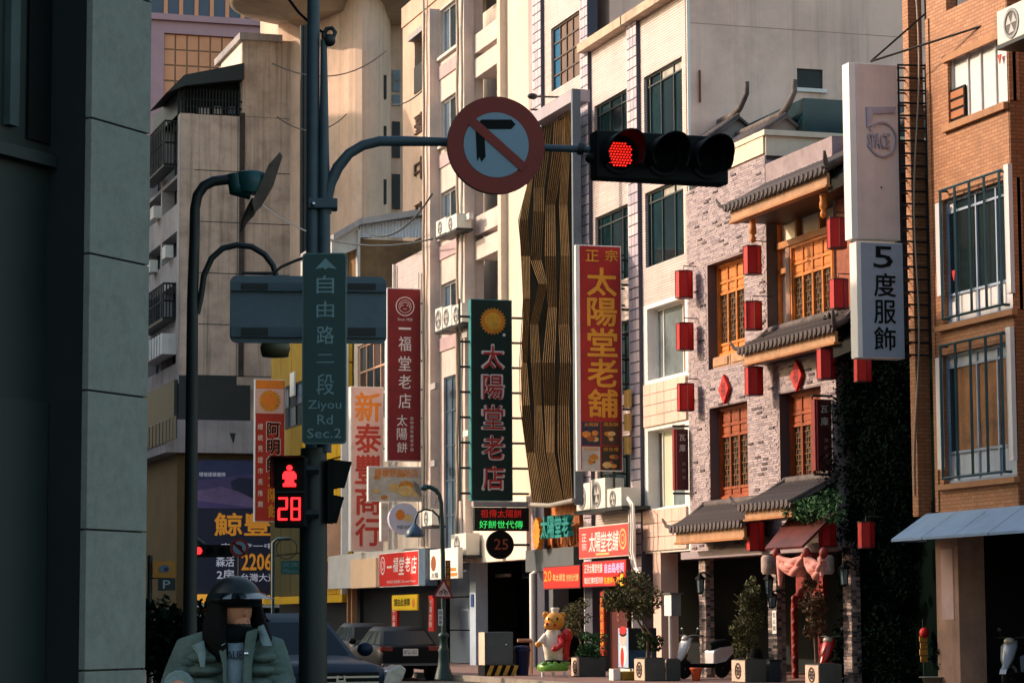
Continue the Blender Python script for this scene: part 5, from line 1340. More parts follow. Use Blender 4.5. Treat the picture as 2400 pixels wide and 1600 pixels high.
for nm, (x0, x1, yt, yb), lb in (('a', (1351, 1383, 1135, 1200), 'white air conditioner under the gold character sign, left of three'), ('b', (1385, 1418, 1124, 1196), 'white air conditioner under the gold character sign, tallest and in the middle'), ('c', (1423, 1456, 1146, 1196), 'white air conditioner under the gold character sign, small and on the right')):
    aircon(DF, x0, x1, yt, yb, .15, lb, .55)
p = DF.rect(1350, 1462, 1198, 1206, .75); MB().fbox(DF, p[0], p[1], p[2], p[3], .0, .8).build('equipment_shelf', darkm, db)
hs_ = MB()
for k in range(3):
    o_ = k*5; hs_.tube([at(x+o_, y, X=W-.5-.05*k) for x, y in ((1462, 1165), (1474, 1180), (1476, 1230), (1474, 1290), (1482, 1330), (1492, 1345))], .035, 6)
tag(hs_.build('white_hoses', whitep), 'white insulated hoses hanging down beside the faded red sign', 'hose')
aircon(EF, 1057, 1092, 1252, 1305, .2, 'white air conditioner low on the cream building above the shutter', .45)
aircon(JF, 990, 1012, 1195, 1235, .9, 'white air conditioner behind the lower lamp shade of the far post', .4)

# ------------------------------------------------------------------ slatted bronze screen
t = thing('slatted_screen', 'tall folded screen of thin bronze slats in a grey frame beside the red sign', 'facade screen', (W-1, 71, 5.5)); XS = W-.9
SF_ = FX(XS); p1 = SF_.rect(1214, 1345, 285, 1178)
lev = [262, 380, 450, 515, 590, 650, 720, 820, 925, 1010, 1080, 1182]
left = [1262, 1240, 1228, 1213, 1216, 1219, 1222, 1220, 1217, 1222, 1232, 1246]
right = [1345, 1345, 1344, 1345, 1344, 1343, 1344, 1344, 1344, 1344, 1344, 1344]
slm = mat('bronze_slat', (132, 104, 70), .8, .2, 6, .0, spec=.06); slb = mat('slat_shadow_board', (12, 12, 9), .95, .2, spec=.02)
bundles = [
 [(440, 1233, 1250), (515, 1213, 1238), (600, 1221, 1243), (700, 1225, 1243), (850, 1216, 1236), (950, 1217, 1243), (1060, 1232, 1254), (1182, 1247, 1272)],
 [(308, 1262, 1298), (440, 1250, 1277), (495, 1250, 1276), (610, 1242, 1270), (665, 1262, 1284), (760, 1242, 1262), (850, 1244, 1268), (950, 1252, 1270), (1060, 1252, 1278), (1182, 1273, 1300)],
 [(285, 1298, 1324), (350, 1294, 1326), (480, 1278, 1302), (600, 1276, 1304), (720, 1284, 1306), (850, 1270, 1302), (950, 1275, 1301), (1060, 1280, 1300), (1182, 1300, 1322)],
 [(262, 1322, 1343), (480, 1310, 1330), (600, 1314, 1336), (760, 1308, 1335), (850, 1312, 1340), (950, 1306, 1335), (1060, 1306, 1338), (1182, 1323, 1343)]]
for g, bu in enumerate(bundles):
    for k in range(6):
        pts = [at(xl+(xr-xl)*(k+.5)/6, y-(5.5*k if i == 0 else 0), X=XS+.06+.18*(-1)**(i+g)*(0 if i in (0, len(bu)-1) else 1)*(.35 if g % 2 else 1)+.01*k) for i, (y, xl, xr) in enumerate(bu)]
        MB().tube(pts, .0135, 4, True, False).build('slat', slm, t)
bk = MB()
for i in range(len(lev)-1):
    q = [at(left[i]+4, lev[i] if i else 300, X=XS+.42), at(right[i], lev[i] if i else 240, X=XS+.42), at(right[i+1], lev[i+1], X=XS+.42), at(left[i+1]+4, lev[i+1], X=XS+.42)]
    bk.add(q+[v+Vector((.03, 0, 0)) for v in q], [(3, 2, 1, 0), (4, 5, 6, 7), (0, 1, 5, 4), (1, 2, 6, 5), (2, 3, 7, 6), (3, 0, 4, 7)])
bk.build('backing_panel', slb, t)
postm = mat('slate_blue_frame', (92, 104, 116), .5, .1, 2, 0, .1)
a = at(1345, 600, X=XS-.25); 
PS = FY(a.y-.02); q = PS.rect(1345, 1364, 208, 1182); MB().fbox(PS, q[0], q[1], q[2], q[3], -.12, 0).build('frame_post', postm, t)
b0, b1 = at(1345, 232, X=XS-.25), at(1262, 290, X=XS-.25)
MB().fbox(FX(XS-.25), -b1.y-.6, -a.y-.0, q[3]-.34, q[3], -.5, 0).build('frame_beam', mat('mauve_frame', (168, 158, 168), .5, .1), t)
MB().tube([at(1246, 1182, X=XS-.1), at(1290, 1184, X=XS-.3), at(1345, 1172, X=XS-.3)], .07, 6).build('bottom_rail', mat('pale_rail', (150, 144, 134), .6), t)
for y in (226, 257): MB().tube([at(1244, y, X=XS-.3), at(1316, y+2, X=W)], .03, 5).build('lamp_arm', darkm, t)
MB().ball(at(1248, 226, X=XS-.3), .16, .12, .09).build('spotlight', darkm, t)

# ------------------------------------------------------------------ big white hanging sign at the right
S = FY(48.3)
r = thing('tall_hanging_sign', 'tall white hanging sign with a silver five ring emblem, grey lower panel with black characters', 'sign', S.P(S.uv(2055, 835)[0], S.uv(2055, 835)[1], -.3))
silver = mat('silver_letters', (150, 152, 172), .35, .1, 5, metal=.4)
for (x0, x1, yt, yb, m_, xe) in ((2008, 2106, 147, 560, mat('sign_white', (222, 200, 192), .6, .06, 2, 0, .2), 1993), (2020, 2118, 566, 838, mat('grey_panel', (146, 156, 172), .5, .05, 2), 2009)):
    q = S.rect(x0, x1, yt, yb)
    ue_ = S.uv(xe, (yt+yb)/2)[0]
    MB().fbox(S, ue_+.0, q[1], q[2], q[3], -.34, -.0).build('sign_case', whitep, r, bevel=.01)
    MB().fbox(S, q[0], q[1]-.01, q[2]+.02, q[3]-.02, .001, .015).build('face_panel', m_, r)
def sx(x, y): return S.uv(x, y)
pp = [sx(2028, 252), sx(2098, 252), sx(2094, 266), sx(2044, 268), sx(2040, 296), sx(2030, 300)]
MB().prism(S, pp, .016, .06).build('five_top_bar', silver, r)
c = sx(2066, 328); rg = MB(); n = 30; R0, R1 = .30, .335
for k in range(n):
    g0 = R(150-300*k/n); g1 = R(150-300*(k+1)/n)
    rg.prism(S, [(c[0]+R0*math.cos(g0), c[1]+R0*1.12*math.sin(g0)), (c[0]+R1*math.cos(g0), c[1]+R1*1.12*math.sin(g0)), (c[0]+R1*math.cos(g1), c[1]+R1*1.12*math.sin(g1)), (c[0]+R0*math.cos(g1), c[1]+R0*1.12*math.sin(g1))], .016, .06)
rg.build('five_ring', silver, r)
q = S.rect(2032, 2083, 312, 347); lettering(S, 'SPACE', *q, .06, silver, r, .03, thick=.04)
q = S.rect(2046, 2091, 577, 627); lettering(S, '5', *q, .03, black, r, .01, 'character', thick=.01)
for k, ch in enumerate('度服飾'): q = S.rect(2048, 2098, 640+k*63, 694+k*63); lettering(S, ch, *q, .03, black, r, .015, 'character', thick=.01)
c = sx(2065, 440); MB().disc(S, c[0], c[1], .02, .015, .03, 8).build('bolt', darkm, r)
ltc = mat('rusty_lattice', (44, 34, 30), .8, .3)
for dd in (-.02, -.32):
    for x in (2118, 2182):
        MB().bar(S.P(sx(x, 840)[0], sx(x, 840)[1], dd), S.P(sx(x-12, 150)[0], sx(x-12, 150)[1], dd), .035).build('lattice_post', ltc, r)
    for k in range(24):
        y = 152+k*29.5; MB().bar(S.P(sx(2106, y)[0], sx(2106, y)[1], dd), S.P(sx(2184, y+2)[0], sx(2184, y+2)[1], dd), .03).build('lattice_bar', ltc, r)
for x, y in ((2174, 28), (2312, 58)):
    MB().bar(S.P(sx(2046, 142)[0], sx(2046, 142)[1], -.1), at(x, y, X=W), .035).build('stay_rod', ltc, r)

# ------------------------------------------------------------------ near traffic pole and what hangs on it
rP = 20.0
PF = FC(737, rP)
t = thing('traffic_pole', 'dark blue grey traffic signal pole with a curved arm, centre left foreground', 'pole', PF.P(PF.uv(737, 1450)[0], 0, 0)); tp = t
pw = lambda x, y, d=0: PF.P(*PF.uv(x, y, d), d)
b_ = pw(737, 1450); ux = PF.uv(736, 700)[0]
MB().tube([PF.P(ux, 0, 0), PF.P(ux, PF.uv(736, 1110)[1], 0), PF.P(ux, PF.uv(736, 1050)[1], 0)], [.112, .105, .1], 20).lathe(PF.P(ux, 0, 0), [(.2, 0), (.2, .03), (.13, .06), (.125, .3)], 20).build('lower_pole', polem, t)
xa = PF.uv(734, 300)[0]; xb = PF.uv(758, 300)[0]
MB().tube([PF.P(xa, PF.uv(736, 1060)[1], 0), PF.P(xa, 7.5, 0)], [.055, .048], 16).build('main_pole', tealm, t)
zt2 = PF.uv(758, 95)[1]; zs2 = PF.uv(765, 470)[1]
MB().tube([PF.P(xb+.02, PF.uv(736, 1060)[1], .02), PF.P(xb+.01, zs2, .02), PF.P(xb, zt2, .02)], [.05, .045, .026], 14).build('second_pole', tealm, t)
MB().tube([pw(x, y, .02) for x, y in ((760, 100), (758, 82), (766, 68), (778, 66), (786, 76), (780, 90), (770, 98))], .018, 8).ball(pw(772, 95, .02), .05).build('cable_hook', darkm, t)
MB().fbox(PF, PF.uv(722, 480)[0], PF.uv(791, 480)[0], PF.uv(750, 492)[1], PF.uv(750, 468)[1], -.09, .09).build('clamp', tealm, t, bevel=.01)
MB().ball(pw(734, 478, .1), .02).build('clamp_bolt', chrome, t)
arm = [(764, 500), (766, 470), (774, 430), (792, 392), (818, 360), (850, 341), (890, 331), (950, 331), (1050, 333), (1180, 340), (1290, 347), (1400, 352)]
MB().tube([pw(x, y, .02) for x, y in arm], [.045]*4+[.04]*4+[.034, .03, .028, .028], 14).build('curved_arm', tealm, t)
MB().tube([pw(1354, 348, .02), pw(1368, 350, .02)], .05, 12).build('arm_collar', darkm, t)
MB().tube([pw(x, y, -.05) for x, y in ((663, -20), (700, 30), (735, 62), (768, 84))], .012, 6).build('cable', black, t)
MB().tube([pw(x, y, -.02) for x, y in ((566, 640), (640, 640), (660, 625), (690, 612), (722, 600))], .012, 6).build('cable', darkm, t)
# no turn sign
NS = FC(1163, 19.8, 8)
r = thing('no_turn_sign', 'round red ringed sign with a crossed out black turn arrow on the pole arm', 'road sign', NS.P(*NS.uv(1163, 458), 0))
c = NS.uv(1163, 340); sr = 118/6134*19.8
sgr = mat('sign_ring_red', (118, 24, 12), .5, .1, 3); sgw = mat('sign_blue_white', (112, 140, 158), .5, .05, 8)
MB().disc(NS, c[0], c[1], sr, -.05, -.005, 64).build('plate_back', darkm, r)
MB().disc(NS, c[0], c[1], sr*.995, -.004, .0, 64).build('ring', sgr, r)
MB().disc(NS, c[0], c[1], sr*.665, .001, .004, 64).build('white_disc', sgw, r)
ar = MB()
for pts in ([(1116, 378), (1134, 364), (1137, 308), (1196, 304), (1208, 293), (1196, 283), (1122, 282), (1114, 296)],):
    q = [NS.uv(x, y) for x, y in pts]
    ar.prism(NS, [NS.uv(x, y) for x, y in ((1114, 296), (1134, 296), (1138, 368), (1128, 380), (1124, 368), (1118, 378))], .005, .008)
    ar.prism(NS, [NS.uv(x, y) for x, y in ((1114, 296), (1128, 281), (1198, 281), (1208, 292), (1198, 303), (1134, 303))], .005, .0085)
ar.build('turn_arrow', black, r)
a = NS.uv(1105, 284); b = NS.uv(1228, 394); v_ = Vector((b[0]-a[0], b[1]-a[1])).normalized(); nn_ = Vector((-v_.y, v_.x))*.036
MB().prism(NS, [(a[0]+nn_.x, a[1]+nn_.y), (b[0]+nn_.x, b[1]+nn_.y), (b[0]-nn_.x, b[1]-nn_.y), (a[0]-nn_.x, a[1]-nn_.y)], .009, .012).build('slash', sgr, r)
MB().fbox(NS, c[0]-.3, c[0]+.3, c[1]-.03, c[1]+.03, -.09, -.05).build('mounting_strap', darkm, r)
# horizontal signal head
HS = FC(1560, 19.9, 22)
r = thing('traffic_signal', 'black horizontal traffic signal showing a red light at the end of the arm', 'traffic light', HS.P(*HS.uv(1550, 415), 0)); ts = r
q = HS.rect(1398, 1708, 303, 417); MB().fbox(HS, q[0], q[1], q[2], q[3], -.16, .0).build('housing', black, r, bevel=.02)
cz = (q[2]+q[3])/2; hw = (q[3]-q[2])/2; L_ = (q[1]-q[0])/3
for k in range(3):
    cx = q[0]+L_*(k+.5)
    MB().ring(HS, cx, cz, hw*.66, hw*.80, 0, .02, 28).build('lens_rim', black, r)
    MB().disc(HS, cx, cz, hw*.67, .001, .012, 28).build('lens', mat('dark_lens', (5, 8, 8), .8, .1, spec=.05), r)
    hd = MB(); n = 20
    vs = []; ln = .30
    for d_, rr in ((0, hw*.9), (0, hw*.86)):
        pass
    for i in range(n+1):
        g = R(-35+250*i/n)
        for rr, dd in ((hw*.82, .0), (hw*.82, ln*(.55+.45*math.sin(max(0, min(math.pi, g))))), (hw*.77, ln*(.55+.45*math.sin(max(0, min(math.pi, g))))), (hw*.77, .0)):
            vs.append(HS.P(cx+rr*math.cos(g), cz+rr*math.sin(g), dd))
    fs = []
    for i in range(n):
        for j in range(3): fs.append((4*i+j, 4*(i+1)+j, 4*(i+1)+j+1, 4*i+j+1))
    hd.add(vs, fs, False); hd.build('hood', black, r)
    if k == 0:
        ledR = mat('signal_red_led', (255, 36, 26), .5, 0, emit=.9); dots = MB(); st_ = hw*.125
        for i in range(-6, 7):
            for j in range(-6, 7):
                x = (i+(.5 if j % 2 else 0))*st_; y = j*st_*.9
                if math.hypot(x, y) < hw*.56: dots.disc(HS, cx+x, cz+y, st_*.33, .013, .02, 6)
        dots.build('lit_red_dots', ledR, r, kind='stuff')
MB().ball(HS.P(q[0]-.02, cz-.03, -.06), .05, .05, .04).build('end_cap', black, r)
# street name sign
NSg = FC(760, 19.7, -4)
r = thing('street_name_sign', 'dark green vertical street name sign with white characters on the pole', 'street sign', NSg.P(*NSg.uv(760, 1040), 0))
q = NSg.rect(708, 812, 593, 1040)
def rrect(q, rr, n=5):
    a, b, c, e = q; pts = []
    for cx, cy, g0 in ((b-rr, c+rr, -90), (b-rr, e-rr, 0), (a+rr, e-rr, 90), (a+rr, c+rr, 180)):
        for k in range(n+1): g = R(g0+90*k/n); pts.append((cx+rr*math.cos(g), cy+rr*math.sin(g)))
    return pts
MB().prism(NSg, rrect(q, .03), -.03, 0).build('plate', mat('dim_teal_border', (72, 108, 108), .5, .1), r)
MB().prism(NSg, rrect((q[0]+.01, q[1]-.01, q[2]+.01, q[3]-.01), .025), .001, .004).build('green_face', mat('street_sign_green', (10, 58, 58), .5, .1, 3), r)
stl = mat('dim_sign_letters', (104, 140, 146), .5, .15, 12)
MB().prism(NSg, [NSg.uv(x, y) for x, y in ((763, 605), (739, 631), (757, 627), (763, 632), (769, 627), (790, 631))], .005, .007).build('up_arrow', stl, r)
for ch, yt, yb in (('自', 646, 688), ('由', 706, 744), ('路', 764, 806), ('二', 830, 850), ('段', 876, 925)):
    p = NSg.rect(742, 783, yt, yb); lettering(NSg, ch, *p, .006, stl, r, .005, 'character')
for s_, x0, x1, yt, yb in (('Ziyou', 722, 800, 938, 964), ('Rd', 744, 780, 972, 994), ('Sec.2', 720, 800, 1004, 1026)):
    p = NSg.rect(x0, x1, yt, yb); lettering(NSg, s_, *p, .006, stl, r, .0)
# back of a wide guide sign behind the pole
GB = FC(722, 22.5, 2)
r = thing('guide_sign_back', 'grey bare back of a wide guide sign behind the green street name sign', 'road sign', GB.P(*GB.uv(722, 803), 0))
q = GB.rect(539, 906, 645, 803)
MB().prism(GB, rrect(q, .06), -.02, 0).build('back_plate', mat('blue_grey_sheet', (88, 110, 122), .5, .1, 3, .1, .1), r, bevel=.003)
for yt, yb in ((662, 682), (766, 790)):
    p = GB.rect(541, 904, yt, yb); MB().fbox(GB, p[0], p[1], p[2], p[3], .001, .035).build('stiffening_rail', mat('rail_grey', (74, 94, 106), .5, .1), r)
    for x0, x1 in ((566, 628), (816, 880)):
        p = GB.rect(x0, x1, yt+3, yb-3); MB().fbox(GB, p[0], p[1], p[2], p[3], .036, .045).build('slot_plate', darkm, r)
for yy in (672, 778): MB().bar(GB.P(GB.uv(735, yy)[0], GB.uv(735, yy)[1], .05), GB.P(GB.uv(735, yy)[0], GB.uv(735, yy)[1], 2.4), .05).build('strut', darkm, r)
# pedestrian signal
PH = FC(680, 19.75, -14)
r = thing('pedestrian_signal', 'black pedestrian signal with a red standing figure above the red number 28', 'traffic light', PH.P(*PH.uv(680, 1235), 0))
q = PH.rect(643, 715, 1070, 1236)
MB().fbox(PH, q[0], q[1], q[2], q[3], -.12, 0).build('housing', black, r, bevel=.012)
MB().fbox(PH, q[0]+.005, q[1]-.005, (q[2]+q[3])/2-.006, (q[2]+q[3])/2+.006, .001, .02).build('divider', darkm, r)
hm = MB(); hm.fbox(PH, q[0]-.004, q[0]+.006, q[2]+.3, q[3], 0.001, .12).fbox(PH, q[0]+.006, q[1], q[3]-.01, q[3], .001, .12); hm.build('hood', black, r)
ledS = mat('pedestrian_red_led', (255, 30, 34), .5, 0, emit=2.2)
man = MB(); c = PH.uv(679, 1096); man.disc(PH, c[0], c[1], .022, .005, .012, 14)
man.prism(PH, [PH.uv(x, y) for x, y in ((668, 1104), (690, 1104), (695, 1112), (695, 1122), (689, 1122), (690, 1138), (668, 1138), (669, 1122), (663, 1122), (663, 1112))], .005, .0115)
c1, c2_ = PH.uv(671, 1134), PH.uv(688, 1134)
man.prism(PH, [PH.uv(x, y) for x, y in ((664, 1132), (694, 1132), (694, 1140), (664, 1140))], .005, .011)
man.build('red_figure', ledS, r)
def seg7(F, x0, x1, yt, yb, on, m_, par):
    a, b, c, e = F.rect(x0, x1, yt, yb); w_ = (b-a)*.2; mid = (c+e)/2; mb = MB(); g = .004
    S_ = {'a': (a+g, b-g, e-w_, e), 'd': (a+g, b-g, c, c+w_), 'g': (a+g, b-g, mid-w_/2, mid+w_/2), 'f': (a, a+w_, mid+g, e-g), 'b': (b-w_, b, mid+g, e-g), 'e': (a, a+w_, c+g, mid-g), 'c': (b-w_, b, c+g, mid-g)}
    for k, s_ in enumerate(on): mb.fbox(F, *S_[s_], .005, .011+k*.0003)
    mb.build('digit', m_, par)
seg7(PH, 652, 675, 1165, 1219, 'abged', ledS, r); seg7(PH, 682, 705, 1165, 1219, 'abcdefg', ledS, r)
MB().bar(PH.P(q[1]-.02, q[2]+.1, -.06), PH.P(q[1]+.08, q[2]+.1, -.1), .05).bar(PH.P(q[1]-.02, q[3]-.1, -.06), PH.P(q[1]+.08, q[3]-.1, -.1), .05).build('bracket', darkm, r)
# second pedestrian head seen edge on
PB = FC(785, 20.0, 62)
r = thing('pedestrian_signal', 'second black pedestrian signal seen from its side, hoods pointing right of the pole', 'traffic light', PF.P(PF.uv(790, 1230)[0], PF.uv(790, 1230)[1], 0))
p = PF.rect(766, 782, 1078, 1225); MB().fbox(PF, p[0], p[1], p[2], p[3], -.16, .12).build('housing', black, r, bevel=.01)
for yt, yb, xr in ((1078, 1145, 824), (1160, 1228, 806)):
    pts = [PF.uv(x, y) for x, y in ((778, yt), (xr, yt+6), (xr-16, yb-4), (xr-30, yb-4), (778, yt+12) if False else (778, yb))]
    MB().prism(PF, pts, .10, .125).build('hood_side', black, r); MB().prism(PF, pts, -.16, -.135).build('hood_side', black, r)
    a = PF.uv(778, yt); b = PF.uv(xr, yt+6)
    MB().prism(PF, [a, b, (b[0], b[1]-.01), (a[0], a[1]-.012)], -.134, .099).build('hood_top', black, r)

# ------------------------------------------------------------------ near street lamp with broken panel
LP = FC(455, 25)
r = thing('street_lamp', 'dark street lamp with two arched arms and a broken tilted lamp cover, left foreground', 'street lamp', LP.P(LP.uv(447, 1450)[0], 0, 0))
lw_ = lambda x, y, d=0: LP.P(*LP.uv(x, y, d), d)
u_ = LP.uv(449, 1000)[0]
MB().tube([LP.P(u_, 0, 0), LP.P(u_, LP.uv(449, 700)[1], 0)]+[lw_(x, y) for x, y in ((456, 560), (457, 490), (463, 458), (478, 436), (500, 425), (530, 421), (562, 422))], [.075, .055, .052, .05, .05, .05, .05, .05, .05], 14).lathe(LP.P(u_, 0, 0), [(.2, 0), (.2, .08), (.14, .15), (.13, .5), (.09, .62)], 16).build('post', polem, r)
MB().tube([lw_(x, y) for x, y in ((462, 735), (472, 690), (478, 645), (496, 605), (522, 582), (555, 574), (590, 578), (620, 596), (640, 622), (650, 655), (652, 700))], .03, 12).build('lower_arm', polem, r)
MB().tube([lw_(x, y) for x, y in ((552, 408), (556, 440), (590, 450))], [.09, .1, .08], 12).lathe(lw_(588, 448), [(.13, -.02), (.15, .06), (.15, .17), (.1, .19)], 16).build('lamp_head', mat('lamp_teal', (22, 78, 80), .45, .1, 4), r)
pnl = [(655, 362), (661, 372), (640, 440), (612, 488), (596, 502), (590, 478), (612, 430), (628, 392)]
MB().prism(Face((LP.P(0, 0, .1).x, LP.P(0, 0, .1).y), (LP.n.x, LP.n.y)), [LP.uv(x, y) for x, y in pnl], -.02, .03).build('tilted_cover', mat('broken_cover', (96, 84, 72), .6, .3, 5, .2), r)
MB().tube([lw_(600, 470), lw_(585, 500), lw_(572, 520), lw_(566, 545)], [.05, .05, .03, .012], 8).build('hanging_fragment', mat('broken_cover_dark', (70, 60, 50), .7, .3, 5, .2), r)
c = lw_(652, 800)
MB().lathe(LP.P(LP.uv(645, 815)[0], LP.uv(645, 838)[1], 0), [(.04, 0), (.13, .01), (.15, .1), (.1, .2), (.03, .3)], 12).build('lower_shade', mat('olive_shade', (78, 74, 44), .5, .2, 4), r)

# ------------------------------------------------------------------ far lamp post with signs
p0 = at(1036, 1588, Z=.15); FL = FC(1036, math.hypot(p0.x, p0.y)); kx = math.hypot(p0.x, p0.y)/6134
fl = lambda x, y, d=0: FL.P(*FL.uv(x, y, d), d)
r = thing('street_lamp', 'green street lamp on the far pavement with an arched arm and blue bell shade', 'street lamp', fl(1038, 1588))
gl = mat('lamp_post_green', (30, 62, 62), .5, .1, 4)
MB().tube([fl(1040, 1500), fl(1038, 1300), fl(1034, 1180)]+[fl(x, y) for x, y in ((1030, 1160), (1022, 1148), (1008, 1141), (992, 1140))], 5.5*kx, 10).build('post', gl, r)
MB().lathe(fl(1040, 1590), [(k_*kx, z_*kx) for k_, z_ in ((22, 0), (20, 10), (14, 30), (12, 60), (14, 66), (10, 74), (9, 95), (13, 98), (13, 103), (7, 108))], 14).build('fluted_base', gl, r)
MB().tube([fl(x, y) for x, y in ((1032, 1230), (1028, 1210), (1014, 1196), (996, 1193), (980, 1200), (973, 1218), (972, 1232))], 2.6*kx, 8).build('lower_arm', gl, r)
MB().lathe(fl(972, 1262), [(k_*kx, z_*kx) for k_, z_ in ((21, 4), (23, 8), (19, 20), (9, 30), (3, 36))], 16).build('bell_shade', mat('blue_bell', (56, 88, 112), .4, .1), r)
MB().prism(FL, [FL.uv(x, y) for x, y in ((968, 1126), (982, 1136), (990, 1160), (984, 1166), (974, 1150))], -.05, .05).build('lamp_cover', mat('pale_cover', (150, 140, 126), .6, .2), r)
MB().ball(fl(994, 1143), 9*kx, 9*kx, 7*kx).build('lamp_head', mat('lamp_teal', (22, 78, 80)), r)
MB().tube([fl(x, y, .1) for x, y in ((992, 1150), (1002, 1180), (1012, 1150), (1018, 1190), (1026, 1160))], 1.5*kx, 5).build('loose_cables', whl, r)
S = Face((FL.P(0, 0, .12).x, FL.P(0, 0, .12).y), (FL.n.x, FL.n.y))
tri = [(1012, 1400), (1064, 1402), (1040, 1352)]
r = thing('warning_sign', 'red and white triangular warning sign with a bicycle on the far lamp post', 'road sign', S.P(*S.uv(1038, 1400), 0))
MB().prism(S, [S.uv(x, y) for x, y in tri], -.03, 0).build('red_plate', redk, r)
MB().prism(S, [S.uv(x, y) for x, y in ((1020, 1396), (1057, 1397), (1040, 1362))], .001, .008).build('white_face', pinkw, r)
bk = MB(); 
for x in (1033, 1045): c = S.uv(x, 1388); bk.ring(S, c[0], c[1], 3*kx, 4.4*kx, .009, .014, 12)
bk.bar(S.P(*S.uv(1033, 1388), .012), S.P(*S.uv(1040, 1379), .012), 1.3*kx); bk.bar(S.P(*S.uv(1045, 1388), .012), S.P(*S.uv(1040, 1379), .012), 1.3*kx)
bk.build('bicycle_symbol', black, r)
r = thing('post_plate', 'narrow brown board with characters fixed beside the triangular sign', 'sign', S.P(*S.uv(1050, 1390), -.1))
q = S.rect(1044, 1056, 1312, 1390); MB().fbox(S, q[0], q[1], q[2], q[3], -.2, -.16).build('board', mat('brown_board', (120, 62, 46), .6, .3, 6), r); column_text(S, '老店太陽餅', q[0]+.02, q[1]-.02, q[3], q[2], -.15, goldl, r, thick=0)
q = S.rect(1027, 1038, 1427, 1465); r = thing('post_plate', 'small white plate with black characters lower on the far lamp post', 'sign', S.P(q[0], q[2], 0)); MB().fbox(S, q[0], q[1], q[2], q[3], -.02, 0).build('board', whitep, r); column_text(S, '自由路', q[0]+.02, q[1]-.02, q[3]-.02, q[2]+.02, .003, black, r, thick=0)

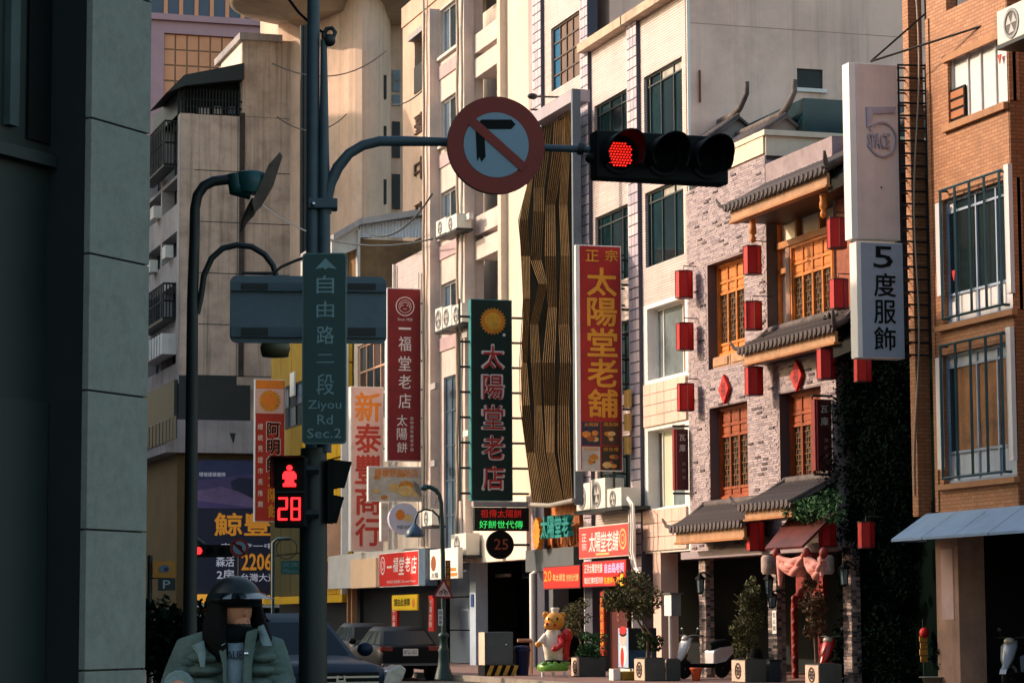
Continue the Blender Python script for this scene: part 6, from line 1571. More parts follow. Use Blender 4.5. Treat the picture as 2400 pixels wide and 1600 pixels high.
# ------------------------------------------------------------------ cars
def make_car(name, label, loc, heading, paint, L=4.5, Wd=1.8, H=1.66, belt=1.02, cowl=.95, roof=(.25, -1.75), tail=-2.1, suv=True):
    r = thing(name, label, 'car', (0, 0, 0), 'cars on the street'); h = Wd/2
    sh = MB(); n2 = L/2
    dz = .22 if suv else 0
    st = [(n2, .80, .36, .62+dz, .74+dz), (n2-.12, .9, .30, .72+dz, .84+dz), (n2-.5, .97, .26, .84+dz*.8, .93+dz*.8), (cowl+.35, 1.0, .26, belt-.08, belt-.03), (cowl, 1.0, .26, belt-.02, belt+.03), (.0, 1.0, .26, belt-.01, belt+.02), (-1.2, 1.0, .26, belt, belt+.03), (-n2+.35, .98, .28, belt-.02, belt+.04), (-n2+.06, .93, .34, belt-.06, belt+.0), (-n2, .86, .42, belt-.14, belt-.06)]
    secs = []
    for x, k, zb, zs, zt_ in st:
        w_ = h*k; secs.append([(x, -w_*.92, zb), (x, -w_, zb+.18), (x, -w_, zs-.12), (x, -w_*.93, zs), (x, -w_*.62, zt_), (x, 0, zt_+.015), (x, w_*.62, zt_), (x, w_*.93, zs), (x, w_, zs-.12), (x, w_, zb+.18), (x, w_*.92, zb)])
    m_ = len(secs[0]); vs = [p for s_ in secs for p in s_]; fs = []
    for i in range(len(secs)-1):
        for j in range(m_-1): fs.append((i*m_+j, i*m_+j+1, (i+1)*m_+j+1, (i+1)*m_+j))
    sh.add(vs, fs, True); sh.add(secs[0], [tuple(range(m_))]); sh.add(secs[-1], [tuple(range(m_-1, -1, -1))])
    sh.build('body', paint, r)
    rt0, rt1 = roof; bw_, rw = h*.93, h*.70
    zb = belt-.01
    cab = MB()
    A = [(cowl, -bw_*.93, zb), (cowl, bw_*.93, zb), (tail, bw_*.95, zb), (tail, -bw_*.95, zb)]
    B = [(rt0, -rw, H-.07), (rt0, rw, H-.07), (rt1, rw*.97, H-.08), (rt1, -rw*.97, H-.08)]
    Cc = [(rt0-.12, -rw*.86, H), (rt0-.12, rw*.86, H), (rt1+.12, rw*.84, H-.01), (rt1+.12, -rw*.84, H-.01)]
    cab.add(A+B+Cc, [(0, 4, 5, 1), (1, 5, 6, 2), (2, 6, 7, 3), (3, 7, 4, 0), (4, 8, 9, 5), (5, 9, 10, 6), (6, 10, 11, 7), (7, 11, 8, 4), (8, 11, 10, 9)], True)
    cab.build('cabin', paint, r)
    gl_ = mat('car_glass', (6, 26, 34), .18, .1, 1, spec=.12)
    def pane(i, j, nm, ins=.07, split=None):
        a, b = Vector(A[i]), Vector(A[j]); c, d = Vector(B[j]), Vector(B[i])
        n_ = (b-a).cross(d-a).normalized(); ctr = Vector(((cowl+tail)/2, 0, (zb+H)/2))
        if n_.dot((a+b+c+d)/4-ctr) < 0: n_ = -n_
        for s0, s1 in (split or [(0, 1)]):
            q = []
            for s_, t_ in ((s0+ins*.6, .08), (s1-ins*.6, .08), (s1-ins*.6, .9), (s0+ins*.6, .9)):
                lo = a.lerp(b, s_); hi = d.lerp(c, s_); q.append(lo.lerp(hi, t_)+n_*.006)
            MB().add(q+[v-n_*.01 for v in q], [(0, 1, 2, 3), (7, 6, 5, 4)]).build(nm, gl_, r)
    pane(0, 1, 'windscreen'); pane(3, 2, 'rear_window')
    pane(1, 2, 'side_window', .05, [(0.02, .36), (.38, .7), (.72, .98)]); pane(0, 3, 'side_window', .05, [(0.02, .36), (.38, .7), (.72, .98)])
    w0 = None
    for x in (L*.31, -L*.30):
        for s_ in (-1, 1):
            wr = .34 if suv else .31
            rot = Matrix.Translation((x, s_*(h-.12), wr)) @ Matrix.Rotation(math.pi/2, 4, 'X')
            m1 = MB(); m1.M = rot; m1.lathe((0, 0, 0), [(wr*.6, -.11), (wr*.95, -.11), (wr, -.07), (wr, .07), (wr*.95, .11), (wr*.6, .11)], 20); o = m1.build('wheel', rubber, r)
            m1 = MB(); m1.M = rot; m1.lathe((0, 0, 0), [(wr*.2, -.1), (wr*.6, -.09), (wr*.62, .09), (wr*.2, .1)], 20); m1.build('rim', mat('alloy', (150, 155, 160), .3, .05, 3, metal=.8), o)
    for s_ in (-1, 1):
        m1 = MB().ball((cowl-.25, s_*(h+.10), belt+.10), .07, .11, .09, 12, 8); m1.build('wing_mirror', paint, r)
    r.location = loc; r.rotation_euler.z = heading
    return r
def local(par):
    ROOT[par.name] = Vector((0, 0, 0)); return par
paintb = mat('dark_blue_car_paint', (8, 28, 48), .45, .05, 2, spec=.15, coat=.04)
paintk = mat('black_car_paint', (6, 12, 18), .5, .05, 2, spec=.15)
pc_ = at(797, 1500, r=31.5)
hd_ = -math.pi/2+R(9)
car = make_car('parked_car', 'dark blue sport utility car facing the camera behind the traffic pole', (pc_.x-math.sin(R(9))*2.27, pc_.y+math.cos(R(9))*2.27, 0), hd_, paintb, H=1.69, belt=1.13)
FR = Face((2.27, 0), (1, 0))    # car front in the car's own axes
g = MB(); g.fbox(FR, -.52, .52, .70, .98, -.1, .0); g.build('grille', black, car, bevel=.02)
for z in (.85, .92): MB().fbox(FR, -.5, .5, z-.012, z+.012, .002, .02).build('grille_bar', chrome, car)
em = MB(); em.prism(FR, [(-.07, 0.800), (-.045, 0.800), (-.03, 0.855), (.03, 0.855), (.045, 0.800), (.07, 0.800), (.055, 0.940), (.028, 0.940), (.035, 0.885), (-.035, 0.885), (-.028, 0.940), (-.055, 0.940)], .022, .035); em.build('emblem', chrome, car)
hl_m = mat('headlight_lens', (190, 180, 165), .12, .2, 8, spec=.8)
for s_ in (-1, 1):
    pts = [(s_*.56, .80), (s_*.80, .82), (s_*.88, 1.0), (s_*.80, 1.06), (s_*.62, .98)]
    MB().prism(FR, pts, -.30, -.005).build('headlight', hl_m, car, bevel=.02)
MB().fbox(FR, -.22, .22, .48, .60, .0, .02).build('number_plate', whitep, car)
for s_ in (-.75, .75): MB().tube([(.1, s_*.82, 1.62), (-1.6, s_*.82, 1.63)], .02, 6).build('roof_rail', darkm, car)
pk = at(952, 1560, r=69)
car2 = make_car('parked_car', 'black hatchback seen from behind with a white number plate, parked by the pavement', (pk.x+.15, pk.y+2.0, 0), math.pi/2-R(2), paintk, L=4.3, Wd=1.72, H=1.42, belt=.93, cowl=.9, roof=(.1, -1.35), tail=-2.0, suv=False)
RR = Face((-2.16, 0), (-1, 0))
MB().fbox(RR, -.20, .20, .66, .84, .0, .025).build('number_plate', whitep, car2)
lettering(RR, 'BTG-1052', -.17, .17, .70, .80, .03, black, car2)
tl = mat('tail_light', (120, 14, 14), .2, .2, 4, spec=.7)
for s_ in (-1, 1): MB().fbox(RR, s_*.48, s_*.80, .78, .90, -.15, .012).build('tail_light', tl, car2, bevel=.01)
MB().fbox(RR, -.76, .76, .40, .46, -.1, .03).build('bumper_trim', mat('grey_trim', (90, 96, 100), .4), car2)
MB().ball((-2.0, .55, .62), .03).build('bumper_reflector', tl, car2)
pk2 = at(880, 1520, r=82)
make_car('parked_car', 'dark car half hidden behind the blue car and the black hatchback', (pk2.x, pk2.y+2, 0), math.pi/2, mat('dim_car_paint', (14, 20, 22), .5, .05, 2, spec=.2), L=4.4, Wd=1.7, H=1.5, belt=.95, roof=(.1, -1.4), tail=-2.0, suv=False)

# ------------------------------------------------------------------ scooters
def scooter(label, loc, heading, paint, seatm=rubber, group='scooters'):
    r = thing('scooter', label, 'scooter', (0, 0, 0), group)
    for x in (.62, -.6):
        rot = Matrix.Translation((x, 0, .24)) @ Matrix.Rotation(math.pi/2, 4, 'X')
        m1 = MB(); m1.M = rot; m1.lathe((0, 0, 0), [(.15, -.05), (.22, -.05), (.24, 0), (.22, .05), (.15, .05)], 18); o = m1.build('wheel', rubber, r)
        m1 = MB(); m1.M = rot; m1.lathe((0, 0, 0), [(.03, -.05), (.15, -.03), (.15, .03), (.03, .05)], 14); m1.build('rim', mat('alloy', (150, 155, 160)), o)
    sh = MB(); sec = [(.78, .42, .03), (.70, .62, .13), (.60, .86, .17), (.50, .98, .12)]
    vs = []; 
    for x, z, w_ in sec: vs += [(x, -w_, z), (x+.05, -w_*.4, z+.01), (x+.05, w_*.4, z+.01), (x, w_, z), (x-.09, w_*.9, z), (x-.09, -w_*.9, z)]
    fs = [(6*i+j, 6*i+(j+1) % 6, 6*(i+1)+(j+1) % 6, 6*(i+1)+j) for i in range(3) for j in range(6)]
    sh.add(vs, fs, True); sh.add(vs[-6:], [(0, 1, 2, 3, 4, 5)]); sh.build('front_shield', paint, r)
    MB().tube([(.44, 0, .95), (.62, 0, .30)], .045, 8).build('steering_column', darkm, r)
    MB().fbox(Face((0, -.17), (0, -1)), -.25, .48, .26, .36, -.34, 0).build('footboard', black, r, bevel=.02)
    b = MB(); q = [(-.2, .16, .34), (-.2, .18, .66), (-.45, .19, .74), (-.9, .11, .78), (-.95, .08, .62), (-.6, .17, .40)]
    vs = [(x, -w_, z) for x, w_, z in q]+[(x, w_, z) for x, w_, z in q]; n = len(q)
    b.add(vs, [tuple(range(n)), tuple(range(2*n-1, n-1, -1))]+[(i, n+i, n+(i+1) % n, (i+1) % n) for i in range(n)]); b.build('rear_body', paint, r, bevel=.03)
    MB().tube([(-.18, 0, .76), (-.4, 0, .80), (-.7, 0, .83), (-.88, 0, .82)], [.10, .13, .12, .07], 10).build('seat', seatm, r)
    MB().tube([(.38, -.33, 1.03), (.46, -.15, 1.04), (.48, 0, 1.0), (.46, .15, 1.04), (.38, .33, 1.03)], .017, 8).build('handlebar', darkm, r)
    for s_ in (-1, 1):
        MB().tube([(.38, s_*.34, 1.03), (.36, s_*.42, 1.03)], .022, 8).build('grip', rubber, r)
        o = MB().tube([(.42, s_*.22, 1.04), (.42, s_*.28, 1.16)], .007, 6).build('mirror_stem', darkm, r)
        MB().ball((.41, s_*.29, 1.19), .016, .055, .036).build('mirror_glass', mat('mirror_back', (60, 74, 82), .25, .05, 3), o)
    MB().ball((.56, 0, .96), .09, .12, .08).build('headlight', hl_m, r)
    MB().tube([(.62, -.12, .5), (.74, -.1, .36), (.64, -.1, .5)], .02, 6).build('mudguard_strut', darkm, r)
    m1 = MB(); 
    for k in range(7):
        g0 = R(20+k*20); g1 = R(40+k*20); c0_ = (.62+.28*math.cos(g0), .24+.28*math.sin(g0)); c1_ = (.62+.28*math.cos(g1), .24+.28*math.sin(g1))
        m1.add([(c0_[0], -.07, c0_[1]), (c0_[0], .07, c0_[1]), (c1_[0], .07, c1_[1]), (c1_[0], -.07, c1_[1])], [(0, 1, 2, 3)])
    m1.build('front_mudguard', paint, r)
    r.location = loc; r.rotation_euler.z = heading; return r
whs = mat('white_scooter_paint', (236, 234, 232), .25, .03, 2, coat=.5); rds = mat('red_scooter_paint', (176, 24, 26), .25, .05, 2, coat=.5); slv = mat('silver_scooter_paint', (150, 165, 185), .25, .05, 2, coat=.6)
p = at(1650, 1585, r=63); scooter('white scooter half hidden behind the leftmost brick column', (p.x+.1, p.y+.3, .155), R(200), whs)
p = at(1955, 1590, r=57.5); scooter('red and white scooter in the arcade between the brick columns', (p.x+.4, p.y+.3, .155), R(205), rds)
p = at(2345, 1590, r=52.5); scooter('silver scooter parked in the dark arcade under the blue awning', (p.x+.5, p.y, .155), R(215), slv)
p = at(2420, 1590, r=52.5); scooter('second silver scooter at the right edge under the blue awning', (p.x+.5, p.y, .155), R(215), mat('grey_scooter_paint', (120, 130, 130), .25, .05, 2, coat=.5))

# ------------------------------------------------------------------ planters, trees and pavement things
planterm = mat('dark_planter', (84, 88, 84), .8, .15, 4, .2); planterl = mat('sunlit_side_tone', (226, 192, 170), .8, .1, 4, .1)  # dark and pale tones paint the shaded and sunlit faces
def planter(label, x0, xm, x1, yt, r0, group='stone planters along the pavement', h=None):
    c = at((xm+x1)/2, yt, r=r0); k = r0/6134; w_ = (x1-xm)*k*1.02; dpt = (xm-x0)*k/.33; z1 = c.z
    r = thing('planter', label, 'planter', (c.x, c.y, .15), group); ya_ = c.y-0
    MB().box(c.x-w_/2, c.x+w_/2, ya_, ya_+dpt, .152, z1).build('box', planterm, r, bevel=.015)
    MB().box(c.x-w_/2-.012, c.x-w_/2-.002, ya_+.02, ya_+dpt-.02, .17, z1-.02).build('sun_toned_side', planterl, r)  # pale sheet puts the sunlight on this side into its colour
    MB().box(c.x-w_/2+.04, c.x+w_/2-.04, ya_+.04, ya_+dpt-.04, z1+.001, z1+.02).build('soil', mat('soil', (40, 30, 24), .95, .2, 8), r)
    F_ = FX(c.x-w_/2-.012); u = -(ya_+dpt/2); v = (.152+z1)/2; rr = min(dpt, z1)*.28
    mo = MB().ring(F_, u, v, rr*.75, rr, .002, .012, 18)
    for q_ in range(6):
        g_ = q_*math.pi/3; mo.disc(F_, u+rr*.42*math.cos(g_), v+rr*.42*math.sin(g_), rr*.2, .002, .012, 8)
    mo.disc(F_, u, v, rr*.16, .002, .012, 8); mo.build('flower_emblem', mat('emblem_dark', (70, 62, 56), .7), r)
    return (c.x, ya_+dpt/2, z1), r
def small_tree(label, base, px, y0, y1, rx, m_, n=1500, trunks=2, kind='potted_tree', s_=.1, group=None, tcol=barkm):
    bx_, by_, bz = base; r_ = math.hypot(bx_, by_); k = r_/6134
    r = thing(kind, label, 'tree' if trunks else 'plant', base, group)
    top = at(px, y0, r=r_); bot = at(px, y1, r=r_); ht = top.z-bot.z; R_ = rx*k
    if trunks:
        tr = MB()
        for q_ in range(trunks):
            o_ = (q_-(trunks-1)/2)*.12; pts = [Vector((bx_+o_, by_, bz-.02)), Vector((bx_+o_*1.5+random.uniform(-.05, .05), by_, bz+(bot.z-bz)*.5)), Vector((top.x+o_, by_, bot.z+ht*.3)), Vector((top.x+random.uniform(-.1, .1), by_, bot.z+ht*.8))]
            tr.tube(pts, [.035, .03, .025, .012], 7)
            for z_ in range(5):
                s0 = pts[2].lerp(pts[3], z_/5); g_ = random.uniform(0, 6.28); tr.tube([s0, s0+Vector((math.cos(g_)*R_*.7, math.sin(g_)*R_*.7, ht*.15))], [.014, .005], 5)
        tr.build('trunk', tcol, r)
    bl_ = []
    for q_ in range(14):
        g_ = random.uniform(0, 6.28); z_ = random.uniform(.08, .95); ww = R_*(1-abs(z_-.5)*.9)
        bl_.append(((top.x+math.cos(g_)*ww*.6, by_+math.sin(g_)*ww*.6, bot.z+ht*z_), (R_*random.uniform(.35, .55), R_*.45, ht*random.uniform(.1, .2))))
    leaves(r, 'crown', m_, bl_, n, s_)
    return r
b, _ = planter('stone planter with a pale emblem side right of the bear statue', 1338, 1357, 1421, 1539, 66)
small_tree('bushy flowering plant in the planter beside the bear statue', b, 1382, 1486, 1542, 46, leafg, 1300, 0, 'potted_plant', .09)
small_tree('thin olive tree behind the planter beside the bear statue', (b[0]+.2, b[1]+.5, .16), 1352, 1402, 1500, 48, leafo, 1300, 2, s_=.08)
b, _ = planter('stone planter with a pale emblem side before the picture box', 1487, 1511, 1560, 1542, 61)
small_tree('wide green tree with twin trunks in the planter before the picture box', b, 1474, 1338, 1450, 76, leafo, 2600, 2, s_=.1)
small_tree('low bright green shoots round the twin trunks', (b[0]+.05, b[1]+.02, b[2]+.01), 1520, 1484, 1528, 36, leafm, 700, 0, 'potted_plant', .09)
b2_, _ = planter('plain dark planter touching the emblem planter on its right', 1556, 1562, 1596, 1544, 61.6)
b, _ = planter('stone planter with a pale emblem side between two brick columns', 1718, 1746, 1797, 1545, 59.5)
small_tree('tall loose olive tree in the planter between the left and middle brick columns', b, 1748, 1366, 1530, 44, leafo, 2600, 1, s_=.09, tcol=mat('pale_bark', (170, 150, 120), .9, .2, 6))
b, _ = planter('grey planter with a round emblem in front of the right brick column', 1892, 1918, 1975, 1556, 56.5)
small_tree('sparse reddish tree by the carved red doorway', (b[0]+.1, b[1]+.6, .16), 1905, 1345, 1500, 36, island_mat('reddish_leaf', (110, 74, 40), (44, 40, 22), .7), 1300, 1, s_=.09)
p = at(2192, 1585, r=53.5)
r = thing('flower_pot', 'pale round flower pot at the foot of the tan column', 'pot', (p.x, p.y, .15)); MB().lathe((p.x, p.y, .152), [(.18, 0), (.28, .25), (.30, p.z-.17), (.33, p.z-.165), (.33, p.z-.15), (.28, p.z-.15)], 20).build('pot', mat('grey_green_pot', (130, 134, 118), .7, .15, 4), r)
small_tree('dark leafy plant in the round pot by the tan column', (p.x, p.y, p.z), 2215, 1500, 1575, 36, leafd, 900, 0, 'potted_plant', .09)
# offering stand with red lantern ball
p = at(2165, 1560, r=55); k = 55/6134
r = thing('festival_decoration', 'red ball ornament above yellow paper strips hanging beside the tan column', 'decoration', (p.x, p.y, .16))
MB().tube([(p.x, p.y, .16), (p.x, p.y, at(2165, 1450, r=55).z)], .012, 6).build('rod', darkm, r)
c = at(2166, 1482, r=55); MB().ball(c, .10, .10, .11).build('red_ball', redl, r)
for q_ in range(4):
    z1 = at(0, 1500+q_*16, r=55).z; z0 = at(0, 1514+q_*16, r=55).z
    MB().box(p.x-.09+.02*(q_ % 2), p.x+.09, p.y-.02, p.y+.0, z0, z1).build('paper_strip', mat('yellow_paper', (214, 156, 70), .7, .3, 14), r)
MB().lathe((p.x, p.y, .155), [(.2, 0), (.2, .03), (.03, .05)], 14).build('foot', darkm, r)
# electric cabinet with striped base
p = at(1168, 1480, r=67.5); k = 67.5/6134; x0_ = at(1134, 1500, r=67.5).x; x1_ = at(1206, 1500, r=67.5).x; zt_ = p.z
r = thing('electric_cabinet', 'grey green electric cabinet with a yellow striped base near the far lamp post', 'cabinet', (p.x, p.y, .15))
MB().box(x0_, x1_, p.y, p.y+.55, .43, zt_).build('body', mat('cabinet_grey', (74, 88, 92), .6, .1, 3), r, bevel=.01)
MB().box(x0_-.012, x0_-.002, p.y+.01, p.y+.54, .43, zt_-.01).build('sun_toned_side', planterl, r)  # sunlit look of the street side, put in as a paler sheet
MB().box(x0_+.03, x1_-.03, p.y-.01, p.y-.001, .48, zt_-.05).build('door', mat('cabinet_grey', (74, 88, 92)), r)
MB().ball((x1_-.2, p.y-.03, .95), .03).build('handle', chrome, r)
MB().box(x0_-.02, x1_+.02, p.y-.02, p.y+.57, .152, .425).build('base', black, r)
FB = FY(p.y-.025)
for q_ in range(4):
    a = x0_+.02+q_*.22; MB().prism(FB, [(a, .16), (a+.11, .16), (a+.22, .42), (a+.11, .42)], 0, .008).build('hazard_stripe', mat('hazard_yellow', (190, 150, 50), .6, .2, 6), r)
# bin, frame and pole
p = at(1224, 1580, r=68); r = thing('bin', 'dark blue bin beside the electric cabinet', 'bin', (p.x, p.y, .15))
MB().lathe((p.x, p.y, .152), [(.16, 0), (.21, .62), (.23, .64), (.2, .7)], 14).build('body', mat('navy_bin', (20, 34, 74), .5, .1, 3), r)
MB().lathe((p.x, p.y, .855), [(.22, 0), (.21, .04), (.05, .07)], 14).build('lid', mat('navy_bin', (20, 34, 74)), r)
fr_ = MB(); a = at(1213, 1500, r=69); b = at(1248, 1500, r=69)
r = thing('wooden_frame', 'plain wooden frame leaning near the white pipe', 'frame', ((a.x+b.x)/2, a.y, .15))
MB().bar((a.x, a.y, a.z), (b.x, a.y, a.z), .07).build('top_rail', woodl, r); MB().bar((b.x, a.y, .16), (b.x, a.y, a.z), .06).build('post', woodl, r)
# bear statue
def bear():
    r0 = 66; k = r0/6134; p = at(1298, 1575, r=r0); F_ = FC(1298, r0)
    r = thing('bear_statue', 'yellow bear statue with chef hat and red figure on a green base', 'statue', (p.x, p.y, .15))
    b = lambda x, y, d=0: F_.P(*F_.uv(x, y, d), d)
    yel = mat('statue_yellow', (226, 156, 50), .3, .08, 5, coat=.4); wht = mat('statue_white', (240, 232, 214), .35, .03, 5, coat=.3); rdd = mat('statue_red', (196, 22, 22), .25, .05, 4, coat=.5); grn = mat('statue_green', (110, 168, 56), .4, .15, 5, coat=.3)
    c = b(1296, 1563); mb = MB(); mb.lathe(Vector((c.x, c.y, c.z-.09)), [(.36, 0), (.40, .05), (.40, .14), (.34, .19)], 24); mb.build('base', grn, r)
    for q_ in range(5): MB().ball(c+Vector((-.3+.15*q_, -.2, .1)), .08, .06, .05, 8, 6).build('leaf_mound', grn, r)
    for x in (1272, 1296, 1324): e = b(x, 1580, .2); MB().lathe(Vector((e.x, e.y, .153)), [(.04, 0), (.04, .12)], 8).build('foot_wheel', whitep, r)
    body = MB(); body.ball(b(1297, 1508), 26*k, 20*k, 40*k, 18, 14); body.build('body', wht, r)
    for x in (1288, 1308): MB().tube([b(x, 1530), b(x, 1546)], [13*k, 11*k], 12).build('leg', wht, r); MB().ball(b(x-2, 1551, .06), 12*k, 15*k, 6*k).build('shoe', black, r)
    MB().ball(b(1300, 1455), 24*k, 20*k, 22*k, 18, 12).build('head', yel, r)
    MB().ball(b(1288, 1466, .2), 14*k, 10*k, 10*k, 12, 8).build('muzzle', yel, r)
    MB().ball(b(1282, 1461, .32), 4*k, 4*k, 3.4*k, 8, 6).build('nose', redl, r)
    for x in (1286, 1306): MB().ball(b(x, 1449, .21), 2.6*k, 2*k, 3.4*k, 8, 6).build('eye', black, r)
    MB().ball(b(1300, 1464, .22), 4*k, 3*k, 3.4*k, 8, 6).build('cheek', redl, r)
    for x, y in ((1279, 1440), (1318, 1441)): MB().ball(b(x, y), 8*k, 4*k, 8*k, 10, 8).build('ear', yel, r)
    MB().lathe(b(1301, 1438), [(9*k, 0), (9*k, 9*k), (11*k, 12*k), (9*k, 15*k)], 14).build('chef_hat', wht, r)
    MB().tube([b(1280, 1490, .05), b(1268, 1502, .15), b(1262, 1508, .2)], [9*k, 7*k, 6*k], 10).build('arm', wht, r); MB().ball(b(1262, 1509, .22), 9*k, 8*k, 7*k, 10, 8).build('hand', yel, r)
    MB().tube([b(1312, 1492, .1), b(1318, 1508, .3), b(1304, 1520, .35)], [8*k, 7*k, 6*k], 10).build('arm', rdd, r)
    MB().ball(b(1328, 1488, .1), 15*k, 12*k, 17*k, 12, 10).build('red_figure_head', rdd, r)
    MB().tube([b(1328, 1500, .05), b(1326, 1520, .0), b(1328, 1545, 0)], [11*k, 9*k, 7*k], 10).build('red_figure_body', rdd, r)
    MB().ball(b(1300, 1520, .36), 8*k, 7*k, 7*k, 8, 6).build('red_glove', rdd, r)
bear()
# picture box with a child figure on its lit side
p = at(1474, 1565, r=62.5); k = 62.5/6134
r = thing('picture_box', 'dark advertising box whose lit left side shows a child in a red and blue cap', 'advertising box', (p.x, p.y, .15))
x1_ = at(1548, 1520, r=62.5).x; zt_ = at(1474, 1471, r=62.5).z
MB().box(p.x, x1_, p.y, p.y+.7, .42, zt_).build('case', mat('box_dark_blue', (16, 32, 44), .4, .2, 3), r)
MB().box(p.x+.02, x1_-.02, p.y-.01, p.y-.001, .44, .85).build('lower_picture', mat('blue_wave_picture', (48, 92, 140), .5, .4, 9), r)
F_ = FX(p.x-.003); yy = p.y+.35
MB().fbox(F_, -p.y-.7, -p.y, .44, zt_, 0, .01).build('side_picture', mat('pale_blue_print', (170, 196, 226), .5, .1, 4), r)
for nm, (u, v, ru, rv, m_) in (('face_picture', (-yy, 1.12, .22, .18, pinkw)), ('cap_picture', (-yy, 1.32, .26, .1, redl)), ('hair_picture', (-yy, 1.24, .24, .07, black)), ('body_picture', (-yy, .75, .24, .28, whitep)), ('skirt_picture', (-yy-.06, .68, .12, .24, redl))):
    MB().disc(F_, u, v, ru, .011, {'face_picture': .014, 'cap_picture': .018, 'hair_picture': .016, 'body_picture': .013, 'skirt_picture': .017}[nm], 18, rv).build(nm, m_, r)
MB().box(p.x+.02, p.x+.08, p.y, p.y+.7, .152, .42).build('support', whitep, r); MB().box(x1_-.1, x1_-.04, p.y, p.y+.7, .152, .42).build('support', darkm, r)
p = at(1445, 1590, r=62); r = thing('barrier_block', 'small white and yellow barrier block before the picture box', 'barrier', (p.x, p.y, .15))
MB().box(p.x-.08, p.x+.1, p.y, p.y+.3, .152, .42).build('white_block', whitep, r); MB().box(p.x+.12, p.x+.75, p.y-.05, p.y+.3, .152, .36).build('yellow_block', mat('hazard_yellow', (190, 150, 50)), r, bevel=.03)
# box on a post
p = at(1573, 1560, r=65); r = thing('post_box', 'white box with shade-toned grey faces on a thin post in front of the arcade', 'box', (p.x, p.y, .15)); za, zb_ = at(0+1573, 1443, r=65).z, at(1573, 1392, r=65).z
k = 65/6134
MB().tube([(p.x, p.y, .152), (p.x, p.y, za)], .055, 10).build('post', offw, r)
MB().box(p.x-.02-.0, p.x+.22, p.y-.15, p.y+.35, za, zb_).build('box', mat('shade_grey_box', (120, 124, 124), .6, .1, 4), r)
MB().box(p.x-.035, p.x-.022, p.y-.14, p.y+.34, za+.01, zb_-.01).build('sun_white_side', whitep, r); MB().box(p.x-.08, p.x+.28, p.y-.2, p.y+.4, zb_, zb_+.04).build('lid', planterm, r)  # white sheet paints sunlight; grey box colour stands for its shaded faces
# pot, dark bag, notice strip
p = at(1632, 1592, r=61); r = thing('flower_pot', 'orange clay pot in front of the leftmost brick column', 'pot', (p.x, p.y, .15)); MB().lathe((p.x, p.y, .152), [(.08, 0), (.13, .26), (.15, .27), (.15, .31), (.12, .31)], 14).build('pot', mat('orange_clay', (214, 96, 56), .7, .1, 5), r)
p = at(1772, 1544, r=61); r = thing('folded_parasol', 'closed black parasol standing behind the olive tree', 'parasol', (p.x, p.y, .15)); MB().lathe((p.x, p.y, .3), [(.22, 0), (.2, .2), (.14, .5), (.06, .75), (.02, .85)], 9).build('canopy', black, r); MB().lathe((p.x, p.y, .152), [(.2, 0), (.2, .05), (.02, .06), (.02, .2)], 12).build('foot', darkm, r)
p = at(1814, 1600, r=60); r = thing('bin', 'dark blue grey bin at the foot of the middle brick column', 'bin', (p.x, p.y, .15)); MB().box(p.x-.14, p.x+.14, p.y-.1, p.y+.2, .152, .62).build('body', mat('slate_bin', (46, 62, 74), .5, .1, 3), r, bevel=.02); MB().box(p.x-.15, p.x+.15, p.y-.11, p.y+.21, .622, .66).build('lid', darkm, r)
p = at(1815, 1455, X=W-.12); r = thing('notice_strip', 'narrow white notice with small writing on the middle brick column', 'notice', p); Fn = FX(W-.16); q = Fn.rect(1811, 1820, 1430, 1484); MB().fbox(Fn, q[0], q[1], q[2], q[3], 0, .01).build('sheet', whitep, r); column_text(Fn, '炭火燒', q[0]+.03, q[1]-.03, q[3]-.03, q[2]+.05, .012, black, r, thick=0)

# ------------------------------------------------------------------ small signs on the left
Sg = FC(385, 40)
r = thing('parking_sign', 'yellow parking sign with a white car picture above a dark panel lettered P', 'road sign', Sg.P(*Sg.uv(385, 1382), 0))
q = Sg.rect(358, 411, 1314, 1353); MB().fbox(Sg, *q, -.04, 0).build('yellow_board', mat('parking_yellow', (176, 120, 40), .5, .15, 4), r)
c = Sg.uv(385, 1332); MB().disc(Sg, c[0], c[1], 13*40/6134, .001, .008, 20, 9*40/6134).build('car_picture', glassb, r); MB().disc(Sg, c[0]+.03, c[1]-.01, 5*40/6134, .009, .012, 14).build('dark_picture', navy, r)
q = Sg.rect(370, 411, 1354, 1383); MB().fbox(Sg, *q, -.04, 0).build('dark_board', mat('parking_dark', (30, 42, 46), .5), r); q = Sg.rect(382, 399, 1359, 1378); lettering(Sg, 'P', *q, .01, mat('dim_white_p', (150, 165, 170), .5), r, .02)
MB().tube([Sg.P(Sg.uv(352, 1300)[0], 0, -.1), Sg.P(Sg.uv(352, 1300)[0], Sg.uv(352, 1300)[1], -.1)], .04, 8).bar(Sg.P(Sg.uv(352, 1352)[0], Sg.uv(352, 1352)[1], -.06), Sg.P(*Sg.uv(400, 1352), -.06), .03).build('post', polem, r)
Sg = FC(561, 60); k = 60/6134
r = thing('no_turn_sign', 'small far round no left turn sign in front of the billboard', 'road sign', Sg.P(*Sg.uv(561, 1304), 0))
c = Sg.uv(561, 1283); MB().disc(Sg, c[0], c[1], 22*k, -.03, 0, 30).build('ring', sgr, r); MB().disc(Sg, c[0], c[1], 15*k, .001, .006, 26).build('white_disc', sgw, r)
MB().tube([Sg.P(c[0]+5*k, c[1]-9*k, .01), Sg.P(c[0]+5*k, c[1]+2*k, .01), Sg.P(c[0]-3*k, c[1]+6*k, .01), Sg.P(c[0]-8*k, c[1]+4*k, .01)], 2*k, 5).build('turn_arrow', black, r)
MB().bar(Sg.P(c[0]-13*k, c[1]+13*k, .02), Sg.P(c[0]+13*k, c[1]-13*k, .02), 3.5*k).build('slash', sgr, r)
MB().tube([Sg.P(c[0], 0, -.06), Sg.P(c[0], c[1]+20*k, -.06)], .035, 8).build('post', polem, r)
Sg = FC(466, 62); k = 62/6134
